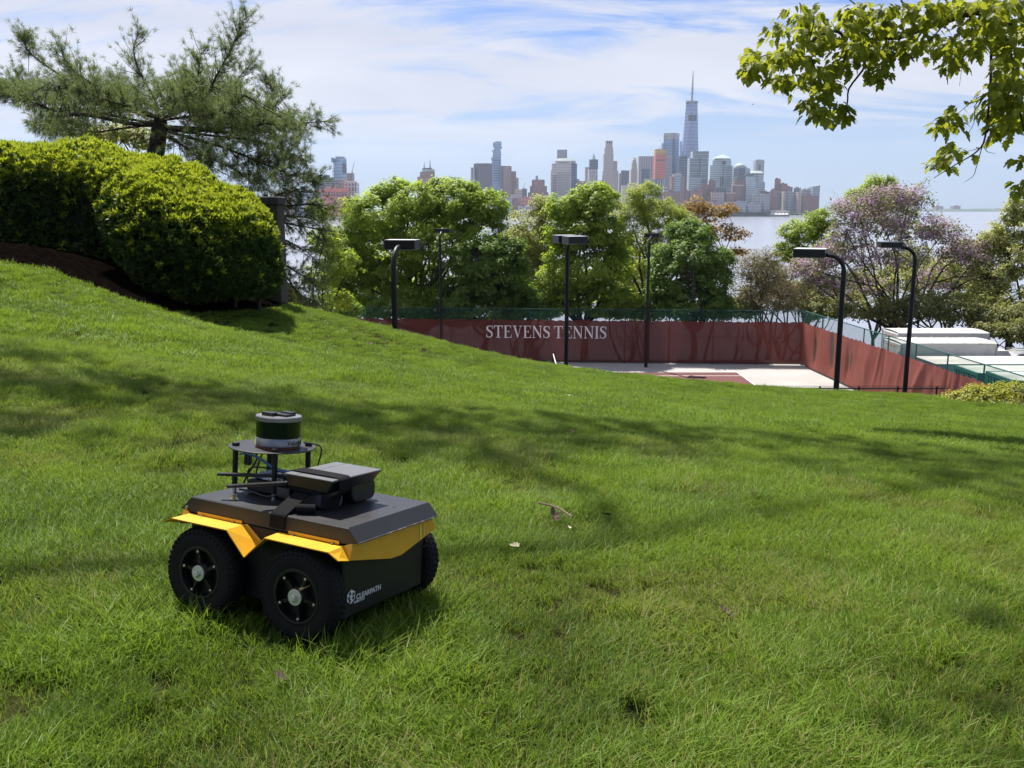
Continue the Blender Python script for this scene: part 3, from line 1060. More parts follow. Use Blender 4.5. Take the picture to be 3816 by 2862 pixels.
MT['r_label'] = mat('r_label', (0.7, 0.6, 0.08), 0.6)
MT['r_strap'] = mat('r_strap', (0.010, 0.010, 0.011), 0.95, vary=0.35, vscale=160, bump=1.0, bscale=700, spec=0.15)
MT['r_plastic'] = mat('r_plastic', (0.014, 0.014, 0.015), 0.38, vary=0.15, vscale=20, spec=0.5)
MT['r_matte'] = mat('r_matte', (0.045, 0.046, 0.05), 0.5, vary=0.1, vscale=20, bump=0.2, bscale=900)
MT['r_topplate'] = mat('r_topplate', (0.12, 0.12, 0.125), 0.5, 0.3, vary=0.05, vscale=20, bump=0.15, bscale=900)
MT['r_cable'] = mat('r_cable', (0.012, 0.012, 0.013), 0.5)
MT['r_blue'] = mat('r_blue', (0.13, 0.26, 0.42), 0.45)
MT['r_foil'] = mat('r_foil', (0.55, 0.55, 0.56), 0.18, 0.7, vary=0.2, vscale=30, bump=0.9, bscale=50)


def edgemat():
    m, nt, out = newmat('worn_edge')
    co = N(nt, 'ShaderNodeTexCoord').outputs['Object']
    nz = N(nt, 'ShaderNodeTexNoise', {'Vector': co, 'Scale': 45.0, 'Detail': 8.0, 'Roughness': 0.8})
    f = N(nt, 'ShaderNodeClamp', {'Value': M_(nt, 'MULTIPLY_ADD', nz.outputs['Fac'], 6.0, -3.2)}).outputs[0]
    c = N(nt, 'ShaderNodeMixRGB', {0: f, 1: (0.03, 0.03, 0.03, 1), 2: (0.72, 0.68, 0.6, 1)})
    p = N(nt, 'ShaderNodeBsdfPrincipled', {'Base Color': c.outputs[0], 'Roughness': 0.6})
    nt.links.new(p.outputs[0], out.inputs[0])
    return m


MT['r_worn'] = edgemat()


def text_mesh(s, size, extrude=0.0004, bold=0.02):
    cu = bpy.data.curves.new('txt', 'FONT')
    cu.body = s
    cu.size = size
    cu.extrude = extrude
    cu.resolution_u = 3
    cu.offset = size * bold
    o = bpy.data.objects.new('txt', cu)
    col.objects.link(o)
    dg = bpy.context.evaluated_depsgraph_get()
    me = bpy.data.meshes.new_from_object(o.evaluated_get(dg))
    bpy.data.objects.remove(o)
    bpy.data.curves.remove(cu)
    n = len(me.vertices)
    a = np.zeros(n * 3, np.float32)
    me.vertices.foreach_get('co', a)
    return me, a.reshape(-1, 3)


def setco(me, a):
    me.vertices.foreach_set('co', a.astype(np.float32).ravel())
    me.update()


rob = empty('wheeled_robot', (0, 0, 0), 'small black and yellow four-wheeled robot carrying a silver lidar on the lawn', 'robot')
rob.matrix_world = RMW

# chassis
ch = MB().cbox(-0.21, 0.21, -0.150, 0.150, -0.048, 0.112, 0.004).build('chassis', MT['r_black'], rob, loc=UP)
MB().box(0.2105, 0.214, 0.142, 0.162, 0.042, 0.045).build('bracket', MT['r_black'], ch)

# top cover: folded sheet
A, A2, Bw, Hc, A3, H3, A4, H4 = 0.2197, 0.2079, 0.1521, 0.1469, 0.2437, 0.1186, 0.2368, 0.1158
m = MB()
T = [(-A2, -Bw, Hc), (A, -Bw, Hc), (A, Bw, Hc), (-A2, Bw, Hc)]
e = 0.0025
m.add([(-A2 + e, -Bw + e, Hc), (A - e, -Bw + e, Hc), (A - e, Bw - e, Hc), (-A2 + e, Bw - e, Hc),       # top 0-3
       (-A2, -Bw, Hc - e), (A, -Bw, Hc - e), (A, Bw, Hc - e), (-A2, Bw, Hc - e),                          # rim 4-7
       (-A4, -Bw, H4), (A3, -Bw, H3), (A3, Bw, H3), (-A4, Bw, H4),                                        # lower 8-11
       (-0.205, -Bw, 0.113), (0.205, -Bw, 0.113), (0.205, Bw, 0.113), (-0.205, Bw, 0.113)],
      [(0, 1, 2, 3), (0, 4, 5, 1), (1, 5, 6, 2), (2, 6, 7, 3), (3, 7, 4, 0),
       (4, 8, 12, 13, 9, 5), (5, 9, 10, 6), (6, 10, 14, 15, 11, 7), (7, 11, 8, 4), (9, 13, 14, 10), (8, 11, 15, 12), (12, 15, 14, 13)])
cover = m.build('top_cover', MT['r_cover'], rob, loc=UP)
mb = MB()
for k in range(1):
    mb.box(A3 - 0.001, A3 + 0.0008, -Bw, Bw, H3 - 0.0012, H3 + 0.0010)
mb.build('worn_edge', MT['r_worn'], cover)
for (x, y) in ((0.1832, 0.0611), (0.1814, -0.0538)):
    MB().lathe([(0.0045, 0), (0.0045, 0.0006)], 12, (x, y, Hc)).build('hole', MT['r_ink'], cover)
b = MB().lathe([(0.0055, 0), (0.0055, 0.004), (0.0035, 0.0042), (0.0035, 0.012)], 10, (-0.1196, -0.1147, Hc))
b.build('stud', MT['r_brass'], cover)
MB().lathe([(0.008, 0), (0.008, 0.0015)], 12, (-0.1196, -0.1147, Hc)).build('washer', MT['r_steel'], cover)
MB().lathe([(0.004, -0.1565), (0.004, -0.152)], 10, (-0.2185, 0, 0.121), 'y').build('screw', MT['r_steel'], cover)

# fenders
for s in (-1, 1):
    def S(pts):
        q = [(a, s * -b, c) for a, b, c in pts]
        return q if s == -1 else q[::-1]
    fm = MB()
    yo, yi = -0.21, -0.1525
    near = s == -1
    fm.sheet(([S([(-0.2047, yo, 0.1098), (-0.0484, yo, 0.110), (-0.053, yi, 0.1095), (-0.2081, yi, 0.1095)]),
              S([(-0.0484, yo, 0.110), (0.0011, yo, 0.0612), (-0.010, yi, 0.078), (-0.053, yi, 0.1095)]),
              S([(-0.053, yi, 0.1095), (-0.010, yi, 0.078), (-0.004, -0.1505, 0.080), (-0.047, -0.1505, 0.1115)]),
              S([(0.0011, yo, 0.0612), (0.0532, yo, 0.1105), (0.0443, yi, 0.1095), (-0.010, yi, 0.078)]),
              S([(0.0532, yo, 0.1105), (0.2152 if near else 0.17, yo, 0.1095), (0.2085 if near else 0.19, yi, 0.1085), (0.0443, yi, 0.1095)]),
              S([(-0.2047, yo, 0.1098), (-0.2081, yi, 0.1095), (-0.2345, yi, 0.086), (-0.232, yo, 0.099)])] + ([S([(0.2152, yo, 0.1095), (0.2370, -0.2055, 0.0955), (0.2318, -0.1623, 0.0849), (0.2085, yi, 0.1085)])] if near else [])), 0.0022)
    fo = fm.build('fender', MT['r_yellow'], rob, loc=UP)
    for (x0, y0) in ((-0.17, 0.185), (-0.08, 0.185), (0.085, 0.185), (0.185, 0.185)):
        MB().lathe([(0.0032, 0.1102), (0.0032, 0.1112), (0.002, 0.1118)], 10, (x0, s * (y0 - 0.026), 0)).build('rivet', MT['r_rim'], fo)
    for (x0, x1) in ((-0.1856, -0.0583), (0.0688, 0.1984)):
        MB().box(x0, x1, min(s * 0.1528, s * 0.1550), max(s * 0.1528, s * 0.1550), 0.1105, 0.1168).build('flange', MT['r_yellow'], fo)
for sx in (1, -1):
    bp = [(0.2085, -0.1525, 0.1085), (0.2318, -0.1623, 0.0849), (0.2352, -0.02, 0.0575), (0.2354, 0.02, 0.0562), (0.2318, 0.1623, 0.0849), (0.2085, 0.1525, 0.1085),
          (0.2290, 0.1500, 0.1180), (0.2290, -0.1500, 0.1180)]
    pts = [(sx * a, b_, c) for a, b_, c in bp]
    mbp = MB()
    ql = [[pts[0], pts[1], pts[7]], [pts[1], pts[2], pts[7]], [pts[2], pts[3], pts[6], pts[7]], [pts[3], pts[4], pts[6]], [pts[4], pts[5], pts[6]]]
    mbp.sheet([q if sx == 1 else q[::-1] for q in ql], 0.0022)
    bo = mbp.build('bumper', MT['r_yellow'], rob, loc=UP)
    if sx == 1:
        for (y, w_) in ((0.098, 0.004), (0.112, 0.002)):
            k = (y - 0.02) / 0.1423
            z0, z1 = 0.0562 + k * 0.0287 + 0.004, 0.116
            x0, x1 = 0.2354 - k * 0.0036, 0.2290
            MB().sheet([[(x0 + 0.0012, y - w_, z0), (x0 + 0.0012, y + w_, z0), (x1 + 0.0014, y + w_ * 0.6, z1), (x1 + 0.0014, y - w_ * 0.6, z1)]], 0.0006).build('scuff', MT['r_label'], bo)

# wheels: face looks to -y, far side is turned round
tp = [(0.054, -0.021), (0.066, -0.0235), (0.080, -0.0245), (0.089, -0.0225), (0.0945, -0.017), (0.0965, -0.008), (0.0965, 0.008), (0.0945, 0.017), (0.089, 0.0225), (0.080, 0.0245), (0.066, 0.0235), (0.054, 0.021)]
tm = MB().lathe(tp, 48, axis='y', cap=False)


def knob(m_, ang, r, y, dr, dt, dy, tilt=0.0):
    ct, st = math.cos(ang), math.sin(ang)
    rad = np.array([ct, 0, st])
    tan = np.array([-st, 0, ct])
    yy = np.array([0, 1.0, 0])
    n_ = rad * math.cos(tilt) + yy * math.sin(tilt)
    b_ = -rad * math.sin(tilt) + yy * math.cos(tilt)
    c = rad * r + yy * y
    cs = []
    for k in (0, 1):
        f_ = 1 - 0.25 * k
        for (a_, d_) in ((-1, -1), (1, -1), (1, 1), (-1, 1)):
            cs.append(c + tan * a_ * dt * f_ + b_ * d_ * dy * f_ + n_ * dr * k)
    m_.hexa(cs)


NK = 46
for k in range(NK):
    a = 2 * PI * k / NK
    for s in (-1, 1):
        knob(tm, a, 0.0958, s * 0.006, 0.0022, 0.0036, 0.0036)
        knob(tm, a + PI / NK, 0.0932, s * 0.0165, 0.0024, 0.0036, 0.0036, s * 0.5)
        knob(tm, a, 0.0868, s * 0.0232, 0.0022, 0.0026, 0.0026, s * 1.1)
tyre_me = tm.mesh('tyre', True)
rp = [(0.0575, -0.019), (0.0575, -0.0225), (0.054, -0.0235), (0.051, -0.0225), (0.049, -0.010), (0.049, 0.012), (0.0575, 0.019)]
rm = MB().lathe(rp, 40, axis='y', cap=False)
rm.lathe([(0.0, -0.002), (0.0495, -0.002), (0.0495, 0.002), (0.0, 0.002)], 32, axis='y', cap=False)     # recessed web
rm.lathe([(0.0, -0.0235), (0.016, -0.0235), (0.020, -0.018), (0.023, -0.002), (0.0, -0.002)], 24, axis='y', cap=False)
for k in range(5):
    a = 2 * PI * k / 5 + PI / 2 + 0.15
    ct, st = math.cos(a), math.sin(a)
    rad = np.array([ct, 0, st])
    tan = np.array([-st, 0, ct])
    cs = []
    for y in (-0.002, -0.0195):
        wv = 0.0055 if y > -0.01 else 0.003
        cs += [rad * 0.017 - tan * wv * 1.4 + np.array([0, y, 0]), rad * 0.051 - tan * wv + np.array([0, y * 0.9, 0]),
               rad * 0.051 + tan * wv + np.array([0, y * 0.9, 0]), rad * 0.017 + tan * wv * 1.4 + np.array([0, y, 0])]
    rm.hexa([cs[i] for i in (0, 1, 2, 3, 4, 5, 6, 7)])
    rm.lathe([(0.0058, -0.021), (0.0058, -0.004)], 10, tuple(rad * 0.0455), 'y')
rim_me = rm.mesh('rim', True)
wash_me = MB().lathe([(0.0, -0.0262), (0.0162, -0.0262), (0.0168, -0.0256), (0.0168, -0.0235), (0.0, -0.0235)], 28, axis='y', cap=False).mesh('hub_washer', True)
nut_me = MB().lathe([(0.0, -0.0345), (0.0062, -0.0345), (0.0078, -0.033), (0.0078, -0.0262), (0.0, -0.0262)], 6, axis='y', cap=False).mesh('axle_bolt')
bolt_me = MB().lathe([(0.0, -0.0232), (0.0018, -0.0230), (0.0030, -0.0215), (0.0030, -0.021), (0.0, -0.021)], 12, axis='y', cap=False).mesh('bolt', True)
valve_me = MB().tube([(0.020, -0.004, 0.024), (0.0105, -0.024, 0.0175)], [0.0034, 0.0034], 10).mesh('valve', True)
for (x, y, spin) in ((-0.131, -0.178, 0.0), (0.131, -0.178, -0.62), (-0.131, 0.178, 0.4), (0.131, 0.178, 0.9)):
    w = empty('wheel', (x, y, AX))
    w.parent = rob
    w.rotation_euler = (0, spin, 0) if y < 0 else (0, spin, PI)
    link('tyre', tyre_me, MT['r_tyre'], w)
    link('rim', rim_me, MT['r_rim'], w)
    link('hub_washer', wash_me, MT['r_zinc'], w)
    link('axle_bolt', nut_me, MT['r_zinc'], w)
    for k in range(5):
        a = 2 * PI * k / 5 + PI / 2 + 0.15
        link('bolt', bolt_me, MT['r_steel'], w, (math.cos(a) * 0.0455, 0, math.sin(a) * 0.0455))
    if x > 0:
        vo = link('valve', valve_me, MT['r_brass'], w)
        vo.rotation_euler = (0, -spin, 0)
        MB().tube([(x, y * 0.8, 0), (x, y, 0)], 0.012, 10).build('axle', MT['r_black'], rob, loc=UP)

# maker's mark on the front plate (x = 0.21), read from outside
XF = 0.2112


def on_front(me, a, y0, z0):
    q = np.zeros_like(a)
    q[:, 0] = XF + a[:, 2]
    q[:, 1] = y0 + a[:, 0]
    q[:, 2] = z0 + a[:, 1]
    setco(me, q)


for (s_, size, y0, z0, wd) in (('CLEARPATH', 0.016, -0.1055, -0.0150, 0.087), ('ROBOTICS', 0.0072, -0.1125, -0.0215, 0.036)):
    me, a = text_mesh(s_, size)
    a[:, 0] *= wd / (a[:, 0].max() - a[:, 0].min())
    on_front(me, a, y0, z0)
    link('lettering', me, MT['r_white'], ch)
hx = MB()
hc = np.array([-0.1235, -0.0035])


def hexpts(c, r, rot=PI / 2):
    return [(c[0] + r * math.cos(rot + k * PI / 3), c[1] + r * math.sin(rot + k * PI / 3)) for k in range(6)]


o_ = hexpts(hc, 0.0152)
hx.sheet([[(XF + 0.0004, a, b_) for a, b_ in o_]], 0.0004)
emb = hx.build('emblem', MT['r_white'], ch)
for (ang, rr) in ((0.5, 0.0082), (PI / 2 + 0.55, 0.0082), (PI + 0.2, 0.0075), (-0.55, 0.0082), (PI + 1.1, 0.0092), (0, 0)):
    c = (hc[0] + rr * math.cos(ang), hc[1] + rr * math.sin(ang))
    if rr == 0:
        continue
    MB().sheet([[(XF + 0.0009, a, b_) for a, b_ in hexpts(c, 0.0039)]], 0.0004).build('emblem_cell', MT['r_ink'], emb)

# sensor platform
PZ = 0.2505
plat = MB().lathe([(0.0, 0), (0.0965, 0), (0.0975, 0.0008), (0.0975, 0.0024), (0.0965, 0.0032), (0.0, 0.0032)], 64, (-0.1155, 0, PZ), cap=False).build('sensor_plate', MT['r_cover'], rob, True, loc=UP)
for x in (-0.173, -0.058):
    for y in (-0.057, 0.057):
        po = MB().lathe([(0.0062, Hc + 0.012), (0.0062, PZ)], 12, (x, y, 0)).build('plate_post', MT['r_black'], rob, True, loc=UP)
        MB().lathe([(0.0048, Hc), (0.0048, Hc + 0.012)], 12, (x, y, 0)).build('standoff', MT['r_steel'], po, True)
        MB().lathe([(0.0078, PZ + 0.0034), (0.0085, PZ + 0.0045), (0.0085, PZ + 0.0095), (0.0072, PZ + 0.011)], 10, (x, y, 0)).build('cap_screw', MT['r_black'], po)

# lidar
LX, LZ = -0.1001, PZ + 0.0036
lid = MB().lathe([(0.0495, 0.004), (0.0517, 0.006), (0.0517, 0.022), (0.0508, 0.0235), (0.0, 0.0235)], 64, (LX, 0, LZ), cap=False).build('lidar_sensor', MT['r_silver'], rob, True, loc=UP)
lid['label'] = 'silver cylindrical laser scanner with dark green window band'
MB().lathe([(0.0500, 0.0238), (0.0502, 0.061)], 64, (LX, 0, LZ)).build('window_band', MT['r_glass'], lid, True)
MB().lathe([(0.0508, 0.0612), (0.0517, 0.0622), (0.0517, 0.0700), (0.0505, 0.0717), (0.0, 0.0717)], 64, (LX, 0, LZ), cap=False).build('lid', MT['r_silver'], lid, True)
MB().lathe([(0.0485, 0.0), (0.0485, 0.004)], 48, (LX, 0, LZ)).build('base_ring', MT['r_red'], lid, True)
cammr = RM.transposed() @ (-RT)
va = math.atan2(cammr.y, cammr.x - LX)           # direction of the viewer around the lidar


def on_cyl(me, a, ang0, z0, sgn=1):
    q = np.zeros_like(a)
    th = ang0 + a[:, 0] / 0.0519
    rr = 0.0518 + a[:, 2]
    q[:, 0] = LX + rr * np.cos(th)
    q[:, 1] = rr * np.sin(th)
    q[:, 2] = z0 + a[:, 1]
    setco(me, q)


me, a = text_mesh('Velodyne', 0.0150, 0.0002)
a[:, 0] *= 0.055 / (a[:, 0].max() - a[:, 0].min())
on_cyl(me, a, va + 0.40, LZ + 0.0100)
link('lettering', me, MT['r_ink'], lid)
lb = MB()
for i in range(5):
    t0 = va - 1.42 + i * 0.05
    t1 = t0 + 0.05
    lb.add([(LX + 0.05195 * math.cos(t), 0.05195 * math.sin(t), z) for z in (LZ + 0.007, LZ + 0.021) for t in (t0, t1)], [(0, 1, 3, 2)])
lb.build('warning_label', MT['r_label'], lid)
tb = MB()
tb.box(LX - 0.030, LX + 0.030, -0.012, 0.012, LZ + 0.0719, LZ + 0.0765)
tb.box(LX - 0.026, LX + 0.004, -0.028, -0.011, LZ + 0.0719, LZ + 0.0795)
tb.box(LX - 0.004, LX + 0.026, 0.010, 0.027, LZ + 0.0719, LZ + 0.0795)
tb.build('mount_shoe', MT['r_plastic'], lid)

# things carried on the cover
def on_robot(name, label, cat, group=None):
    o = empty(name, (0, 0, 0), label, cat, group)
    o.matrix_world = RMW @ Matrix.Translation((0, 0, AX + Hc))
    return o


# wireless box with two paddle antennas
rt = on_robot('wireless_router', 'black wireless box with two paddle antennas under the lidar stand', 'router')
MB().cbox(-0.150, -0.022, -0.045, 0.048, 0.004, 0.032, 0.004).build('body', MT['r_plastic'], rt)
m = MB()
nx, ny = 9, 7
vs_ = [(-0.146 + 0.118 * i / (nx - 1), -0.040 + 0.084 * j / (ny - 1), 0.034 + (0.012 if 0 < i < nx - 1 and 0 < j < ny - 1 else 0) + random.uniform(0, 0.004)) for j in range(ny) for i in range(nx)]
m.add(vs_, [(j * nx + i, j * nx + i + 1, j * nx + nx + i + 1, j * nx + nx + i) for j in range(ny - 1) for i in range(nx - 1)])
m.build('foil_lid', MT['r_foil'], rt, True)
for (p0, p1) in (((-0.0438, -0.0416, 0.052), (-0.1589, -0.1262, 0.053)), ((0.0134, -0.0697, 0.050), (-0.055, -0.2048, 0.053))):
    p0 = np.array(p0)
    p1 = np.array(p1)
    a, b_, d = basis(p1 - p0)
    mm = MB()
    cs = []
    for q, w_ in ((p0, 0.0058), (p0 + (p1 - p0) * 0.8, 0.0052)):
        pass
    prs = [(0.0, 0.0042, 0.0042), (0.12, 0.0042, 0.0042), (0.16, 0.0070, 0.0032), (0.85, 0.0068, 0.0030), (1.0, 0.0055, 0.0025)]
    vs_, fs = [], []
    for t, wa, wb in prs:
        c = p0 + (p1 - p0) * t
        for (s1, s2) in ((-1, -1), (1, -1), (1, 1), (-1, 1)):
            vs_.append(c + a * wa * s1 + b_ * wb * s2)
    for i in range(len(prs) - 1):
        for k in range(4):
            fs.append((i * 4 + k, i * 4 + (k + 1) % 4, i * 4 + 4 + (k + 1) % 4, i * 4 + 4 + k))
    fs += [(3, 2, 1, 0), tuple(range(len(vs_) - 4, len(vs_)))]
    mm.add(vs_, fs)
    mm.build('antenna', MT['r_plastic'], rt)
    MB().tube([p0, p0 + np.array([0.004, 0.006, -0.022])], 0.0045, 8).build('hinge', MT['r_plastic'], rt)


def rounded_box(x0, x1, y0, y1, z0, z1, r, seg=4):
    """box with rounded long edges (rounded in the y-z section at both sides, soft ends)"""
    prof = []
    for (cy, cz, a0) in ((y1 - r, z1 - r, 0), (y0 + r, z1 - r, PI / 2), (y0 + r, z0 + r, PI), (y1 - r, z0 + r, 1.5 * PI)):
        for k in range(seg + 1):
            t = a0 + PI / 2 * k / seg
            prof.append((cy + r * math.cos(t), cz + r * math.sin(t)))
    cyc, czc = (y0 + y1) / 2, (z0 + z1) / 2
    m_ = MB()
    n_ = len(prof)
    rings = []
    for (x, k) in ((x0, 0.93), (x0 + 0.003, 1.0), (x1 - 0.003, 1.0), (x1, 0.93)):
        rings.append([(x, cyc + (a_ - cyc) * k, czc + (b2 - czc) * k) for a_, b2 in prof])
    vv = [q for r_ in rings for q in r_]
    ff = [tuple(range(n_)), tuple(reversed(range(3 * n_, 4 * n_)))]
    for i in range(3):
        for k in range(n_):
            j = (k + 1) % n_
            ff.append((i * n_ + j, i * n_ + k, i * n_ + n_ + k, i * n_ + n_ + j))
    m_.add(vv, ff)
    return m_


pb = on_robot('power_bank', 'slate grey power bank strapped at the robot edge below the flat computer', 'power bank', 'power banks strapped on the robot')
g = rounded_box(-0.072, 0.072, -0.034, 0.034, 0, 0.036, 0.010)
go = g.build('case', MT['r_matte'], pb, True, loc=(0.022, -0.034, 0.003))
go.rotation_euler = (0, 0, -0.16)
me, a = text_mesh('MAXOAK', 0.0075, 0.0002)
q = np.zeros_like(a)
q[:, 0] = 0.0724
q[:, 1] = a[:, 0] - 0.020
q[:, 2] = a[:, 1] + 0.014
setco(me, q)
link('lettering', me, MT['r_matte'], go)
pb2 = on_robot('power_bank', 'glossy black rounded power bank under the far side of flat computer', 'power bank', 'power banks strapped on the robot')
g = rounded_box(-0.085, 0.085, -0.040, 0.040, 0, 0.046, 0.015, 5)
go = g.build('case', MT['r_plastic'], pb2, True, loc=(0.020, 0.062, 0.003))
go.rotation_euler = (0, 0, -0.07)
for i in range(4):
    MB().box(0.0852, 0.0856, 0.006 + i * 0.007, 0.010 + i * 0.007, 0.020, 0.024).build('indicator', MT['r_matte'], go)

pc = on_robot('mini_computer', 'flat black computer with grey metal top strapped over the power banks', 'computer')
m = MB()
x0, x1, y0, y1 = 0.006, 0.134, -0.098, 0.079
m.hexa([(x0 + 0.004, y0 + 0.006, 0.048), (x1 - 0.020, y0 + 0.006, 0.046), (x1 - 0.020, y1 - 0.006, 0.046), (x0 + 0.004, y1 - 0.006, 0.048),
        (x0 + 0.001, y0 + 0.002, 0.0705), (x1 - 0.002, y0 + 0.002, 0.0705), (x1 - 0.002, y1 - 0.002, 0.0705), (x0 + 0.001, y1 - 0.002, 0.0705)])
m.build('case', MT['r_plastic'], pc)
MB().cbox(x0, x1, y0, y1, 0.0710, 0.0752, 0.0012).build('metal_top', MT['r_topplate'], pc)
MB().box(x0 + 0.030, x0 + 0.0308, y0 + 0.002, y1 - 0.002, 0.0753, 0.0756).build('seam', MT['r_ink'], pc)
m = MB()
m.box(-0.03, 0.10, -0.09, 0.07, 0.0385, 0.0458)
m.build('foam_pad', MT['r_strap'], pc)


def strap(name, label, path, wvec, w_, th, group='hook and loop straps'):
    root = on_robot(name, label, 'strap', group)
    path = [np.array(q, float) for q in path]
    wv = np.array(wvec, float)
    wv /= np.linalg.norm(wv)
    # smooth the path
    pts = []
    for i in range(len(path) - 1):
        for t in np.linspace(0, 1, 7)[:-1]:
            pts.append(path[i] * (1 - t) + path[i + 1] * t)
    pts.append(path[-1])
    pts = np.array(pts)
    for _ in range(2):
        pts[1:-1] = 0.25 * pts[:-2] + 0.5 * pts[1:-1] + 0.25 * pts[2:]
    m_ = MB()
    vs2, fs2 = [], []
    for i, q in enumerate(pts):
        d = pts[min(i + 1, len(pts) - 1)] - pts[max(i - 1, 0)]
        nn = np.cross(wv, d)
        nn /= np.linalg.norm(nn)
        for (a_, b2) in ((-1, 0), (1, 0), (1, 1), (-1, 1)):
            vs2.append(q + wv * a_ * w_ / 2 + nn * th * b2)
    for i in range(len(pts) - 1):
        for k in range(4):
            fs2.append((i * 4 + k, i * 4 + (k + 1) % 4, i * 4 + 4 + (k + 1) % 4, i * 4 + 4 + k))
    fs2 += [(3, 2, 1, 0), tuple(range(len(vs2) - 4, len(vs2)))]
    m_.add(vs2, fs2)
    m_.build('webbing', MT['r_strap'], root, True)
    return root


yb = -0.1521
strap('strap', 'black fabric strap hanging over the robot side edge by the fenders',
      [(0.052, -0.030, 0.0425), (0.050, -0.060, 0.0430), (0.047, -0.078, 0.040), (0.041, -0.147, 0.0052), (0.040, yb - 0.004, -0.001), (0.038, yb - 0.004, -0.030)], (1, 0, 0), 0.040, 0.0025)
strap('strap', 'black fabric strap wrapped over the grey metal top of flat computer',
      [(0.002, -0.056, 0.004), (0.000, -0.056, 0.0765), (0.010, -0.056, 0.0782), (0.070, -0.0575, 0.0786), (0.130, -0.058, 0.0782), (0.1375, -0.058, 0.072), (0.1375, -0.058, 0.046), (0.112, -0.058, 0.030), (0.106, -0.058, 0.004)], (0, 1, 0), 0.040, 0.0025)
rl = on_robot('strap_roll', 'rolled black strap end lying beside the slate power bank', 'strap')
MB().tube([(0.066, -0.128, 0.0115), (0.100, -0.108, 0.0115)], 0.010, 14).build('roll', MT['r_strap'], rl, True)

# cables
def cable(label, pts, r, m_, name='cable', group='cables on the robot'):
    root = on_robot(name, label, 'cable', group)
    pts = [np.array(q, float) for q in pts]
    out = []
    n_ = len(pts)
    for i in range(n_ - 1):
        p0_, p1_, p2_, p3_ = pts[max(i - 1, 0)], pts[i], pts[i + 1], pts[min(i + 2, n_ - 1)]
        for t in np.linspace(0, 1, 7)[:-1]:
            out.append(0.5 * (2 * p1_ + (p2_ - p0_) * t + (2 * p0_ - 5 * p1_ + 4 * p2_ - p3_) * t * t + (3 * p1_ - p0_ - 3 * p2_ + p3_) * t ** 3))
    out.append(pts[-1])
    MB().tube(out, r, 6).build('wire', m_, root, True)
    return root


zt = PZ - Hc
cable('black cable looping from lidar plate down to wireless box', [(-0.150, 0.030, zt), (-0.168, 0.020, 0.07), (-0.158, -0.005, 0.03), (-0.13, -0.02, 0.046)], 0.0022, MT['r_cable'])
cable('black cable coiled in a tall loop behind the near plate post', [(-0.15, -0.02, zt - 0.01), (-0.135, -0.03, 0.075), (-0.150, -0.045, 0.035), (-0.165, -0.03, 0.01), (-0.14, 0.01, 0.006)], 0.0022, MT['r_cable'])
cable('thin black cable bowed between plate posts to the flat computer', [(-0.168, -0.02, 0.02), (-0.155, -0.03, 0.052), (-0.12, -0.02, 0.058), (-0.07, -0.01, 0.052), (0.004, -0.02, 0.058)], 0.0018, MT['r_cable'])
cable('black cable running along the cover edge in front of wireless box', [(-0.165, -0.050, 0.006), (-0.12, -0.062, 0.010), (-0.07, -0.066, 0.006), (-0.045, -0.052, 0.012)], 0.0024, MT['r_cable'])
cable('grey cable arching off the back of lidar base', [(-0.055, 0.035, 0.118), (-0.028, 0.055, 0.112), (-0.035, 0.075, 0.09), (-0.05, 0.07, 0.03)], 0.0018, MT['r_cable'])
strap('ribbon_cable', 'flat pale blue cable sweeping from lidar plate to the flat computer',
      [(-0.163, -0.055, 0.088), (-0.150, -0.048, 0.092), (-0.125, -0.040, 0.085), (-0.085, -0.028, 0.062), (-0.040, -0.020, 0.056), (0.004, -0.020, 0.060)], (0.2, 0.5, 0.8), 0.006, 0.0012, 'cables on the robot')
for o in bpy.data.objects:
    if o.name.startswith('ribbon_cable'):
        o['category'] = 'cable'
        for c in o.children:
            c.data.materials.clear()
            c.data.materials.append(MT['r_blue'])
plug = on_robot('power_plug', 'black interface box dangling below the lidar plate by post', 'plug')
MB().cbox(-0.160, -0.146, -0.046, -0.030, 0.062, 0.095, 0.003).build('body', MT['r_plastic'], plug)
MB().tube([(-0.153, -0.038, 0.095), (-0.150, -0.030, zt)], 0.002, 6).build('lead', MT['r_cable'], plug)

# ------------------------------------------------------------------ the city across the river
def ZA(x, y): return 1040 + x / 5.53, 560 + y / 5.53
def ZB(x, y): return 1500 + x / 3.95, 500 + y / 3.95
def ZC(x, y): return 2020 + x / 4.096, 480 + y / 4.096
def ZD(x, y): return 2480 + x / 3.568, 420 + y / 3.568


CITY_Z = WZ + 3.2
UNIT = MB().box(0, 1, 0, 1, 0, 1).mesh('unit')
FM = {}


def fmat(key, wall, glass=(0.05, 0.065, 0.09), h=8, w=9, fh=0.5, fw=0.55, gr=0.3):
    wall = [min(0.8, q * 1.3) for q in wall]
    glass = [q * 1.35 for q in glass]
    if key not in FM:
        FM[key] = facade('facade_' + key, wall, glass, h, w, fh, fw, grough=gr)
    return FM[key]


fmat('brick', (0.23, 0.12, 0.095), (0.08, 0.07, 0.08), 7, 8, 0.45, 0.45)
fmat('brick2', (0.19, 0.09, 0.07), (0.07, 0.06, 0.07), 7, 9, 0.42, 0.4)
fmat('pinkbrick', (0.30, 0.19, 0.165), (0.09, 0.08, 0.09), 7, 8, 0.45, 0.5)
fmat('tan', (0.36, 0.29, 0.23), (0.10, 0.09, 0.09), 8, 7, 0.5, 0.5)
fmat('limestone', (0.40, 0.35, 0.31), (0.20, 0.18, 0.18), 9, 6, 0.5, 0.4)
fmat('cream', (0.50, 0.45, 0.38), (0.12, 0.11, 0.11), 14, 8, 0.7, 0.45)
fmat('grey', (0.27, 0.27, 0.28), (0.12, 0.13, 0.15), 9, 5, 0.55, 0.6)
fmat('greyglass', (0.26, 0.30, 0.33), (0.13, 0.17, 0.21), 8, 9, 0.55, 1.0)
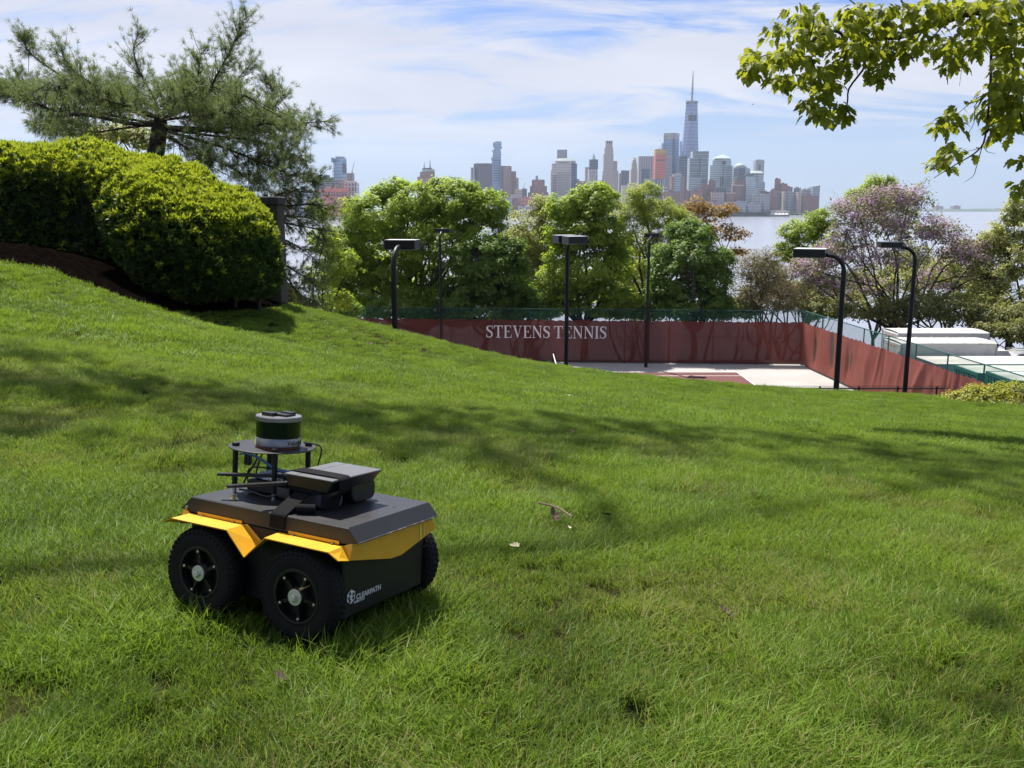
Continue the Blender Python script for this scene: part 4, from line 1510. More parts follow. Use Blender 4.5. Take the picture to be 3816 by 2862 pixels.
fmat('paleglass', (0.40, 0.45, 0.46), (0.17, 0.23, 0.25), 7.5, 9, 0.5, 1.0)
fmat('darkglass', (0.06, 0.085, 0.13), (0.035, 0.05, 0.085), 9, 9, 0.5, 1.0, 0.15)
fmat('blueglass', (0.16, 0.27, 0.40), (0.10, 0.19, 0.32), 10, 12, 0.6, 0.75, 0.12)
fmat('skyglass', (0.28, 0.36, 0.46), (0.18, 0.27, 0.38), 9, 9, 0.6, 1.0, 0.12)
fmat('darkbrown', (0.12, 0.10, 0.11), (0.07, 0.07, 0.09), 300, 6, 0.99, 0.55)
fmat('piers', (0.33, 0.32, 0.32), (0.15, 0.16, 0.18), 300, 9, 0.99, 0.5)
fmat('slate', (0.10, 0.11, 0.13), (0.06, 0.07, 0.09), 9, 9, 0.5, 1.0)
fmat('bandslate', (0.20, 0.22, 0.26), (0.08, 0.10, 0.14), 11, 9, 0.45, 1.0)
fmat('stripe', (0.42, 0.43, 0.47), (0.12, 0.14, 0.19), 11, 9, 0.5, 1.0)
fmat('orangenet', (0.52, 0.13, 0.075), (0.40, 0.10, 0.06), 9, 9, 0.4, 1.0, 0.8)
fmat('redframe', (0.50, 0.14, 0.10), (0.22, 0.10, 0.09), 11, 12, 0.6, 0.7, 0.8)
fmat('yellownet', (0.50, 0.30, 0.06), (0.30, 0.17, 0.05), 10, 10, 0.4, 0.7, 0.8)
fmat('concrete', (0.34, 0.32, 0.29), (0.16, 0.15, 0.14), 9, 11, 0.4, 0.6, 0.8)
fmat('copper', (0.28, 0.34, 0.30), (0.26, 0.32, 0.28), 20, 9, 0.4, 1.0, 0.6)
fmat('steel', (0.25, 0.26, 0.28), (0.22, 0.23, 0.25), 20, 9, 0.4, 1.0, 0.6)
WTCM = facade('facade_tower', (0.25, 0.30, 0.47), (0.215, 0.265, 0.43), 13, 9, 0.5, 1.0, grough=0.16)
WINM = mat('city_window', (0.035, 0.04, 0.05), 0.3)
BANDM = mat('city_band', (0.045, 0.055, 0.065), 0.3)
LEDGEM = mat('city_ledge', (0.55, 0.55, 0.54), 0.7)


def building(label, x, Y, name='tower', cat='building', group='city skyline across the river'):
    """x: photo column of its foot"""
    q = P(x, 805, Y)
    o = empty(name, (float(q[0]), Y, CITY_Z), label, cat, group)
    o['_k'] = 0
    del o['_k']
    return o


def slab(root, part, zf, x0, x1, y0, Y, m_, y1=None, dep=40.0, split=None, dy=0.0):
    """box from photo columns x0..x1 and rows y0 (top) to y1 (bottom, None = ground) at distance Y; split = where the near corner sits"""
    a = zf(x0, y0)
    b_ = zf(x1, y0)
    A_ = P(a[0], a[1], Y)
    B_ = P(b_[0], b_[1], Y)
    ox, oy, oz = root.location
    zt_ = A_[2] - oz
    zb = 0.0 if y1 is None else P(*zf(x0, y1), Y)[2] - oz
    X0, X1 = A_[0] - ox, B_[0] - ox
    yy = Y - oy + dy
    m2 = MB()
    if split is None:
        fp = [(X0, yy), (X1, yy), (X1, yy + dep), (X0, yy + dep)]
    else:
        sx = X0 + (X1 - X0) * split
        l1 = (sx - X0)
        l2 = (X1 - sx)
        fp = [(sx, yy), (X1, yy + l2 * 0.75), (X1 - l1 * 0.75 + 0.0, yy + l2 * 0.75 + l1 * 0.9), (X0, yy + l1 * 0.9)]
        fp = [(sx, yy), (X1, yy + max(l2, 4) * 0.9), (X0 + (X1 - sx), yy + l1 * 0.75 + max(l2, 4) * 0.9), (X0, yy + max(l1, 4) * 0.75)]
    m2.prism(fp, zb, zt_)
    return m2.build(part, FM[m_] if isinstance(m_, str) else m_, root)


def wins(root, part, zf, x0, x1, y0, y1, nx, ny, Y, m_=None, fx=0.55, fy=0.5, proud=0.6):
    """single windows (or floor bands with nx = 1) as pieces of their own on a front face"""
    ox, oy, oz = root.location
    for j in range(ny):
        for i in range(nx):
            xa = x0 + (x1 - x0) * (i + 0.5 - fx / 2) / nx
            xb = x0 + (x1 - x0) * (i + 0.5 + fx / 2) / nx
            ya = y0 + (y1 - y0) * (j + 0.5 - fy / 2) / ny
            yb_ = y0 + (y1 - y0) * (j + 0.5 + fy / 2) / ny
            A_ = P(*zf(xa, ya), Y)
            B_ = P(*zf(xb, yb_), Y)
            o = bpy.data.objects.new(part, UNIT_BY[m_ or 'win'])
            col.objects.link(o)
            o.parent = root
            o.location = (A_[0] - ox, Y - oy - proud, B_[2] - oz)
            o.scale = (B_[0] - A_[0], proud + 1.0, A_[2] - B_[2])


UNIT_BY = {}
for k, mm in (('win', WINM), ('band', BANDM), ('ledge', LEDGEM), ('paleband', mat('city_pale', (0.5, 0.52, 0.54), 0.6))):
    me = MB().box(0, 1, 0, 1, 0, 1).mesh('piece_' + k)
    me.materials.append(mm)
    UNIT_BY[k] = me


def spire(root, part, zf, x, ytop, ybot, Y, r0, r1, m_, dy=10.0):
    t = P(*zf(x, ytop), Y)
    b_ = P(*zf(x, ybot), Y)
    ox, oy, oz = root.location
    return MB().tube([(b_[0] - ox, Y - oy + dy, b_[2] - oz), (t[0] - ox, Y - oy + dy, t[2] - oz)], [r0, r1], 8).build(part, FM[m_], root)


# --- left group
b = building('blue glass tower with notched corners left of the city', ZA(1230, 0)[0], 2700)
slab(b, 'shaft', ZA, 1085, 1375, 165, 2700, 'skyglass', split=0.72)
slab(b, 'upper_wing', ZA, 1072, 1112, 150, 2700, 'blueglass', y1=250, dep=30, dy=-1)
slab(b, 'crown', ZA, 1150, 1310, 125, 2700, 'greyglass', y1=165, dep=28, dy=8)
slab(b, 'dark_panel', ZA, 1303, 1374, 275, 2700, 'slate', y1=470, dep=10, dy=-2)
wins(b, 'pane', ZA, 1095, 1190, 370, 570, 3, 7, 2700, 'band', 0.6, 0.45, 3)
b = building('dark banded office block with rooftop box beside the blue tower', ZA(900, 0)[0], 2660)
slab(b, 'body', ZA, 710, 1090, 560, 2660, 'slate', dep=40)
slab(b, 'penthouse', ZA, 885, 1012, 510, 2660, 'slate', y1=560, dep=20, dy=5)
b = building('low blue-grey building with curved floor bands below the dark block', ZA(1000, 0)[0], 2600)
slab(b, 'body', ZA, 820, 1210, 610, 2600, 'bandslate', dep=30)
wins(b, 'window_band', ZA, 820, 1210, 620, 800, 1, 4, 2600, 'band', 0.98, 0.4)
b = building('pinkish brick block under the tower crane', ZA(1440, 0)[0], 2750)
slab(b, 'body', ZA, 1376, 1515, 470, 2750, 'pinkbrick', dep=30)
cr = building('pale tower crane with raised jib above the pinkish block', ZA(1500, 0)[0], 2760, 'tower_crane', 'crane')
spire(cr, 'mast', ZA, 1500, 440, 640, 2760, 1.6, 1.6, 'steel')
q0, q1 = P(*ZA(1505, 440), 2770), P(*ZA(1557, 228), 2770)
ox, oy, oz = cr.location
MB().tube([(q0[0] - ox, 10, q0[2] - oz), (q1[0] - ox, 10, q1[2] - oz)], [1.0, 0.6], 6).build('jib', FM['steel'], cr)
slab(cr, 'counterweight', ZA, 1478, 1502, 430, 2760, 'steel', y1=450, dep=4, dy=8)
b = building('tan brick block in front of the blue tower foot', ZA(1270, 0)[0], 2620)
slab(b, 'body', ZA, 1190, 1372, 588, 2620, 'tan', dep=30)
b = building('cream office block with square window grid left of the big maple', ZA(1460, 0)[0], 2560)
slab(b, 'body', ZA, 1332, 1600, 670, 2560, 'cream', dep=40)
slab(b, 'top_floor', ZA, 1345, 1560, 635, 2560, 'cream', y1=670, dep=30, dy=6)
wins(b, 'window', ZA, 1345, 1595, 685, 880, 7, 6, 2560, 'win', 0.55, 0.5)
b = building('red-orange concrete frame under construction at the river edge', ZA(1100, 0)[0], 2520)
slab(b, 'lower_frame', ZA, 870, 1405, 850, 2520, 'redframe', dep=35)
slab(b, 'deck', ZA, 785, 1410, 820, 2520, 'orangenet', y1=850, dep=36, dy=-1)
slab(b, 'upper_frame', ZA, 930, 1170, 780, 2520, 'redframe', y1=820, dep=30)
slab(b, 'upper_frame', ZA, 1205, 1390, 790, 2520, 'redframe', y1=820, dep=30)
slab(b, 'core', ZA, 1058, 1122, 732, 2520, 'redframe', y1=780, dep=20, dy=3)
slab(b, 'core', ZA, 950, 1050, 740, 2520, 'concrete', y1=780, dep=20, dy=6)
wins(b, 'bay', ZA, 890, 1395, 860, 960, 9, 3, 2520, 'win', 0.6, 0.6)
b = building('white and blue striped low offices behind the pine tips', ZA(600, 0)[0], 2560)
slab(b, 'body', ZA, 345, 862, 820, 2560, 'stripe', dep=30)
wins(b, 'window_band', ZA, 345, 862, 825, 985, 1, 5, 2560, 'band', 0.99, 0.45)
b = building('low pinkish warehouse at the left end of the waterfront', ZA(210, 0)[0], 2580)
slab(b, 'body', ZA, 60, 345, 850, 2580, 'pinkbrick', dep=40)
slab(b, 'roof_shed', ZA, 90, 330, 820, 2580, 'tan', y1=850, dep=20, dy=6)

# --- group over the big maple
b = building('stepped brown tower with green crown and twin antennas', ZB(330, 0)[0], 3000)
slab(b, 'base_tier', ZB, 200, 470, 622, 3000, 'brick', split=0.82)
slab(b, 'upper_tier', ZB, 240, 470, 548, 3000, 'brick', split=0.8, y1=625, dy=2)
slab(b, 'crown', ZB, 282, 460, 515, 3000, 'copper', y1=548, dep=25, dy=8)
slab(b, 'crown_top', ZB, 290, 425, 495, 3000, 'slate', y1=515, dep=20, dy=10)
spire(b, 'antenna', ZB, 312, 400, 495, 3000, 2.2, 0.4, 'steel', 18)
spire(b, 'antenna', ZB, 398, 368, 495, 3000, 2.6, 0.4, 'steel', 18)
b = building('small grey slab just right of the twin-antenna tower', ZB(735, 0)[0], 3100)
slab(b, 'body', ZB, 690, 778, 632, 3100, 'grey', dep=30)
b = building('tiny blue-grey block peeking over the maple crown', ZB(887, 0)[0], 3400)
slab(b, 'body', ZB, 862, 912, 702, 3400, 'greyglass', dep=30)
b = building('dark windowless slab next to the stacked-box tower', ZB(1150, 0)[0], 3250)
slab(b, 'body', ZB, 1045, 1315, 432, 3250, 'darkbrown', split=0.35)
slab(b, 'side_tower', ZB, 1002, 1060, 490, 3250, 'piers', dep=30, dy=4)
slab(b, 'parapet', ZB, 1070, 1300, 425, 3250, 'slate', y1=436, dep=10, dy=20)
b = building('slender pale tower of shifted stacked boxes', ZB(1380, 0)[0], 3376)
for (x0, x1, y0, y1) in [(1312, 1450, 360, None), (1332, 1448, 240, 362), (1345, 1440, 180, 245), (1330, 1455, 120, 190), (1365, 1455, 108, 125)]:
    slab(b, 'box', ZB, x0, x1, y0, 3376, 'skyglass', y1=y1, dep=30, dy=random.uniform(-2, 2))
for (x0, x1, y0, y1) in [(1302, 1330, 345, 368), (1315, 1345, 232, 256), (1440, 1465, 185, 215), (1440, 1454, 285, 322), (1322, 1340, 318, 335), (1436, 1448, 380, 400), (1312, 1330, 420, 435), (1326, 1342, 285, 300)]:
    slab(b, 'balcony_box', ZB, x0, x1, y0, 3376, 'paleglass', y1=y1, dep=18, dy=-4)
wins(b, 'pane', ZB, 1340, 1440, 370, 700, 3, 9, 3376, 'band', 0.3, 0.5, 2)
b = building('brown stone slab tower right of the stacked-box tower', ZB(1530, 0)[0], 3350)
slab(b, 'shaft', ZB, 1447, 1605, 465, 3350, 'darkbrown', split=0.25)
b['label'] = 'reddish brown slab tower right of the stacked-box tower'
slab(b, 'face', ZB, 1480, 1600, 470, 3345, 'pinkbrick', dep=6)
slab(b, 'step', ZB, 1600, 1672, 545, 3350, 'brick', dep=30, dy=4)
slab(b, 'step', ZB, 1668, 1710, 640, 3350, 'tan', dep=30, dy=8)
b = building('stepped red-brown mansarded tower with small roof tank', ZB(2000, 0)[0], 3260)
for (x0, x1, y0, y1) in [(1848, 2152, 855, None), (1878, 2130, 760, 860), (1905, 2095, 668, 765)]:
    slab(b, 'tier', ZB, x0, x1, y0, 3260, 'brick', y1=y1, split=0.6)
slab(b, 'tank', ZB, 1962, 1998, 607, 3260, 'steel', y1=668, dep=8, dy=18)
for (lab, x0, x1, y0, m_, Y) in [('low tan block between brown slab and mansarded tower', 1655, 1757, 812, 'tan', 3240), ('small dark block beside a thin crane', 1760, 1832, 802, 'slate', 3250),
                                  ('pale long roof low over the maple edge', 1590, 1745, 890, 'limestone', 3225), ('red brick loft right of the glassy low block', 1617, 1700, 948, 'brick2', 3215),
                                  ('pink scaffolded loft by the pier sheds', 1745, 1872, 922, 'redframe', 3212), ('brown warehouse half hidden by pale treetop', 1882, 2065, 942, 'brick', 3210),
                                  ('low glassy block at the big maple right edge', 1505, 1612, 962, 'skyglass', 3214), ('grey warehouse row under the mansarded tower', 1870, 2190, 900, 'grey', 3222),
                                  ('white-framed pier shed at the water', 1700, 1880, 1065, 'stripe', 3204)]:
    b = building(lab, ZB((x0 + x1) / 2, 0)[0], Y, 'low_building')
    slab(b, 'body', ZB, x0, x1, y0, Y, m_, dep=30)
    slab(b, 'roof_box', ZB, x0 + (x1 - x0) * 0.3, x0 + (x1 - x0) * 0.55, y0 - 14, Y, 'grey', y1=y0, dep=8, dy=8)
cr = building('thin crane leaning over the small dark block', ZB(1770, 0)[0], 3270, 'tower_crane', 'crane')
q0, q1 = P(*ZB(1765, 800), 3270), P(*ZB(1810, 712), 3270)
ox, oy, oz = cr.location
MB().tube([(q0[0] - ox, 0, 0), (q0[0] - ox, 0, q0[2] - oz)], 1.0, 6).build('mast', FM['steel'], cr)
MB().tube([(q0[0] - ox, 0, q0[2] - oz), (q1[0] - ox, 0, q1[2] - oz)], 0.8, 6).build('jib', FM['steel'], cr)

# --- middle group
b = building('grey ribbed tower rising behind the grid-windowed stone block', ZC(308, 0)[0], 3600)
slab(b, 'shaft', ZC, 233, 384, 318, 3600, 'piers', dep=40)
b = building('broad stone tower with regular window grid and green sloped roof', ZC(330, 0)[0], 3300)
slab(b, 'left_wing', ZC, 136, 230, 632, 3300, 'limestone', dep=40, dy=2)
slab(b, 'left_step', ZC, 152, 240, 530, 3300, 'limestone', y1=640, dep=40, dy=4)
slab(b, 'main', ZC, 205, 450, 490, 3300, 'limestone', dep=50)
slab(b, 'glass_wing', ZC, 448, 536, 530, 3300, 'darkglass', dep=40, dy=3)
slab(b, 'glass_step', ZC, 450, 515, 480, 3300, 'greyglass', y1=540, dep=40, dy=6)
rt_ = MB()
A_ = [P(*ZC(x, y), 3300) for x, y in ((215, 490), (515, 490), (490, 443), (240, 450))]
ox, oy, oz = b.location
rt_.hexa([(A_[0][0] - ox, 0, A_[0][2] - oz), (A_[1][0] - ox, 0, A_[1][2] - oz), (A_[1][0] - ox, 45, A_[1][2] - oz), (A_[0][0] - ox, 45, A_[0][2] - oz),
          (A_[3][0] - ox, 10, A_[3][2] - oz), (A_[2][0] - ox, 10, A_[2][2] - oz), (A_[2][0] - ox, 35, A_[2][2] - oz), (A_[3][0] - ox, 35, A_[3][2] - oz)])
rt_.build('roof', FM['copper'], b)
wins(b, 'window', ZC, 240, 420, 660, 1010, 12, 14, 3300, 'win', 0.5, 0.45, 0.5)
wins(b, 'window', ZC, 160, 232, 700, 1010, 4, 12, 3299, 'win', 0.5, 0.45, 0.5)
wins(b, 'window', ZC, 250, 405, 505, 528, 7, 1, 3300, 'win', 0.5, 0.8, 0.5)
b = building('brown block between the grid tower and the wrapped spire', ZC(600, 0)[0], 3280, 'low_building')
slab(b, 'body', ZC, 535, 662, 798, 3280, 'brick', dep=30)
slab(b, 'step', ZC, 535, 572, 765, 3280, 'grey', y1=800, dep=20, dy=5)
b = building('thin grey slab left of the wrapped spire', ZC(690, 0)[0], 3720)
slab(b, 'body', ZC, 662, 728, 585, 3720, 'piers', dep=30)
b = building('gothic tower wrapped in dark netting under a green spire', ZC(785, 0)[0], 3650)
slab(b, 'lower_shaft', ZC, 715, 850, 615, 3650, 'cream', dep=35)
slab(b, 'netting', ZC, 725, 856, 468, 3650, 'darkglass', y1=615, dep=34, dy=-1)
ox, oy, oz = b.location
A_ = [P(*ZC(x, y), 3650) for x, y in ((765, 468), (822, 468), (795, 362))]
m = MB()
m.add([(A_[0][0] - ox, 2, A_[0][2] - oz), (A_[1][0] - ox, 2, A_[1][2] - oz), (A_[1][0] - ox, 30, A_[1][2] - oz), (A_[0][0] - ox, 30, A_[0][2] - oz), (A_[2][0] - ox, 16, A_[2][2] - oz)],
      [(0, 1, 4), (1, 2, 4), (2, 3, 4), (3, 0, 4), (3, 2, 1, 0)])
m.build('spire', FM['copper'], b)
wins(b, 'pier', ZC, 722, 846, 620, 815, 8, 1, 3650, 'paleband', 0.3, 0.98, 1.5)
b = building('old stone block with columns at the wrapped spire foot', ZC(760, 0)[0], 3290, 'low_building')
slab(b, 'body', ZC, 672, 850, 822, 3290, 'limestone', dep=30)
slab(b, 'attic', ZC, 705, 815, 800, 3290, 'copper', y1=822, dep=20, dy=5)
b = building('brown block below the tall limestone tower', ZC(960, 0)[0], 3285, 'low_building')
slab(b, 'body', ZC, 820, 1020, 818, 3285, 'brick', dep=30)
slab(b, 'step', ZC, 900, 985, 788, 3285, 'brick', y1=818, dep=20, dy=5)
b = building('tall slim limestone tower with narrowing crown', ZC(1015, 0)[0], 3620)
slab(b, 'base', ZC, 932, 1165, 640, 3620, 'limestone', dep=40)
slab(b, 'shaft', ZC, 945, 1092, 380, 3620, 'limestone', y1=645, dep=38, dy=1)
slab(b, 'upper_shaft', ZC, 960, 1087, 285, 3620, 'limestone', y1=384, dep=36, dy=2)
slab(b, 'crown', ZC, 975, 1079, 182, 3620, 'limestone', y1=290, dep=34, dy=3)
slab(b, 'shoulder', ZC, 1085, 1150, 492, 3620, 'tan', y1=642, dep=30, dy=2)
wins(b, 'opening', ZC, 985, 1075, 190, 225, 3, 1, 3622, 'win', 0.45, 0.8, 1.5)
b = building('pair of grey slabs right of the tall limestone tower', ZC(1260, 0)[0], 3700)
slab(b, 'body', ZC, 1210, 1342, 634, 3700, 'slate', split=0.3)
slab(b, 'wing', ZC, 1176, 1215, 678, 3700, 'piers', dep=30, dy=4)
b = building('stepped art deco tower ending in a needle point', ZC(1412, 0)[0], 3900)
slab(b, 'base', ZC, 1360, 1456, 620, 3900, 'tan', dep=40)
slab(b, 'shaft', ZC, 1378, 1450, 515, 3900, 'tan', y1=625, dep=34, dy=2)
slab(b, 'upper', ZC, 1394, 1440, 470, 3900, 'tan', y1=518, dep=26, dy=4)
spire(b, 'needle', ZC, 1417, 425, 470, 3900, 10, 0.8, 'tan', 16)
b = building('pale stone hall low behind the locust crown', ZC(1330, 0)[0], 3270, 'low_building')
slab(b, 'body', ZC, 1225, 1430, 862, 3270, 'limestone', dep=30)
slab(b, 'attic', ZC, 1310, 1430, 838, 3270, 'tan', y1=862, dep=20, dy=6)
b = building('wide ribbed grey office tower behind a dark glass cube', ZC(1605, 0)[0], 3640)
slab(b, 'body', ZC, 1485, 1728, 418, 3640, 'piers', dep=50)
b = building('dark glass cube in front of the ribbed grey tower', ZC(1590, 0)[0], 3420)
slab(b, 'body', ZC, 1522, 1662, 610, 3420, 'darkglass', split=0.2)
b = building('blue-grey glass step block beneath the orange-netted tower', ZC(1650, 0)[0], 3400, 'low_building')
slab(b, 'body', ZC, 1575, 1725, 762, 3400, 'greyglass', dep=30)
slab(b, 'base', ZC, 1600, 1760, 832, 3380, 'grey', dep=20)
b = building('unfinished tower netted orange with yellow top', ZC(1812, 0)[0], 3480)
slab(b, 'glass_foot', ZC, 1742, 1862, 760, 3480, 'darkglass', dep=40)
wins(b, 'glass_strip', ZC, 1745, 1860, 772, 985, 3, 1, 3480, 'paleband', 0.25, 0.98, 1.5)
slab(b, 'orange_netting', ZC, 1732, 1892, 385, 3480, 'orangenet', y1=765, dep=42, dy=-1)
slab(b, 'yellow_netting', ZC, 1734, 1894, 310, 3480, 'yellownet', y1=388, dep=42, dy=-2)
wins(b, 'net_band', ZC, 1735, 1890, 460, 500, 1, 1, 3479, 'win', 0.98, 0.3, 1.0)
spire(b, 'hoist', ZC, 1803, 262, 312, 3480, 1.2, 0.8, 'steel')
b = building('tall blue glass tower with unfinished concrete top', ZC(1990, 0)[0], 3700)
slab(b, 'shaft', ZC, 1872, 2112, 155, 3700, 'blueglass', split=0.55)
slab(b, 'concrete_top', ZC, 1874, 2114, 62, 3700, 'concrete', y1=158, split=0.55, dy=-1)
slab(b, 'low_wing', ZC, 1842, 1880, 220, 3700, 'blueglass', dep=30, dy=10)
slab(b, 'dark_slot', ZC, 1995, 2030, 155, 3698, 'darkglass', dep=6)
cr = building('red crane leaning on the blue glass tower', ZC(1890, 0)[0], 3690, 'tower_crane', 'crane')
ox, oy, oz = cr.location
q0, q1 = P(*ZC(1895, 285), 3690), P(*ZC(1915, 190), 3690)
MB().tube([(0, 0, 0), (q0[0] - ox, 0, q0[2] - oz)], 1.4, 6).build('mast', FM['redframe'], cr)
MB().tube([(q0[0] - ox, 0, q0[2] - oz), (q1[0] - ox, 0, q1[2] - oz)], 1.0, 6).build('jib', FM['redframe'], cr)
q1 = P(*ZC(1795, 170), 3690)
MB().tube([(q0[0] - ox, 0, q0[2] - oz), (q1[0] - ox, 0, q1[2] - oz)], 0.8, 6).build('jib', FM['steel'], cr)
b = building('grey glass tower between orange-netted and blue glass towers', ZC(1930, 0)[0], 3560)
slab(b, 'body', ZC, 1880, 1990, 400, 3560, 'greyglass', dep=40)
wins(b, 'floor_band', ZC, 1880, 1990, 405, 440, 1, 3, 3560, 'paleband', 0.98, 0.4, 1)
b = building('pale blue sliver tower hiding behind the tallest tower', ZC(2125, 0)[0], 3900)
slab(b, 'body', ZC, 2105, 2160, 190, 3900, 'skyglass', dep=30)
b = building('white low annex left of the brick tower with glass bay', ZC(1885, 0)[0], 3330, 'low_building')
slab(b, 'body', ZC, 1858, 1915, 865, 3330, 'stripe', dep=20)
b = building('brown brick tower with pale glass centre bay', ZC(2075, 0)[0], 3240)
slab(b, 'body', ZC, 1978, 2178, 730, 3240, 'brick', dep=35)
slab(b, 'glass_bay', ZC, 2025, 2118, 722, 3238, 'greyglass', y1=960, dep=6)
slab(b, 'crown', ZC, 2010, 2140, 690, 3240, 'limestone', y1=732, dep=20, dy=5)
slab(b, 'crown_top', ZC, 2050, 2120, 676, 3240, 'limestone', y1=692, dep=12, dy=8)
b = building('low brown brick wing left of the glass-bay tower', ZC(1920, 0)[0], 3225, 'low_building')
slab(b, 'body', ZC, 1862, 1990, 965, 3225, 'brick', dep=30)
slab(b, 'penthouse', ZC, 1935, 2000, 930, 3225, 'brick2', y1=966, dep=15, dy=5)

# --- the tallest tower: square base turning into an octagon and back to a turned square
def Z3(x, y): return 2000 + x / 2.011, 200 + y / 2.011


tw = building('tallest tower of faceted blue glass with mast', Z3(1152, 0)[0], 3660)
ox, oy, oz = tw.location
L0 = P(*Z3(1084, 800), 3660)
xl = P(*Z3(1072, 1000), 3660)[0] - ox
xr = P(*Z3(1219, 1000), 3660)[0] - ox
zt_ = P(*Z3(1150, 368), 3660)[2] - oz
tl = P(*Z3(1131, 368), 3660)[0] - ox
tr_ = P(*Z3(1216, 368), 3660)[0] - ox
cxm = (xl + xr) / 2
hw_ = (xr - xl) / 2
base = [(xl, -hw_), (xr, -hw_), (xr, hw_), (xl, hw_)]
tcx = (tl + tr_) / 2
thw = (tr_ - tl) / 2
top = [(tcx - 0.1 * thw, -thw * 1.25), (tr_, -0.1 * thw), (tcx + 0.1 * thw, thw * 1.25), (tl, 0.1 * thw)]
m = MB()
vs_ = [(a, b2 + 30, 0) for a, b2 in base] + [(a, b2 + 30, 57) for a, b2 in base] + [(a, b2 + 30, zt_) for a, b2 in top]
m.add(vs_, [(3, 2, 1, 0), (0, 1, 5, 4), (1, 2, 6, 5), (2, 3, 7, 6), (3, 0, 4, 7),
            (4, 5, 8), (5, 9, 8), (5, 6, 9), (6, 10, 9), (6, 7, 10), (7, 11, 10), (7, 4, 11), (4, 8, 11), (8, 9, 10, 11)])
m.build('shaft', WTCM, tw)
pz = P(*Z3(1150, 350), 3660)[2] - oz
MB().lathe([(thw * 1.05, zt_ + 1), (thw * 1.05, pz - 6)], 24, (tcx, 30, 0)).build('parapet', FM['slate'], tw)
MB().lathe([(thw * 1.1, pz - 6), (thw * 1.1, pz)], 24, (tcx, 30, 0)).build('roof_ring', FM['steel'], tw)
mz = P(*Z3(1185, 120), 3660)[2] - oz
mx0, mx1 = P(*Z3(1174, 350), 3660)[0] - ox, P(*Z3(1185, 120), 3660)[0] - ox
mast = MB()
nseg = 9
mast.tube([(mx0 + (mx1 - mx0) * t, 30, pz + (mz - pz) * t) for t in np.linspace(0, 1, nseg)], list(np.linspace(4.6, 1.0, nseg)), 8)
mo = mast.build('mast', FM['steel'], tw)
for t in (0.25, 0.4, 0.55, 0.68, 0.8):
    r = 6.0 * (1 - t) + 2.0
    MB().lathe([(r, 0), (r, 2.6)], 10, (mx0 + (mx1 - mx0) * t, 30, pz + (mz - pz) * t)).build('mast_ring', FM['steel'], mo)
pw_ = MB()
pq0, pq1 = P(*Z3(1135, 457), 3628), P(*Z3(1200, 508), 3628)
wins(tw, 'louvre_panel', Z3, 1136, 1198, 458, 506, 5, 1, 3630, 'band', 0.8, 0.95, 0.5)
b = building('dark blue glass block leaning against the tallest tower foot', ZD(245, 0)[0], 3580)
slab(b, 'body', ZD, 190, 292, 575, 3580, 'darkglass', dep=30)

# --- right of the tallest tower
b = building('curved pale banded tower with strongly striped floors', ZD(440, 0)[0], 3330)
slab(b, 'upper', ZD, 365, 580, 512, 3330, 'paleglass', dep=40, dy=3)
slab(b, 'lower', ZD, 322, 560, 602, 3330, 'paleglass', dep=40)
slab(b, 'foot', ZD, 308, 470, 860, 3330, 'paleglass', dep=10, dy=-6)
slab(b, 'dark_seam', ZD, 448, 478, 610, 3328, 'slate', dep=4)
wins(b, 'floor_band', ZD, 325, 446, 612, 1020, 1, 20, 3330, 'band', 0.99, 0.42, 1.2)
wins(b, 'floor_band', ZD, 480, 560, 612, 940, 1, 16, 3330, 'band', 0.99, 0.42, 1.2)
wins(b, 'floor_band', ZD, 367, 578, 518, 600, 1, 4, 3333, 'band', 0.99, 0.4, 1.0)
b = building('broad glass tower under a green copper pyramid', ZD(770, 0)[0], 3400)
for (x0, x1, y0, y1) in [(622, 916, 695, None), (650, 896, 630, 698), (670, 882, 605, 633)]:
    slab(b, 'tier', ZD, x0, x1, y0, 3400, 'paleglass', y1=y1, split=0.6)
ox, oy, oz = b.location
A_ = [P(*ZD(x, y), 3400) for x, y in ((668, 606), (884, 606), (780, 546))]
m = MB()
m.add([(A_[0][0] - ox, 2, A_[0][2] - oz), (A_[1][0] - ox, 2, A_[1][2] - oz), (A_[1][0] - ox, 62, A_[1][2] - oz), (A_[0][0] - ox, 62, A_[0][2] - oz), (A_[2][0] - ox, 30, A_[2][2] - oz)],
      [(0, 1, 4), (1, 2, 4), (2, 3, 4), (3, 0, 4), (3, 2, 1, 0)])
m.build('pyramid_roof', FM['copper'], b)
wins(b, 'window', ZD, 755, 802, 642, 690, 1, 1, 3400, 'win', 1, 1, 1.5)
wins(b, 'floor_band', ZD, 760, 905, 710, 1000, 1, 12, 3402, 'band', 0.99, 0.3, 0.8)
wins(b, 'dark_bay', ZD, 722, 768, 850, 985, 2, 5, 3398, 'band', 0.7, 0.8, 1.2)
b = building('stepped glass tower topped by a copper dome', ZD(1015, 0)[0], 3450)
slab(b, 'body', ZD, 908, 1126, 738, 3450, 'paleglass', dep=45)
slab(b, 'drum', ZD, 935, 1090, 722, 3450, 'grey', y1=740, dep=35, dy=4)
c0 = P(*ZD(1012, 724), 3450)
rr = (P(*ZD(1088, 724), 3450)[0] - P(*ZD(936, 724), 3450)[0]) / 2
hz_ = P(*ZD(1012, 668), 3450)[2] - c0[2]
ox, oy, oz = b.location
MB().lathe([(rr * math.cos(t), hz_ * math.sin(t)) for t in np.linspace(0, PI / 2 - 0.02, 9)], 28, (c0[0] - ox, 24, c0[2] - oz)).build('dome', FM['copper'], b, True)
slab(b, 'dark_front', ZD, 985, 1065, 735, 3446, 'slate', dep=4)
wins(b, 'floor_band', ZD, 915, 985, 745, 950, 1, 10, 3449, 'band', 0.95, 0.35, 0.8)
b = building('brown glass ziggurat below the domed tower', ZD(1000, 0)[0], 3300)
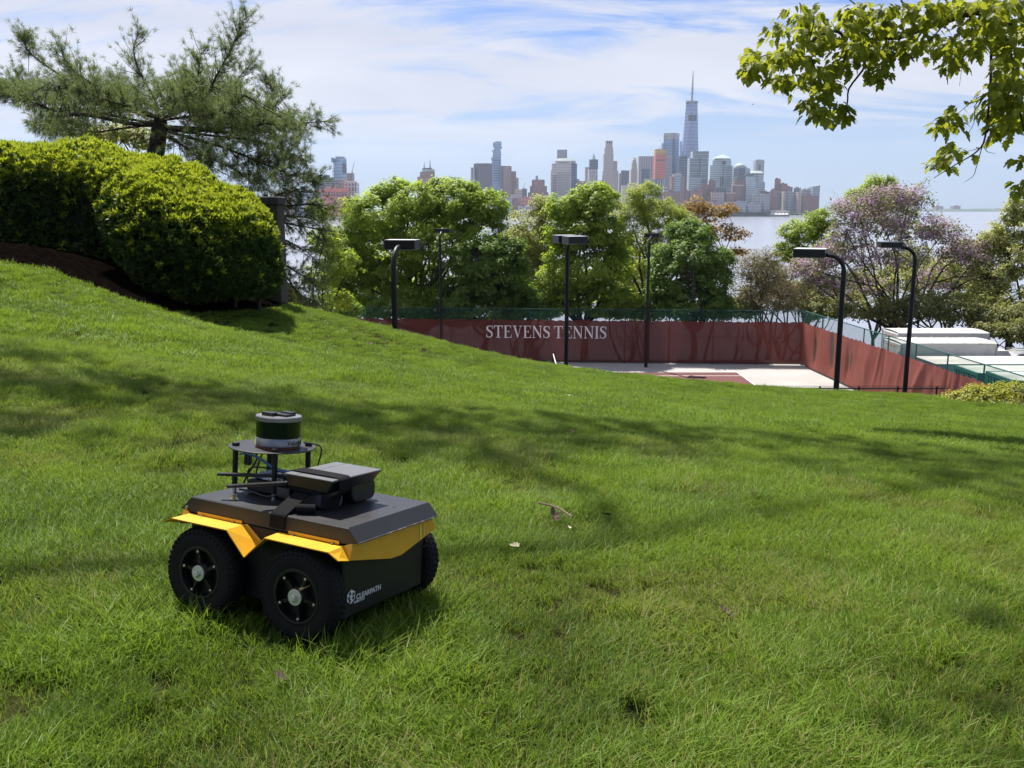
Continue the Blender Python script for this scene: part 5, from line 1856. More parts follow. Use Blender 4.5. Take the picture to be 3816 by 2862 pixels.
for (x0, x1, y0) in [(912, 1075, 950), (925, 1072, 905), (940, 1070, 868), (955, 1068, 838)]:
    slab(b, 'step', ZD, x0, x1, y0, 3300 + (950 - y0) * 0.2, 'brick2' if y0 > 900 else 'slate', dep=25)
b = building('square glass tower with truncated pyramid roof', ZD(1225, 0)[0], 3420)
slab(b, 'body', ZD, 1160, 1312, 815, 3420, 'paleglass', split=0.55)
slab(b, 'foot', ZD, 1225, 1325, 920, 3415, 'paleglass', dep=10)
ox, oy, oz = b.location
A_ = [P(*ZD(x, y), 3420) for x, y in ((1140, 803), (1310, 803), (1280, 772), (1170, 772))]
m = MB()
m.hexa([(A_[0][0] - ox, 0, A_[0][2] - oz), (A_[1][0] - ox, 0, A_[1][2] - oz), (A_[1][0] - ox, 50, A_[1][2] - oz), (A_[0][0] - ox, 50, A_[0][2] - oz),
        (A_[3][0] - ox, 12, A_[3][2] - oz), (A_[2][0] - ox, 12, A_[2][2] - oz), (A_[2][0] - ox, 38, A_[2][2] - oz), (A_[3][0] - ox, 38, A_[3][2] - oz)])
m.build('roof', FM['copper'], b)
slab(b, 'cornice', ZD, 1140, 1310, 803, 3420, 'grey', y1=818, dep=50)
b = building('grey residential tower with curved open crown far behind', ZD(1260, 0)[0], 3900)
slab(b, 'body', ZD, 1203, 1316, 632, 3900, 'grey', dep=40)
slab(b, 'crown', ZD, 1225, 1300, 622, 3900, 'steel', y1=634, dep=25, dy=6)
slab(b, 'panel', ZD, 1240, 1268, 690, 3898, 'slate', y1=765, dep=3)
b = building('pale stepped glass block in front of the truncated pyramid tower', ZD(1150, 0)[0], 3290)
for (x0, x1, y0) in [(1075, 1230, 1010), (1077, 1210, 930), (1078, 1192, 850)]:
    slab(b, 'step', ZD, x0, x1, y0, 3290 + (1010 - y0) * 0.1, 'paleglass', dep=25)
slab(b, 'attic', ZD, 1072, 1175, 808, 3312, 'slate', y1=852, dep=20)
for (lab, x0, x1, y0, m_, Y, nx, ny) in [
    ('low dark brick row left of the striped tower', 250, 335, 1037, 'brick2', 3235, 0, 0), ('mixed brick row at the striped tower foot', 330, 492, 1036, 'brick2', 3230, 0, 0),
    ('grey-brown apartment slab right of striped tower', 480, 585, 952, 'brick2', 3260, 0, 0), ('dark brick setback tower left of the copper pyramid', 580, 680, 895, 'brick2', 3275, 0, 0),
    ('pink brick slab with pale balcony grid', 620, 782, 1055, 'pinkbrick', 3230, 4, 6), ('red brick block with white roof edge', 815, 926, 1065, 'brick', 3228, 0, 0),
    ('long low pink apartment row over the brown tree', 555, 782, 1180, 'pinkbrick', 3215, 6, 3), ('white-trimmed low brick row near the river trees', 780, 932, 1190, 'brick', 3212, 0, 0),
    ('purple-grey stepped apartment tower with pale roof', 900, 1040, 960, 'brick2', 3250, 0, 0), ('blue-grey narrow glass block behind river trees', 940, 1080, 1180, 'greyglass', 3210, 0, 0),
    ('brown low row behind the stepped glass block', 1280, 1402, 1048, 'brick2', 3380, 0, 0), ('dark mid-rise behind the pink balcony slab', 680, 830, 1000, 'slate', 3270, 0, 0),
    ('broad grey curved apartment block at the river', 1142, 1415, 1080, 'grey', 3222, 0, 0), ('lower grey wing of the curved apartment block', 1108, 1275, 1205, 'grey', 3208, 0, 0),
    ('pinkish slab left of the red brick tower', 1412, 1515, 1020, 'pinkbrick', 3330, 0, 0), ('slim red brick tower with stepped top', 1465, 1540, 878, 'brick', 3345, 0, 0),
    ('stepped red brick block right of the slim brick tower', 1538, 1622, 942, 'brick', 3340, 0, 0), ('pale brown stepped block', 1618, 1692, 985, 'pinkbrick', 3350, 0, 0),
    ('dark slab left of the beige-edged tower', 1510, 1582, 1060, 'slate', 3300, 0, 0), ('grey grid tower between beige end walls', 1600, 1762, 1052, 'grey', 3280, 0, 0),
    ('blue-grey tower behind the beige-edged tower', 1720, 1812, 998, 'greyglass', 3360, 0, 0), ('grey tower with rounded roof near the slanted glass one', 1820, 1922, 1022, 'grey', 3330, 0, 0),
    ('narrow slate tower beside the slanted glass one', 1920, 1975, 1002, 'slate', 3340, 0, 0), ('dark red brick cluster at the right end of the city', 1832, 2036, 1105, 'brick2', 3270, 0, 0),
    ('dark low block left of the beige end wall', 1418, 1512, 1135, 'brick2', 3240, 0, 0)]:
    b = building(lab, ZD((x0 + x1) / 2, 0)[0], Y, 'apartment_building')
    slab(b, 'body', ZD, x0, x1, y0, Y, m_, dep=30, split=random.choice([None, 0.7, 0.35]))
    w_ = x1 - x0
    slab(b, 'roof_box', ZD, x0 + w_ * 0.25, x0 + w_ * 0.6, y0 - 13, Y, 'brick2' if 'brick' in m_ else 'grey', y1=y0, dep=10, dy=8)
    if 'white' in lab or 'pale roof' in lab:
        wins(b, 'roof_edge', ZD, x0 - 4, x1 + 4, y0, y0 + 8, 1, 1, Y, 'ledge', 1, 1, 1.5)
    if nx:
        wins(b, 'window', ZD, x0 + 6, x1 - 6, y0 + 8, y0 + 8 + ny * 20, nx, ny, Y, 'ledge', 0.6, 0.3, 1.0)
for (x0, x1, lab) in ((1572, 1600, 'beige end wall left of the grey grid tower'), (1762, 1818, 'beige end wall right of the grey grid tower')):
    b = building(lab, ZD(x0, 0)[0], 3276, 'apartment_building')
    slab(b, 'shaft', ZD, x0, x1, 1050 if x0 < 1700 else 1062, 3276, 'tan', dep=25)
    slab(b, 'cap', ZD, x0, x1, 1044 if x0 < 1700 else 1056, 3276, 'limestone', y1=1050 if x0 < 1700 else 1062, dep=20, dy=3)
b = building('glass tower with slanted roof at the right end', ZD(2005, 0)[0], 3300)
ox, oy, oz = b.location
A_ = [P(*ZD(x, y), 3300) for x, y in ((1962, 982), (2055, 964))]
m = MB()
x0_, x1_ = A_[0][0] - ox, A_[1][0] - ox
m.hexa([(x0_, 0, 0), (x1_, 0, 0), (x1_, 30, 0), (x0_, 30, 0), (x0_, 0, A_[0][2] - oz), (x1_, 0, A_[1][2] - oz), (x1_, 30, A_[1][2] - oz), (x0_, 30, A_[0][2] - oz)])
m.build('body', FM['greyglass'], b)
slab(b, 'edge_fin', ZD, 2052, 2057, 962, 3299, 'steel', dep=3)
# riverside pavilion with tent roofs
b = building('low pale riverside hall behind the white tents', ZD(1525, 0)[0], 3215, 'pavilion')
slab(b, 'body', ZD, 1402, 1650, 1302, 3215, 'limestone', dep=20)
slab(b, 'roof', ZD, 1395, 1655, 1297, 3214, 'grey', y1=1303, dep=24)
tents = building('row of white peaked tents on a dark pier', ZD(1518, 0)[0], 3198, 'tent_row', 'tents')
ox, oy, oz = tents.location
MT['tent'] = mat('tent', (0.8, 0.8, 0.8), 0.8)
xs_ = np.linspace(1400, 1637, 6)
for i in range(5):
    a0, a1 = P(*ZD(xs_[i], 1352), 3198), P(*ZD(xs_[i + 1], 1352), 3198)
    tp_ = P(*ZD((xs_[i] + xs_[i + 1]) / 2, 1332 if i % 2 else 1336), 3198)
    m = MB()
    m.add([(a0[0] - ox, -6, a0[2] - oz), (a1[0] - ox, -6, a1[2] - oz), (a1[0] - ox, 8, a1[2] - oz), (a0[0] - ox, 8, a0[2] - oz), (tp_[0] - ox, 1, tp_[2] - oz)],
          [(0, 1, 4), (1, 2, 4), (2, 3, 4), (3, 0, 4), (3, 2, 1, 0)])
    m.build('canopy', MT['tent'], tents)
slab(tents, 'pier_deck', ZD, 1395, 1640, 1372, 3190, 'slate', y1=1388, dep=20)
# far towers across the bay
def Z6(x, y): return 2450 + x / 1.62, 700 + y / 1.62


for (x0, x1, y0, lab) in ((1683, 1727, 112, 'left one of two blocks far across the bay'), (1788, 1831, 109, 'right one of two blocks far across the bay')):
    b = building(lab, Z6((x0 + x1) / 2, 0)[0], 8560, 'far_block', group='blocks across the bay')
    b.location.z = WZ + 6
    slab(b, 'body', Z6, x0, x1, y0, 8560, 'brick2', y1=175, dep=60)
    slab(b, 'roof_box', Z6, x0 + 14, x0 + 30, y0 - 4, 8560, 'grey', y1=y0, dep=20, dy=10)

# helicopter far off
hp = P(2805, 389, 3800)
hel = empty('helicopter', tuple(hp), 'tiny dark helicopter in the sky right of the tallest tower', 'helicopter')
MB().lathe([(0.3, -3), (1.2, -2), (1.5, 0), (1.1, 1.8), (0.4, 2.8)], 10, axis='x').build('cabin', MT['blackmetal'], hel, True)
MB().tube([(2.2, 0, 0.3), (7, 0, 0.9)], [0.5, 0.2], 6).build('tail_boom', MT['blackmetal'], hel)
for k in range(4):
    a = k * PI / 2 + 0.4
    MB().tube([(0, 0, 2.0), (5 * math.cos(a), 5 * math.sin(a), 2.0)], 0.12, 4).build('rotor_blade', MT['blackmetal'], hel)

# ------------------------------------------------------------------ haze
hz = MB().box(-8800, 8800, -60, 10400, -33, 660).build('haze', None)
tag(hz, 'thin pale haze over the river', kind='stuff')
hm, nt, out = newmat('haze')
pv = N(nt, 'ShaderNodeVolumePrincipled', {'Color': (0.70, 0.82, 1.0, 1), 'Density': 0.000055, 'Anisotropy': 0.25})
nt.links.new(pv.outputs[0], out.inputs['Volume'])
hz.data.materials.append(hm)

# ------------------------------------------------------------------ vegetation
def unit(a):
    return a / (np.linalg.norm(a, axis=1, keepdims=True) + 1e-9)


def leaves_mesh(name, pos, nrm, size, r, droop=0.25, aspect=0.62):
    """kite-shaped leaves, folded a little along the rib"""
    n = len(pos)
    nrm = unit(nrm)
    t = unit(np.cross(nrm, unit(r.normal(size=(n, 3)))))
    t = unit(t + np.array([0, 0, -droop]))
    b_ = unit(np.cross(nrm, t))
    nrm = np.cross(t, b_)
    s = size[:, None]
    v0 = pos - t * s * 0.5
    v1 = pos + b_ * s * aspect * 0.5 + nrm * s * 0.10
    v2 = pos + t * s * 0.5 - nrm * s * 0.08
    v3 = pos - b_ * s * aspect * 0.5 + nrm * s * 0.10
    V = np.stack([v0, v1, v2, v3], 1).reshape(-1, 3)
    return npmesh(name, V, np.arange(4 * n).reshape(-1, 4))


def lobe_clusters(lobes, r):
    """cluster centres and outward directions from ellipsoid lobes (centre, radii, count)"""
    C, O = [], []
    for (c, rad, n) in lobes:
        d = unit(r.normal(size=(n, 3)))
        d[:, 2] = d[:, 2] * 0.85 + 0.12
        k = r.uniform(0.25, 1, n) ** 0.45
        C.append(np.array(c) + d * np.array(rad) * k[:, None])
        O.append(d)
    return np.concatenate(C), np.concatenate(O)


def cluster_leaves(C, O, per, crad, lsize, r, flat=0.6, up=0.7):
    n = len(C)
    m_ = r.poisson(per, n).clip(3)
    idx = np.repeat(np.arange(n), m_)
    d = unit(r.normal(size=(len(idx), 3)))
    rad = crad * r.uniform(0.75, 1.3, n)[idx][:, None] * (r.uniform(0, 1, (len(idx), 1)) ** 0.5)
    off = d * rad
    off[:, 2] *= flat
    off[:, 2] -= 0.35 * (off[:, 0] ** 2 + off[:, 1] ** 2) / crad      # umbrella droop
    pos = C[idx] + off
    nrm = O[idx] * 0.5 + d * 0.6 + np.array([0, 0, up])
    size = lsize * r.uniform(0.6, 1.25, len(idx))
    return pos, nrm, size


def limb_path(a, b_, r, bend=0.12, n=5, sag=0.0):
    a = np.array(a, float)
    b_ = np.array(b_, float)
    L = np.linalg.norm(b_ - a)
    o = r.normal(size=3) * L * bend
    o2 = r.normal(size=3) * L * bend * 0.5
    out = []
    for t in np.linspace(0, 1, n):
        w_ = math.sin(PI * t)
        out.append(a * (1 - t) + b_ * t + o * w_ + o2 * math.sin(2 * PI * t) + np.array([0, 0, sag * L * w_]))
    return out


DENSE = 1.7


def tree(name, label, base, lobes, leaf, trunk_r, per=55, crad=0.55, lsize=0.22, bark='bark', seed=1, group=None, cat='tree',
         stems=1, twigs=True, flat=0.6, extra=None, up=0.7, fork=0.35, leafname='crown', droop=0.25):
    r = np.random.default_rng(seed)
    root = empty(name, tuple(base), label, cat, group)
    base = np.array(base, float)
    C, O = lobe_clusters([(a_, b2, int(c2 * DENSE)) for a_, b2, c2 in lobes], r)
    pos, nrm, size = cluster_leaves(C, O, per, crad, lsize, r, flat, up)
    me = leaves_mesh('crown', pos - base, nrm, size, r, droop)
    co = link(leafname, me, MT[leaf], root)
    co['kind'] = 'stuff'
    wood = MB()
    lc = np.array([q[0] for q in lobes])
    top = lc.mean(0)
    nodes, nr = [], []
    for s_ in range(stems):
        off = np.array([r.normal() * 0.4, r.normal() * 0.4, 0]) * (stems > 1)
        f = base + off + (top - base) * np.array([0.25, 0.25, fork]) + np.array([r.normal() * 0.25, r.normal() * 0.25, 0])
        p_ = limb_path(base + off - np.array([0, 0, 0.4]), f, r, 0.05, 5)
        wood.tube([q - base for q in p_], list(np.linspace(trunk_r * 1.15, trunk_r * 0.75, 5)), 8)
        for (c, rad, n_) in lobes:
            if stems > 1 and r.random() < 0.4:
                continue
            p2 = limb_path(f, np.array(c), r, 0.10, 7)
            rr = np.linspace(trunk_r * 0.55, trunk_r * 0.12, 7)
            wood.tube([q - base for q in p2], list(rr), 6, False)
            nodes += p2[2:]
            nr += list(rr[2:])
    nodes = np.array(nodes)
    if twigs:
        step = max(1, len(C) // 260)
        for c in C[::step]:
            d = np.linalg.norm(nodes - c, axis=1)
            i = int(np.argmin(d))
            p3 = limb_path(nodes[i], c, r, 0.10, 4)
            r0 = min(nr[i] * 0.6, 0.05 * trunk_r / 0.2)
            wood.tube([q - base for q in p3], list(np.linspace(r0, 0.012, 4)), 4, False)
    wo = wood.build('trunk', MT[bark], root, True)
    if extra:
        pos2, nrm2, size2, mt2, nm2 = extra(C, O, r)
        e = link(nm2, leaves_mesh(nm2, pos2 - base, nrm2, size2, r, 0.4), MT[mt2], root)
        e['kind'] = 'stuff'
    return root


MT['maple'] = leafmat('maple', (0.115, 0.185, 0.016), (0.34, 0.43, 0.042), 0.58, nscale=0.5)
MT['maple_dark'] = leafmat('maple_dark', (0.065, 0.125, 0.018), (0.19, 0.29, 0.036), 0.55, nscale=0.5)
MT['locust'] = leafmat('locust', (0.14, 0.19, 0.02), (0.34, 0.39, 0.05), 0.58, nscale=0.7)
MT['palegreen'] = leafmat('palegreen', (0.19, 0.22, 0.05), (0.40, 0.42, 0.11), 0.55, nscale=0.8, odd=(0.19, 0.14, 0.06), oddf=0.12)
MT['bronze'] = leafmat('bronze', (0.16, 0.10, 0.022), (0.36, 0.22, 0.045), 0.5, nscale=0.8, odd=(0.12, 0.12, 0.03), oddf=0.2)
MT['budding'] = leafmat('budding', (0.13, 0.10, 0.05), (0.24, 0.19, 0.09), 0.3, nscale=0.8, odd=(0.14, 0.17, 0.05), oddf=0.3)
MT['olive'] = leafmat('olive', (0.083, 0.102, 0.024), (0.229, 0.240, 0.060), 0.48, nscale=0.6)
MT['blossom'] = leafmat('blossom', (0.31, 0.19, 0.32), (0.54, 0.36, 0.54), 0.4, nscale=0.5, odd=(0.17, 0.13, 0.08), oddf=0.33)
MT['brightgreen'] = leafmat('brightgreen', (0.131, 0.196, 0.016), (0.321, 0.403, 0.034), 0.54, nscale=0.7)
MT['lime'] = leafmat('lime', (0.17, 0.20, 0.012), (0.42, 0.42, 0.035), 0.42, nscale=3.0, odd=(0.10, 0.14, 0.015), oddf=0.25)
MT['yew'] = leafmat('yew', (0.018, 0.042, 0.008), (0.050, 0.095, 0.014), 0.22, nscale=1.6, tcol=(0.16, 0.24, 0.02))  # old leaves, coloured darker for the backlit hedge fronts
MT['yewtip_sunlit'] = leafmat('yewtip_sunlit', (0.17, 0.245, 0.014), (0.39, 0.46, 0.032), 0.42, nscale=1.8, tcol=(0.55, 0.60, 0.035))  # spring tips, coloured brighter for the sun on the hedge tops
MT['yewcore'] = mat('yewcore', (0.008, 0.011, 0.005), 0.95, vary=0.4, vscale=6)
MT['needle'] = leafmat('needle', (0.055, 0.088, 0.026), (0.165, 0.215, 0.06), 0.42, nscale=0.7, odd=(0.15, 0.12, 0.05), oddf=0.06)
MT['oakleaf'] = leafmat('oakleaf', (0.095, 0.135, 0.012), (0.31, 0.36, 0.026), 0.58, nscale=1.5, tcol=(0.42, 0.44, 0.03))


def L(x, y, Y, rx, ry, n, ydep=None):
    """lobe from view pixels"""
    c = D(x, y, Y)
    k = Y / 2010.0
    return (c, (rx * k, (ydep or rx * k), ry * k), n)


def foot(x, Y, dy=0.0):
    q = D(x, 700, Y)
    return (float(q[0]), Y, gz(float(q[0]), Y))


GB = 'trees along the river bank behind the court'
tree('maple_tree', 'big bright green maple behind the left half of the fence', foot(925, 70),
     [L(820, 470, 69, 75, 70, 60), L(900, 435, 69, 60, 45, 45), L(985, 440, 69, 65, 50, 50), L(1055, 450, 69, 45, 40, 36), L(755, 530, 69, 50, 60, 36), L(850, 560, 69, 80, 60, 50),
      L(950, 530, 68, 80, 60, 55), L(1045, 520, 69, 55, 55, 40), L(800, 640, 69, 60, 45, 30), L(900, 640, 69, 70, 45, 36), L(1010, 610, 69, 70, 60, 40), L(830, 420, 70, 30, 25, 16), L(770, 460, 70, 40, 40, 18), L(890, 500, 70, 80, 50, 40), L(965, 480, 70, 70, 45, 36), L(725, 590, 69, 36, 50, 22), L(880, 600, 71, 90, 50, 40), L(770, 660, 69, 70, 30, 26), L(940, 675, 70, 90, 28, 30), L(735, 545, 70, 40, 50, 26), L(790, 580, 70, 50, 50, 30), L(860, 400, 70, 24, 16, 9), L(950, 400, 70, 26, 14, 9), L(1010, 410, 70, 24, 14, 8)],
     'maple', 0.30, 62, 0.62, 0.26, seed=21, group=GB, stems=2)
tree('chestnut_tree', 'dense dark green tree between big maple and lettering floodlight', foot(1045, 66.5),
     [L(1035, 560, 66.5, 65, 55, 50), L(1075, 620, 66.5, 60, 60, 50), L(1000, 640, 66.5, 60, 50, 40), L(1110, 560, 67, 35, 50, 26), L(1040, 680, 66.5, 90, 30, 30), L(1120, 640, 67, 50, 44, 30), L(1170, 660, 67, 40, 36, 22)],
     'maple_dark', 0.26, 60, 0.6, 0.27, seed=22, group=GB)
tree('budding_tree', 'pale yellowish thin tree between two green crowns', foot(1145, 76),
     [L(1135, 490, 75, 45, 45, 34), L(1165, 450, 75, 25, 30, 16), L(1120, 560, 75, 45, 50, 30), L(1175, 540, 75, 30, 50, 30), L(1150, 630, 75, 50, 50, 40), L(1140, 580, 76, 50, 50, 36), L(1120, 520, 74, 40, 40, 30), L(1185, 480, 76, 26, 40, 18)],
     'palegreen', 0.2, 42, 0.6, 0.2, seed=23, group=GB, stems=2)
tree('maple_tree', 'rounded lively green maple right of the twin-headed floodlight', foot(1262, 66.5),
     [L(1225, 450, 66.5, 42, 40, 32), L(1290, 440, 66.5, 50, 40, 36), L(1250, 500, 66.5, 70, 50, 50), L(1310, 510, 66.5, 45, 45, 34), L(1215, 545, 66.5, 40, 50, 28), L(1265, 590, 66, 72, 55, 55), L(1300, 650, 66.5, 55, 40, 28), L(1225, 650, 66.5, 45, 40, 28), L(1280, 410, 66.5, 28, 18, 12), L(1335, 570, 67, 40, 50, 26), L(1330, 650, 67, 50, 36, 26), L(1195, 600, 67, 36, 50, 22)],
     'maple', 0.26, 60, 0.58, 0.25, seed=24, group=GB)
tree('locust_tree', 'airy yellow-green locust with dark forked trunk in the middle', foot(1402, 71),
     [L(1390, 425, 71, 38, 34, 36), L(1360, 470, 71, 45, 40, 40), L(1430, 465, 71, 50, 40, 42), L(1395, 520, 71, 60, 40, 44), L(1470, 490, 71, 45, 40, 36), L(1340, 540, 71, 30, 40, 20), L(1455, 560, 71, 40, 40, 26), L(1500, 520, 71, 30, 30, 20), L(1370, 600, 72, 50, 50, 36), L(1350, 660, 72, 50, 30, 30), L(1410, 570, 72, 40, 40, 26)],
     'locust', 0.26, 60, 0.5, 0.16, seed=25, group=GB, fork=0.45)
tree('hornbeam_tree', 'broad dark green round-topped tree above the right end of lettering wall', foot(1492, 66),
     [L(1490, 560, 66, 60, 50, 55), L(1530, 610, 66, 52, 55, 50), L(1450, 610, 66, 48, 60, 45), L(1490, 660, 66, 80, 40, 50), L(1510, 510, 66.5, 35, 30, 22), L(1420, 660, 66, 34, 40, 26), L(1555, 660, 66, 32, 36, 22), L(1440, 560, 66.5, 40, 40, 26), L(1480, 500, 67, 34, 26, 18), L(1550, 570, 66, 34, 36, 20)],
     'maple_dark', 0.26, 66, 0.55, 0.22, seed=26, group=GB)
tree('bronze_tree', 'sparse tree with rusty brown young leaves before the water', foot(1535, 75),
     [L(1505, 445, 75, 26, 24, 24), L(1535, 465, 75, 30, 20, 22), L(1570, 455, 75, 26, 14, 14), L(1555, 500, 75, 34, 20, 24), L(1592, 505, 75, 24, 16, 14), L(1520, 510, 75, 30, 30, 22), L(1605, 545, 75, 16, 12, 8), L(1575, 545, 75, 24, 16, 12), L(1540, 560, 75, 30, 26, 14)],
     'bronze', 0.12, 14, 0.5, 0.24, seed=27, group=GB, fork=0.5)
tree('bare_tree', 'thin twiggy brown tree hardly in leaf over the fence corner', foot(1640, 68),
     [L(1625, 575, 68, 40, 35, 60), L(1670, 600, 68, 45, 45, 70), L(1610, 630, 68, 35, 45, 50), L(1650, 650, 68, 60, 40, 60), L(1700, 640, 68, 40, 40, 44), L(1655, 560, 68, 30, 28, 30)],
     'budding', 0.16, 26, 0.5, 0.12, 'twig', seed=28, group=GB, stems=3, fork=0.25)
tree('poplar_tree', 'bright yellow-green tree left of the purple blossoms by the water', foot(1735, 82),
     [L(1730, 500, 82, 45, 30, 40), L(1705, 540, 82, 32, 34, 30), L(1775, 480, 82, 36, 30, 28), L(1750, 560, 82, 50, 40, 36), L(1790, 530, 82, 40, 40, 30)],
     'brightgreen', 0.2, 50, 0.55, 0.22, seed=29, group=GB)
tree('linden_tree', 'bright green treetop showing above the purple blossoms', foot(1890, 84),
     [L(1880, 405, 84, 26, 26, 24), L(1915, 400, 84, 22, 24, 18), L(1860, 425, 84, 30, 22, 20), L(1900, 440, 84, 50, 30, 26), L(1940, 470, 84, 50, 40, 24)],
     'brightgreen', 0.2, 40, 0.55, 0.22, seed=30, group=GB)


tree('budding_tree', 'brownish half-leafed tree between twiggy tree and purple blossoms', foot(1745, 70),
     [L(1720, 600, 70, 40, 40, 30), L(1770, 620, 70, 40, 40, 30), L(1740, 650, 70, 60, 36, 36), L(1810, 640, 70, 50, 40, 30), L(1690, 640, 71, 36, 40, 20)],
     'budding', 0.15, 26, 0.5, 0.15, 'twig', seed=35, group=GB, stems=2, fork=0.3)
tree('ash_tree', 'half-leafed olive green tree directly behind the trucks', foot(2060, 70),
     [L(2050, 590, 70, 50, 40, 30), L(2100, 620, 70, 50, 40, 34), L(2010, 630, 70, 50, 40, 30), L(1960, 600, 71, 40, 40, 22), L(1900, 640, 71, 50, 36, 26), L(2080, 550, 71, 40, 30, 18)],
     'palegreen', 0.2, 36, 0.55, 0.18, seed=36, group=GB, stems=2, fork=0.3)


for (x, Y, lobs, m_, sd, lab) in [
    (800, 78, [(760, 560, 50, 60), (820, 600, 60, 60), (740, 640, 50, 40), (870, 640, 60, 40), (790, 500, 40, 40)], 'locust', 71, 'pale green tree standing behind the left half of the big maple'),
    (1120, 79, [(1100, 560, 40, 60), (1150, 610, 50, 50), (1110, 660, 60, 40), (1170, 540, 36, 50), (1190, 650, 46, 40)], 'maple', 72, 'green tree filling the gap behind the pale thin tree'),
    (1360, 80, [(1350, 560, 44, 60), (1400, 610, 44, 50), (1360, 660, 60, 40), (1330, 620, 40, 50), (1430, 650, 46, 40)], 'maple', 73, 'green tree behind the locust trunk'),
    (1680, 78, [(1660, 600, 40, 40), (1700, 640, 60, 40), (1760, 640, 60, 40), (1620, 650, 40, 36)], 'olive', 74, 'thin olive tree behind the twiggy brown tree'),
    (2000, 80, [(1960, 560, 50, 40), (2020, 590, 60, 40), (2080, 600, 50, 40), (1900, 600, 50, 40), (2120, 540, 40, 30), (1840, 620, 50, 36)], 'palegreen', 75, 'pale green tree behind the purple-flowered one')]:
    tree('linden_tree', lab, foot(x, Y), [L(a_, b2, Y, c2, d2, 34) for a_, b2, c2, d2 in lobs], m_, 0.2, 44, 0.6, 0.24, seed=sd, group=GB, stems=2, fork=0.3)


def greens(C, O, r):
    sel = r.random(len(C)) < 0.75
    p_, n_, s_ = cluster_leaves(C[sel] + r.normal(size=(sel.sum(), 3)) * 0.3, O[sel], 16, 0.6, 0.2, r)
    return p_, n_, s_, 'olive', 'young_leaves'


tree('paulownia_tree', 'spreading tree with pale purple blossoms and brown seed heads behind trucks', foot(1940, 66),
     [L(1850, 450, 66, 50, 34, 44), L(1910, 425, 66, 46, 26, 36), L(1965, 430, 66, 44, 30, 38), L(1900, 480, 66, 60, 36, 44), L(1980, 490, 66, 60, 36, 44), L(2040, 500, 66, 40, 30, 26), L(1800, 545, 66, 40, 34, 34),
      L(1770, 590, 66, 36, 30, 30), L(1865, 550, 66, 50, 40, 34), L(1945, 550, 66, 60, 40, 34), L(2060, 545, 66, 50, 30, 34), L(2120, 565, 66, 40, 26, 28), L(2140, 595, 66, 24, 20, 14), L(2030, 600, 66, 60, 40, 24), L(1890, 610, 66, 50, 40, 20), L(1735, 575, 66, 30, 26, 18), L(1830, 500, 66, 40, 30, 24), L(2090, 530, 66, 40, 24, 18), L(1790, 610, 66, 40, 26, 18)],
     'blossom', 0.19, 24, 0.55, 0.14, seed=31, group=GB, fork=0.25, stems=2, extra=greens)
tree('ash_tree', 'soft green tree at the right picture side behind the trucks', foot(2185, 64),
     [L(2150, 520, 66, 40, 40, 36), L(2190, 460, 66, 26, 40, 20), L(2200, 560, 65, 50, 60, 48), L(2140, 600, 65, 45, 50, 36), L(2230, 480, 66, 40, 60, 30), L(2180, 650, 64, 60, 40, 40), L(2110, 650, 64, 50, 36, 30)],
     'palegreen', 0.24, 46, 0.55, 0.2, seed=32, group=GB)
tree('olive_bush', 'dark olive brush filling in beneath the purple-flowered tree', foot(2050, 62),
     [L(1990, 660, 63, 50, 36, 36), L(2060, 670, 63, 60, 36, 44), L(2130, 690, 62, 50, 40, 40), L(2200, 690, 61, 60, 44, 44), L(1930, 670, 64, 50, 30, 30), L(1860, 670, 65, 50, 30, 26)],
     'olive', 0.14, 46, 0.55, 0.2, seed=33, group='shrubs behind the fence', cat='shrub', stems=3, fork=0.2)
tree('evergreen_bush', 'olive bush behind the silver car at the trees', foot(2205, 58),
     [L(2195, 715, 59, 40, 26, 24), L(2235, 720, 59, 40, 36, 30), L(2150, 712, 60, 44, 20, 22)],
     'olive', 0.1, 46, 0.45, 0.18, seed=34, group='shrubs behind the fence', cat='shrub', stems=3, fork=0.2)
for k, (x, Y, w_, h_, m_, lab) in enumerate([(720, 62, 50, 28, 'maple_dark', 'dark shrub low behind the fence under the big maple'), (860, 66, 70, 26, 'maple_dark', 'dark shrub behind the maroon fabric left of the lettering'),
                                            (1140, 68, 60, 30, 'olive', 'olive shrub behind the fence above the word on its left'), (1350, 67, 50, 30, 'locust', 'light green shrub at the locust trunk foot'),
                                            (1590, 68, 40, 24, 'olive', 'low olive shrub behind the fence near its corner'), (1780, 68, 50, 28, 'olive', 'low olive shrub behind the top of red side windscreen')]):
    tree('shrub', lab, foot(x, Y), [L(x, 665, Y, w_, h_, 40), L(x - w_ * 0.6, 672, Y, w_ * 0.6, h_ * 0.8, 22), L(x + w_ * 0.6, 670, Y, w_ * 0.6, h_ * 0.8, 22)],
         m_, 0.07, 42, 0.45, 0.19, seed=40 + k, group='shrubs behind the fence', cat='shrub', stems=3, fork=0.3)
tree('young_tree', 'slim light green tree in the gap right of stone pier', foot(705, 58),
     [L(700, 520, 58, 40, 40, 26), L(735, 570, 58, 40, 40, 26), L(690, 600, 58, 40, 40, 24), L(720, 650, 58, 50, 30, 22), L(690, 455, 60, 26, 30, 12)],
     'brightgreen', 0.13, 32, 0.45, 0.2, seed=50, group=GB, fork=0.4)
tree('young_tree', 'light green young maple behind the pine at the far left', (-9.5, 30, gz(-9.5, 30)),
     [L(250, 285, 30, 55, 20, 24), L(310, 300, 30, 40, 20, 16), L(200, 300, 30, 40, 20, 14)], 'palegreen', 0.09, 22, 0.32, 0.15, seed=51, fork=0.6)

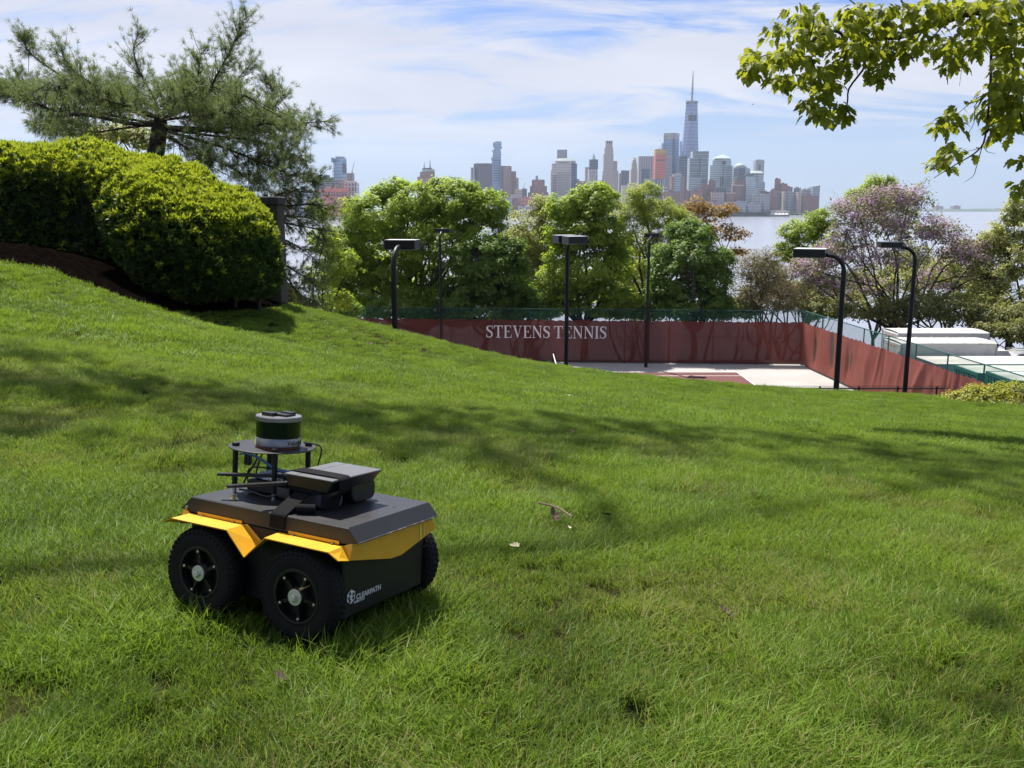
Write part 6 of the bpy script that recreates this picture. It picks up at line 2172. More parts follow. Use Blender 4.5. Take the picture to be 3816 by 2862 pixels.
# shore trees of the city
MT['shoretree'] = leafmat('shoretree', (0.06, 0.10, 0.02), (0.14, 0.20, 0.05), 0.3, nscale=0.02)
r = np.random.default_rng(5)
SHORE_LAB = ['green tree on the embankment below the long pink apartment row', 'green tree on the embankment before the blue-grey glass block', 'green tree on the embankment before the broad grey curved block',
             'small green tree on the embankment beside the white tents', 'small green tree on the embankment below the dark red brick cluster']
for k, (x0, x1, n_) in enumerate([(560, 700, 5), (870, 1120, 10), (1115, 1350, 10), (1640, 1760, 4), (1800, 1960, 5)]):
    for i in range(n_):
        x = x0 + (x1 - x0) * (i + 0.5) / n_ + r.uniform(-8, 8)
        q = P(*ZD(x, 1380), 3202 + r.uniform(-2, 6))
        hh = r.uniform(9, 16) if k in (1, 2) else r.uniform(7, 11)
        root = empty('shore_tree', (q[0], q[1], CITY_Z), SHORE_LAB[k], 'tree', 'trees along the far embankment')
        C = np.array([[0, 0, hh * 0.6]]) + r.normal(size=(40, 3)) * np.array([4.0, 3.0, hh * 0.18])
        pos, nrm, size = cluster_leaves(C, unit(r.normal(size=(40, 3))), 8, 2.4, 2.4, r)
        c = link('crown', leaves_mesh('crown', pos, nrm, size, r), MT['shoretree'], root)
        c['kind'] = 'stuff'
        MB().tube([(0, 0, -0.5), (0, 0, hh * 0.6)], [0.5, 0.3], 6).build('trunk', MT['bark'], root)

# ------------------------------------------------------------------ pine
def Z7(x, y, Y): return P(x / 1.3823, y / 1.3823, Y)


PINE_FILL = [([(30, 470), (150, 420), (350, 430), (600, 420), (850, 400), (1100, 420), (1240, 460), (1330, 560), (1560, 610), (1600, 680), (1400, 700), (1200, 680), (1000, 640), (880, 590), (700, 590), (450, 575), (250, 560), (90, 535)], 560),
             ([(880, 700), (1200, 710), (1560, 700), (1580, 830), (1560, 900), (1640, 930), (1540, 960), (1300, 990), (1100, 870)], 150),
             ([(140, 590), (400, 610), (470, 650), (420, 690), (260, 700), (150, 660)], 80)]
NODES = []


def pine():
    r = np.random.default_rng(77)
    Y0 = 22.0
    b0 = Z7(805, 800, Y0)
    base = np.array([b0[0], Y0, gz(b0[0], Y0) - 0.1])
    root = empty('pine_tree', tuple(base), 'wide flat-topped pine with upswept feathery branch tips behind the hedge', 'tree')
    limbs = [  # (pixel path, end depth offset, start radius, density)
        ([(820, 640), (700, 640), (480, 597), (330, 585), (200, 540), (110, 500), (0, 490), (-80, 470)], -1.0, 0.10, 1.0),
        ([(820, 610), (650, 560), (450, 490), (330, 400), (210, 320), (140, 255), (122, 195)], 1.4, 0.07, 0.8),
        ([(815, 600), (600, 520), (470, 430), (400, 380), (330, 300), (320, 250)], -1.6, 0.05, 0.7),
        ([(820, 600), (800, 520), (745, 420), (705, 335), (690, 250), (722, 148)], 0.3, 0.06, 0.7),
        ([(830, 600), (900, 540), (960, 430), (945, 350)], 1.2, 0.04, 0.8),
        ([(835, 610), (960, 560), (1060, 500), (1110, 400), (1170, 290), (1225, 175), (1272, 72)], -0.6, 0.07, 1.15),
        ([(835, 620), (1000, 590), (1130, 500), (1230, 400), (1310, 305)], 1.6, 0.05, 0.9),
        ([(850, 660), (1050, 672), (1200, 680), (1350, 640), (1500, 640), (1690, 622)], -0.8, 0.09, 1.0),
        ([(850, 650), (1150, 660), (1310, 620), (1370, 540), (1402, 480), (1388, 420)], 1.2, 0.05, 0.9),
        ([(1310, 625), (1400, 560), (1465, 480)], 0.4, 0.03, 0.8),
        ([(840, 670), (1000, 715), (1180, 770), (1350, 840), (1500, 900), (1620, 935)], -1.4, 0.07, 1.0),
        ([(850, 665), (1100, 700), (1300, 725), (1450, 770), (1575, 830)], 0.8, 0.06, 1.0),
        ([(840, 665), (900, 720), (980, 780), (1080, 850)], -2.0, 0.05, 0.9),
        ([(830, 690), (1000, 780), (1200, 870), (1330, 960), (1450, 1010)], 0.9, 0.05, 0.8),
        ([(815, 640), (640, 660), (480, 680), (330, 660), (220, 640)], 1.8, 0.05, 0.9),
        ([(815, 640), (600, 600), (420, 560), (240, 480), (100, 420), (20, 440)], 0.6, 0.06, 1.0),
        ([(820, 620), (700, 560), (560, 520), (420, 470), (250, 430)], -2.2, 0.05, 1.0),
        ([(830, 610), (880, 520), (1000, 460), (1040, 250)], -2.0, 0.05, 0.9),
        ([(830, 620), (980, 600), (1150, 580), (1260, 490)], -2.4, 0.05, 1.0),
        ([(820, 630), (740, 600), (650, 500), (600, 400)], 2.0, 0.04, 0.9),
    ]
    wood = MB()
    tr_ = [base + np.array([0.1, 0, -0.3]), Z7(800, 800, Y0), Z7(812, 730, Y0), Z7(825, 640, Y0), Z7(830, 590, Y0)]
    wood.tube([q - base for q in tr_], [0.24, 0.20, 0.185, 0.17, 0.10], 10)
    tips, dirs, wts = [], [], []
    for (px, dz, r0, dens) in limbs:
        n_ = len(px)
        pts = [Z7(x, y, Y0 + dz * (i / (n_ - 1)) ** 0.8) for i, (x, y) in enumerate(px)]
        fine = []
        for i in range(n_ - 1):
            p0, p1, p2, p3 = pts[max(i - 1, 0)], pts[i], pts[i + 1], pts[min(i + 2, n_ - 1)]
            for t in np.linspace(0, 1, 6)[:-1]:
                fine.append(0.5 * (2 * p1 + (p2 - p0) * t + (2 * p0 - 5 * p1 + 4 * p2 - p3) * t * t + (3 * p1 - p0 - 3 * p2 + p3) * t ** 3))
        fine.append(pts[-1])
        fine = np.array(fine)
        wood.tube([q - base for q in fine], list(np.linspace(r0 * 0.62, 0.006, len(fine))), 6, False)
        NODES.extend(list(fine[2:]))
        m_ = len(fine)
        seg = np.linalg.norm(np.diff(fine, axis=0), axis=1).sum()
        for k in range(int(seg * 24 * dens)):
            t = r.uniform(0.10, 1.0) ** 0.85
            i = min(int(t * (m_ - 1)), m_ - 2)
            o = fine[i]
            ax_ = fine[i + 1] - fine[i]
            ax_ /= np.linalg.norm(ax_)
            sd = r.normal(size=3)
            sd -= ax_ * (sd @ ax_)
            sd /= np.linalg.norm(sd)
            d = ax_ * r.uniform(0.4, 1.0) + sd * r.uniform(0.5, 1.0) + np.array([0, 0, 0.25])
            d /= np.linalg.norm(d)
            ln = r.uniform(0.22, 1.0) * (1.2 - 0.75 * t)
            e = o + d * ln + np.array([0, 0, 0.10 * ln])
            mid = o + d * ln * 0.5 + np.array([0, 0, -0.02])
            wood.tube([o - base, mid - base, e - base], [0.009, 0.006, 0.003], 3, False)
            for u_ in (0.45, 0.7, 1.0):
                tips.append(o + (e - o) * u_ + r.normal(size=3) * 0.03)
                dirs.append(d + r.normal(size=3) * 0.25 + np.array([0, 0, 0.15]))
        tips.append(fine[-1])
        dirs.append(fine[-1] - fine[-3])
        for u_ in range(3, m_, 2):
            if u_ > m_ * 0.5:
                tips.append(fine[u_])
                dirs.append(fine[u_] - fine[u_ - 1] + r.normal(size=3) * 0.02)
    nodes = np.array(NODES)
    for (poly, cnt) in PINE_FILL:
        poly = np.array(poly, float)
        lo, hi = poly.min(0), poly.max(0)
        made = 0
        while made < cnt:
            x, y = r.uniform(lo, hi)
            if not inside(np.array([x]), np.array([y]), poly)[0]:
                continue
            made += 1
            q = Z7(x, y, Y0 + r.normal() * 1.0)
            i = int(np.argmin(np.linalg.norm(nodes - q, axis=1)))
            d = q - nodes[i]
            dl = np.linalg.norm(d) + 1e-6
            if dl > 1.3:
                q = nodes[i] + d / dl * 1.3
            d = unit((d / dl + np.array([0, 0, 0.35]) + r.normal(size=3) * 0.3)[None])[0]
            wood.tube([nodes[i] - base, (nodes[i] + q) / 2 - base + np.array([0, 0, -0.03]), q - base], [0.010, 0.007, 0.003], 3, False)
            for u_ in range(4):
                tips.append(q + r.normal(size=3) * 0.10)
                dirs.append(d + r.normal(size=3) * 0.35)
    wood.build('trunk', MT['pinebark'], root, True)
    tips = np.array(tips)
    dirs = unit(np.array(dirs))
    K = 20
    idx = np.repeat(np.arange(len(tips)), K)
    d = unit(dirs[idx] * 0.75 + r.normal(size=(len(idx), 3)) * 0.55)
    ln = r.uniform(0.10, 0.17, len(idx))[:, None]
    s_ = tips[idx] + r.normal(size=(len(idx), 3)) * 0.02 - base
    e = s_ + d * ln + np.array([0, 0, -0.012])
    w_ = unit(np.cross(d, r.normal(size=(len(idx), 3)))) * 0.0045
    V = np.stack([s_ - w_, s_ + w_, e], 1).reshape(-1, 3)
    me = npmesh('needles', V, np.arange(len(V)).reshape(-1, 3))
    o = link('crown', me, MT['needle'], root)
    o['kind'] = 'stuff'
    print('pine tufts', len(tips))


pine()


def small_pine():
    """drooping pine boughs right of the pier, on a tree standing lower down the slope"""
    r = np.random.default_rng(78)
    Y0 = 21.0
    b0 = D(560, 700, Y0)
    base = np.array([b0[0], Y0, gz(b0[0], Y0) - 0.1])
    root = empty('pine_tree', tuple(base), 'shaded drooping pine boughs right of the stone pier', 'tree')
    wood = MB()
    t0 = D(575, 420, Y0)
    wood.tube([(0, 0, -0.3), (D(565, 560, Y0) - base), (t0 - base)], [0.13, 0.09, 0.04], 8)
    tips, dirs = [], []
    for (px, dz) in [([(570, 430), (620, 445), (680, 440), (715, 455)], 0.6), ([(570, 470), (630, 485), (690, 495), (705, 520)], -0.8), ([(568, 510), (620, 520), (665, 545), (690, 570)], 0.9), ([(566, 540), (620, 575), (660, 600), (695, 625)], -0.6),
                     ([(565, 560), (620, 600), (650, 640), (690, 655)], 0.5), ([(565, 590), (610, 640), (640, 665), (670, 680)], -0.4), ([(566, 450), (600, 420), (640, 410), (670, 405)], 0.2), ([(567, 490), (610, 465), (660, 470), (700, 478)], 1.3)]:
        n_ = len(px)
        pts = np.array([D(x, y, Y0 + dz * i / (n_ - 1)) for i, (x, y) in enumerate(px)])
        fine = np.array([[np.interp(t, np.arange(n_), pts[:, a]) for a in range(3)] for t in np.linspace(0, n_ - 1, 16)])
        wood.tube([q - base for q in fine], list(np.linspace(0.03, 0.005, 16)), 5, False)
        for k in range(60):
            t = r.uniform(0.1, 1)
            i = min(int(t * 15), 14)
            d = unit((fine[i + 1] - fine[i])[None] * 6 + r.normal(size=(1, 3)) * 0.6 + np.array([[0, 0, -0.15]]))[0]
            ln = r.uniform(0.15, 0.7)
            e = fine[i] + d * ln
            wood.tube([fine[i] - base, e - base], [0.006, 0.003], 3, False)
            for u_ in (0.5, 1.0):
                tips.append(fine[i] + d * ln * u_)
                dirs.append(d)
    wood.build('trunk', MT['pinebark'], root, True)
    tips = np.array(tips)
    dirs = unit(np.array(dirs))
    K = 26
    idx = np.repeat(np.arange(len(tips)), K)
    d = unit(dirs[idx] * 0.7 + r.normal(size=(len(idx), 3)) * 0.55 + np.array([0, 0, -0.2]))
    s_ = tips[idx] - base
    e = s_ + d * r.uniform(0.10, 0.17, len(idx))[:, None]
    w_ = unit(np.cross(d, r.normal(size=(len(idx), 3)))) * 0.0035
    V = np.stack([s_ - w_, s_ + w_, e], 1).reshape(-1, 3)
    o = link('crown', npmesh('needles', V, np.arange(len(V)).reshape(-1, 3)), MT['needle'], root)
    o['kind'] = 'stuff'


small_pine()

# ------------------------------------------------------------------ clipped yew hedges
def lump(p_, s):
    return (np.sin(p_[:, 0] * 2.1 + s) * np.sin(p_[:, 1] * 2.3 + 2 * s) + np.sin(p_[:, 2] * 3.1 + s * 3 + p_[:, 0]) * 0.7 + 0.5 * np.sin(p_[:, 0] * 5.3 + p_[:, 2] * 4.7 + s) + 0.45 * np.sin(p_[:, 0] * 11 + 2 * np.sin(p_[:, 2] * 9)) * np.sin(p_[:, 2] * 12 + p_[:, 1] * 10))


def superell(n, c, rad, e, r, s, amp):
    """points and outward normals spread evenly over a boxy rounded body"""
    R3 = np.array(rad)
    ar = np.array([R3[1] * R3[2], R3[0] * R3[2], R3[0] * R3[1]])
    ax_ = r.choice(3, n, p=ar / ar.sum())
    d = r.uniform(-1, 1, (n, 3))
    d[np.arange(n), ax_] = r.choice([-1.0, 1.0], n)
    k = (np.abs(d) ** e).sum(1) ** (-1.0 / e)
    p_ = d * k[:, None]
    nn = unit(np.sign(p_) * np.abs(p_) ** (e - 1) / R3)
    q = p_ * R3 + np.array(c)
    q = q + nn * (amp * lump(q, s))[:, None]
    return q, nn


def hedge(label, c, rad, e, n, seed, amp, shear, tilt=0.0):
    r = np.random.default_rng(seed)
    base = np.array([c[0], c[1], gz(c[0], c[1])])
    root = empty('yew_hedge', tuple(base), label, 'hedge')
    q, nn = superell(n, c, rad, e, r, seed, amp)
    vis = (nn[:, 1] < 0.45) | (r.random(n) < 0.5)
    q, nn = q[vis], nn[vis]
    q[:, 2] += (q[:, 0] - c[0]) * shear * np.clip((q[:, 2] - c[2]) / rad[2] * 0.6 + 0.5, 0, 1)
    q -= nn * (r.uniform(0, 1, len(q)) ** 2 * 0.22)[:, None]
    q[:, 2] += (q[:, 1] - c[1]) * tilt * np.clip((q[:, 2] - c[2]) / rad[2] * 0.6 + 0.5, 0, 1)
    hgt = np.clip((q[:, 2] - c[2]) / rad[2], -1, 1)
    ok = q[:, 2] > ground(q[:, 0], q[:, 1]) - 0.05
    q, nn, hgt = q[ok], nn[ok], hgt[ok]
    tip = r.random(len(q)) < np.clip(0.10 + 0.75 * nn[:, 2] + 0.40 * hgt + 0.12 * nn[:, 0] + 0.12 * lump(q * 1.7, seed), 0.06, 0.95)  # favours high upward faces: real tips plus sunlight painted on the top
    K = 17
    for part, sel, m_, sz in (('foliage', ~tip, 'yew', 0.082), ('sunlit_new_growth', tip, 'yewtip_sunlit', 0.085)):
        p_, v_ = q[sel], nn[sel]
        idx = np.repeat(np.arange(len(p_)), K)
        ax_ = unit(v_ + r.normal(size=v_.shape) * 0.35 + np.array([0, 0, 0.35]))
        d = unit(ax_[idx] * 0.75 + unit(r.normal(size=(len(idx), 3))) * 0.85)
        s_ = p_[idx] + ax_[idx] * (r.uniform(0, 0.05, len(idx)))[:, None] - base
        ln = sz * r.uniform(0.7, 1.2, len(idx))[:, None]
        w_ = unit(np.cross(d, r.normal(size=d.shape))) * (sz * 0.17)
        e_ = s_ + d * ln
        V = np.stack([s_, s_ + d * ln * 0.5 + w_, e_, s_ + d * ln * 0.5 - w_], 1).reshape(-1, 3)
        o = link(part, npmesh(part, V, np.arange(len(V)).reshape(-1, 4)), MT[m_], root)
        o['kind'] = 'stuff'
    st = MB()
    for k in range(7):
        x_ = c[0] + rad[0] * 0.75 * (k / 3.0 - 1)
        y_ = c[1] + r.uniform(-0.3, 0.3)
        st.tube([np.array([x_, y_, gz(x_, y_) - 0.1]) - base, np.array([x_ + r.normal() * 0.1, y_, c[2]]) - base], [0.035, 0.025], 6)
    st.build('stems', MT['bark'], root)
    # solid dark core, its colour standing in for the shaded inside
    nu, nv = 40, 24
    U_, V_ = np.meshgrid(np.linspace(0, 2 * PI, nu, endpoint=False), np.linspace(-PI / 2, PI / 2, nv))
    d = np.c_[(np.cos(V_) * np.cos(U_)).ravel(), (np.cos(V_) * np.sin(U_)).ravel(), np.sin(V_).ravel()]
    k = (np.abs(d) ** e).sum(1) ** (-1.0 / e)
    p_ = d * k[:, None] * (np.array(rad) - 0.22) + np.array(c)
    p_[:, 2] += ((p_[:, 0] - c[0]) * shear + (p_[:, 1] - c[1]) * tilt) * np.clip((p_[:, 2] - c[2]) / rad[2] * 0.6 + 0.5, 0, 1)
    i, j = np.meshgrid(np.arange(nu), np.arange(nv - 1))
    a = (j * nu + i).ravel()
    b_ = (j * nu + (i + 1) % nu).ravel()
    link('shaded_core', npmesh('inner', p_ - base, np.c_[a, b_, b_ + nu, a + nu], True), MT['yewcore'], root)
    return root


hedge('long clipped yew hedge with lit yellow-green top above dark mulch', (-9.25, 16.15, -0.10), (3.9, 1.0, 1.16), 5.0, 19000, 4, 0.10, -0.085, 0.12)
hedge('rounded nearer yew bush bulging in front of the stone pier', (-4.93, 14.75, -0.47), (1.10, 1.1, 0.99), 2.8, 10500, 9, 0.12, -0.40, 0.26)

# yellow bush on the lawn edge
tree('spirea_bush', 'low mounded yellow-green bush on the lawn edge at the right', (lambda q: (float(q[0]), float(q[1]), gz(q[0], q[1])))(D(2140, 868, 18.4)),
     [L(2130, 852, 18.4, 55, 20, 60), L(2080, 860, 18.4, 40, 13, 36), L(2190, 850, 18.4, 60, 24, 60), L(2250, 856, 18.4, 50, 22, 40), L(2160, 866, 18.2, 90, 12, 60)],
     'lime', 0.02, 26, 0.13, 0.052, seed=61, cat='bush', stems=3, fork=0.2, flat=0.8)

# ------------------------------------------------------------------ overhanging tree, trunk outside the picture at right
def Z8(x, y, Y): return P(2700 + x / 1.982, y / 1.982, Y)


def leaf_shape():
    """lobed leaf in the x-y plane, tip towards +y, unit length"""
    half = [(0.0, 0.0), (0.10, 0.06), (0.30, 0.04), (0.26, 0.18), (0.42, 0.30), (0.28, 0.38), (0.38, 0.60), (0.20, 0.62), (0.17, 0.80), (0.0, 1.0)]
    vs2 = [(0, 0, 0)]
    right = [(x, y, 0.16 * x + 0.03 * math.sin(y * 6) - 0.14 * y * y) for x, y in half[1:-1]]
    left = [(-x, y, z) for x, y, z in right]
    tip = (0, 1.0, -0.14)
    mids = [(0, y, -0.14 * y * y) for _, y in half[1:-1]]
    V = vs2 + right + left + [tip] + mids
    nr = len(right)
    ri = lambda i: 1 + i
    li = lambda i: 1 + nr + i
    ti = 1 + 2 * nr
    mi = lambda i: 2 + 2 * nr + i
    F_ = [(0, ri(0), mi(0)), (0, mi(0), li(0))]
    for i in range(nr - 1):
        F_ += [(mi(i), ri(i), ri(i + 1), mi(i + 1)), (mi(i), mi(i + 1), li(i + 1), li(i))]
    F_ += [(mi(nr - 1), ri(nr - 1), ti), (mi(nr - 1), ti, li(nr - 1))]
    return V, F_


def overhang():
    r = np.random.default_rng(91)
    base = np.array([10.2, 8.4, gz(10.2, 8.4)])
    root = empty('oak_tree', tuple(base), 'leafy tree whose branch hangs into the upper right sky', 'tree', 'shade trees around the lawn')
    wood = MB()
    Y0 = 11.0
    limbs = [([(2300, 20), (2000, 60), (1800, 90), (1640, 150), (1500, 205), (1300, 270), (1100, 300), (900, 330), (760, 370), (640, 420)], 0.5, 0.055, 0.012),
             ([(890, 325), (860, 240), (760, 220), (620, 320), (480, 400), (340, 400), (240, 430)], -0.3, 0.020, 0.005),
             ([(1060, 310), (1030, 420), (1040, 510), (930, 640), (910, 780), (850, 870), (820, 930), (745, 958)], 0.2, 0.018, 0.003),
             ([(640, 420), (700, 600), (740, 700), (700, 760)], 0.3, 0.008, 0.003), ([(900, 380), (860, 520), (760, 580), (680, 612), (600, 620)], -0.2, 0.010, 0.003),
             ([(2300, 120), (2050, 200), (1980, 300), (1970, 560), (1940, 900), (1900, 1070), (1840, 1150), (1700, 1230), (1545, 1315)], -0.2, 0.020, 0.004),
             ([(1905, 1075), (1865, 1240), (1830, 1310), (1770, 1345)], 0.1, 0.006, 0.002), ([(1915, 1085), (1940, 1130), (2000, 1135)], 0.1, 0.005, 0.002), ([(1900, 1090), (1860, 1110), (1760, 1125)], -0.1, 0.005, 0.002),
             ([(1700, 1235), (1600, 1230), (1455, 1205)], 0.1, 0.005, 0.002), ([(1950, 680), (1860, 740), (1740, 800), (1690, 870)], 0.1, 0.007, 0.002), ([(1850, 780), (1850, 900), (1795, 995)], 0.0, 0.005, 0.002),
             ([(1880, 330), (1800, 400), (1750, 500), (1735, 635)], 0.1, 0.006, 0.002), ([(1800, 400), (1700, 430), (1630, 530)], 0.1, 0.005, 0.002), ([(560, 330), (520, 210), (470, 150)], 0, 0.007, 0.003),
             ([(620, 320), (640, 150), (660, 40), (700, 20)], 0.1, 0.009, 0.003), ([(400, 600), (380, 640), (322, 688)], 0.0, 0.004, 0.002), ([(480, 400), (410, 500), (400, 600)], 0.0, 0.006, 0.003),
             ([(1500, 205), (1400, 120), (1330, 40), (1280, -40)], 0.4, 0.02, 0.008), ([(1200, 290), (1060, 180), (980, 60), (900, -20)], 0.3, 0.018, 0.006), ([(1640, 150), (1560, 260), (1480, 330)], -0.3, 0.012, 0.004),
             ([(1300, 270), (1260, 360), (1180, 460), (1120, 560)], 0.1, 0.012, 0.004), ([(1800, 90), (1850, 220), (1720, 330)], 0.2, 0.012, 0.004), ([(2050, 200), (2120, 450), (2150, 700), (2100, 900)], 0.3, 0.02, 0.006),
             ([(2150, 700), (2230, 1000), (2210, 1180), (2230, 1400)], 0.2, 0.010, 0.004)]
    starts = {}
    for (px, dz, r0, r1) in limbs:
        n_ = len(px)
        pts = np.array([Z8(x, y, Y0 + dz * i / (n_ - 1)) for i, (x, y) in enumerate(px)])
        pts[1:-1] += r.normal(size=(n_ - 2, 3)) * 0.012
        t_ = np.linspace(0, n_ - 1, n_ * 3)
        fine = np.stack([np.interp(t_, np.arange(n_), pts[:, a]) for a in range(3)], 1)
        fine[1:-1] = 0.25 * fine[:-2] + 0.5 * fine[1:-1] + 0.25 * fine[2:]
        wood.tube([q - base for q in fine], list(np.linspace(r0, r1, len(fine))), 6, False)
        starts[len(starts)] = fine[0]
    # trunk and main limbs (outside the frame)
    fork_ = base + np.array([0.1, 0.2, 3.4])
    wood.tube([np.array([0, 0, -0.4]), np.array([0.05, 0.05, 1.6]), fork_ - base], [0.34, 0.27, 0.24], 10)
    for i_ in (0, 5):
        p_ = [fork_, fork_ * 0.5 + starts[i_] * 0.5 + np.array([0, 0, 0.8]), starts[i_]]
        wood.tube([q - base for q in p_], [0.13, 0.08, 0.055 if i_ == 0 else 0.03], 8, False)
    cl = [(400, 210), (360, 230), (210, 460), (170, 420), (250, 500), (200, 530), (480, 60), (540, 40), (690, 45), (560, 150), (600, 130), (620, 230), (580, 250), (440, 570), (480, 580), (390, 590), (500, 350), (440, 380), (540, 390), (420, 430), (320, 430), (620, 450),
          (620, 520), (600, 610), (570, 640), (660, 560), (720, 540), (780, 640), (740, 630), (690, 740), (640, 760), (720, 830), (680, 850), (850, 780), (890, 850), (760, 850), (750, 300), (680, 300), (850, 420), (800, 480), (860, 480), (950, 450), (980, 480), (1000, 150),
          (900, 100), (960, 60), (1050, 60), (1120, 120), (1180, 60), (1250, 80), (1320, 60), (1400, 60), (1450, 130), (880, 200), (940, 230), (1000, 250), (1080, 220), (1150, 230), (1200, 170), (1250, 350), (1310, 400), (1180, 420), (1150, 520), (1110, 570), (1300, 300), (1350, 250), (1450, 300), (1480, 370), (1400, 340),
          (1600, 330), (1650, 350), (1700, 350), (1740, 310), (1550, 250), (1520, 120), (1650, 60), (1720, 30), (1800, 30), (1850, 150), (1880, 80), (1780, 180), (1700, 470), (1680, 490), (1840, 330), (1880, 360), (1900, 280), (2050, 60), (2000, 120), (2050, 150), (2150, 60), (2150, 160), (2100, 240), (2000, 250), (2100, 330), (2180, 330), (2150, 450),
          (2060, 400), (2050, 500), (2180, 560), (2100, 620), (2030, 620), (2000, 700), (2080, 720), (2150, 680), (2160, 780), (1960, 720), (2000, 850), (1930, 820), (2080, 920), (2040, 900), (2180, 880), (2010, 970), (2120, 960), (1660, 890), (1630, 930), (1700, 930), (1700, 850), (1620, 1190), (1590, 1220), (1690, 1110), (1660, 1130), (1830, 1130), (2200, 1180), (2210, 1370),
          (2190, 1400), (2200, 200), (2210, 320), (2130, 100), (2230, 520), (2190, 640), (2120, 560), (2060, 560), (2210, 760), (2130, 840), (2060, 800), (2200, 820), (2100, 20), (1990, 20), (1900, 20), (1500, 40), (1600, 100), (1560, 40), (960, 570), (1060, 400), (1740, 790), (2240, 250), (2250, 450), (2250, 700), (1020, 330), (1100, 380), (930, 330), (700, 180), (760, 250), (620, 160), (1950, 170), (1960, 60)]
    small = {(480, 60), (690, 45), (960, 570), (1830, 1130), (1740, 790), (540, 40)}
    V, F_ = leaf_shape()
    me = bpy.data.meshes.new('leaf')
    me.from_pydata(V, [], F_)
    me.materials.append(MT['oakleaf'])
    Vn = np.array(V)
    rest_v, rest_f = [], []
    mats = []
    for (x, y) in cl:
        c = Z8(x, y, Y0 + r.normal() * 0.35)
        for k in range(4 if (x, y) in small else int(r.integers(13, 20))):
            d = unit(r.normal(size=(1, 3)))[0]
            pos = c + d * np.array([0.16, 0.16, 0.12]) * r.uniform(0.2, 1.0)
            out = unit((d * np.array([1, 1, 0.3]) + np.array([0, 0, -0.75]) + r.normal(size=3) * 0.25)[None])[0]
            nrm = unit((np.array([0, 0, 1.0]) + d * 0.8 + r.normal(size=3) * 0.3)[None])[0]
            xx = np.cross(out, nrm)
            xx /= np.linalg.norm(xx)
            zz = np.cross(xx, out)
            s_ = r.uniform(0.085, 0.145)
            mats.append((np.stack([xx, out, zz], 1) * s_, pos))
    order = r.permutation(len(mats))
    pick = set(order[:300].tolist())
    for i, (M3, pos) in enumerate(mats):
        if i in pick:
            o = bpy.data.objects.new('leaf', me)
            col.objects.link(o)
            o.parent = root
            m4 = Matrix([[*M3[0], pos[0] - base[0]], [*M3[1], pos[1] - base[1]], [*M3[2], pos[2] - base[2]], [0, 0, 0, 1]])
            o.matrix_local = m4
        else:
            b_ = len(rest_v)
            for q in Vn @ M3.T + (pos - base):
                rest_v.append(q)
            rest_f += [tuple(b_ + j for j in f) for f in F_]
    m2 = bpy.data.meshes.new('leaves')
    m2.from_pydata([tuple(map(float, q)) for q in rest_v], [], rest_f)
    o = link('leaves', m2, MT['oakleaf'], root)
    o['kind'] = 'stuff'
    # the rest of the crown, above and right of the picture, which shades the lawn
    lob = [((11.5, 9.5, 5.5), (3.2, 3.2, 2.0), 60), ((9.0, 6.5, 6.2), (2.8, 2.6, 1.5), 44), ((6.6, 8.2, 6.6), (2.4, 2.0, 1.0), 18), ((12.5, 6.0, 6.0), (3.0, 3.0, 2.0), 40), ((8.5, 11.0, 6.8), (2.6, 2.4, 1.3), 36), ((3.6, 9.8, 6.8), (2.0, 2.2, 1.0), 26),
           ((4.8, 12.6, 7.2), (2.0, 2.0, 0.9), 20), ((2.0, 13.2, 7.4), (1.6, 1.2, 0.6), 8), ((4.0, 7.0, 7.6), (1.6, 1.2, 0.6), 7), ((5.8, 4.8, 7.2), (1.7, 1.4, 0.7), 9), ((6.8, 13.4, 7.2), (2.0, 1.6, 0.7), 12), ((1.9, 9.0, 7.8), (1.6, 1.0, 0.5), 15), ((0.4, 7.2, 7.8), (1.4, 0.8, 0.5), 11), ((2.4, 6.2, 7.6), (1.5, 1.0, 0.5), 12), ((-0.9, 6.0, 8.0), (0.9, 0.6, 0.4), 6), ((3.0, 12.0, 7.8), (1.6, 1.0, 0.5), 14), ((4.2, 5.0, 7.4), (1.4, 0.9, 0.5), 10), ((0.2, 9.4, 8.2), (1.2, 0.8, 0.4), 8)]
    lob = [(a_, (b2[0] * 1.15, b2[1] * 1.15, b2[2]), int(c2 * 1.7)) for a_, b2, c2 in lob]
    C, O = lobe_clusters(lob, r)
    pos, nrm, size = cluster_leaves(C, O, 15, 0.42, 0.17, r)
    o = link('crown', leaves_mesh('crown', pos - base, nrm, size, r), MT['oakleaf'], root)
    o['kind'] = 'stuff'
    for (c, rad, n_) in lob:
        p_ = limb_path(fork_, np.array(c), r, 0.08, 6)
        wood.tube([q - base for q in p_], list(np.linspace(0.045, 0.010, 6)), 6, False)
    wood.build('trunk', MT['bark'], root, True)


overhang()

# second shade tree, trunk out of frame at left, its crown high over the lawn
tree('shade_tree', 'tall shade tree left of the lawn, crown high overhead', (-8.6, 2.6, gz(-8.6, 2.6)),
     [((-7.5, 6.0, 7.6), (2.6, 2.6, 1.4), 40), ((-4.6, 9.6, 8.6), (2.7, 1.5, 0.9), 43), ((-2.0, 10.6, 8.8), (2.3, 1.4, 0.8), 32), ((-9.5, 9.5, 8.4), (2.4, 2.4, 1.2), 27),
      ((0.6, 11.4, 8.8), (1.8, 1.3, 0.7), 20), ((-6.6, 4.4, 9.2), (1.5, 1.2, 0.8), 18)],
     'oakleaf', 0.10, 17, 0.42, 0.16, seed=95, group='shade trees around the lawn', fork=0.55)

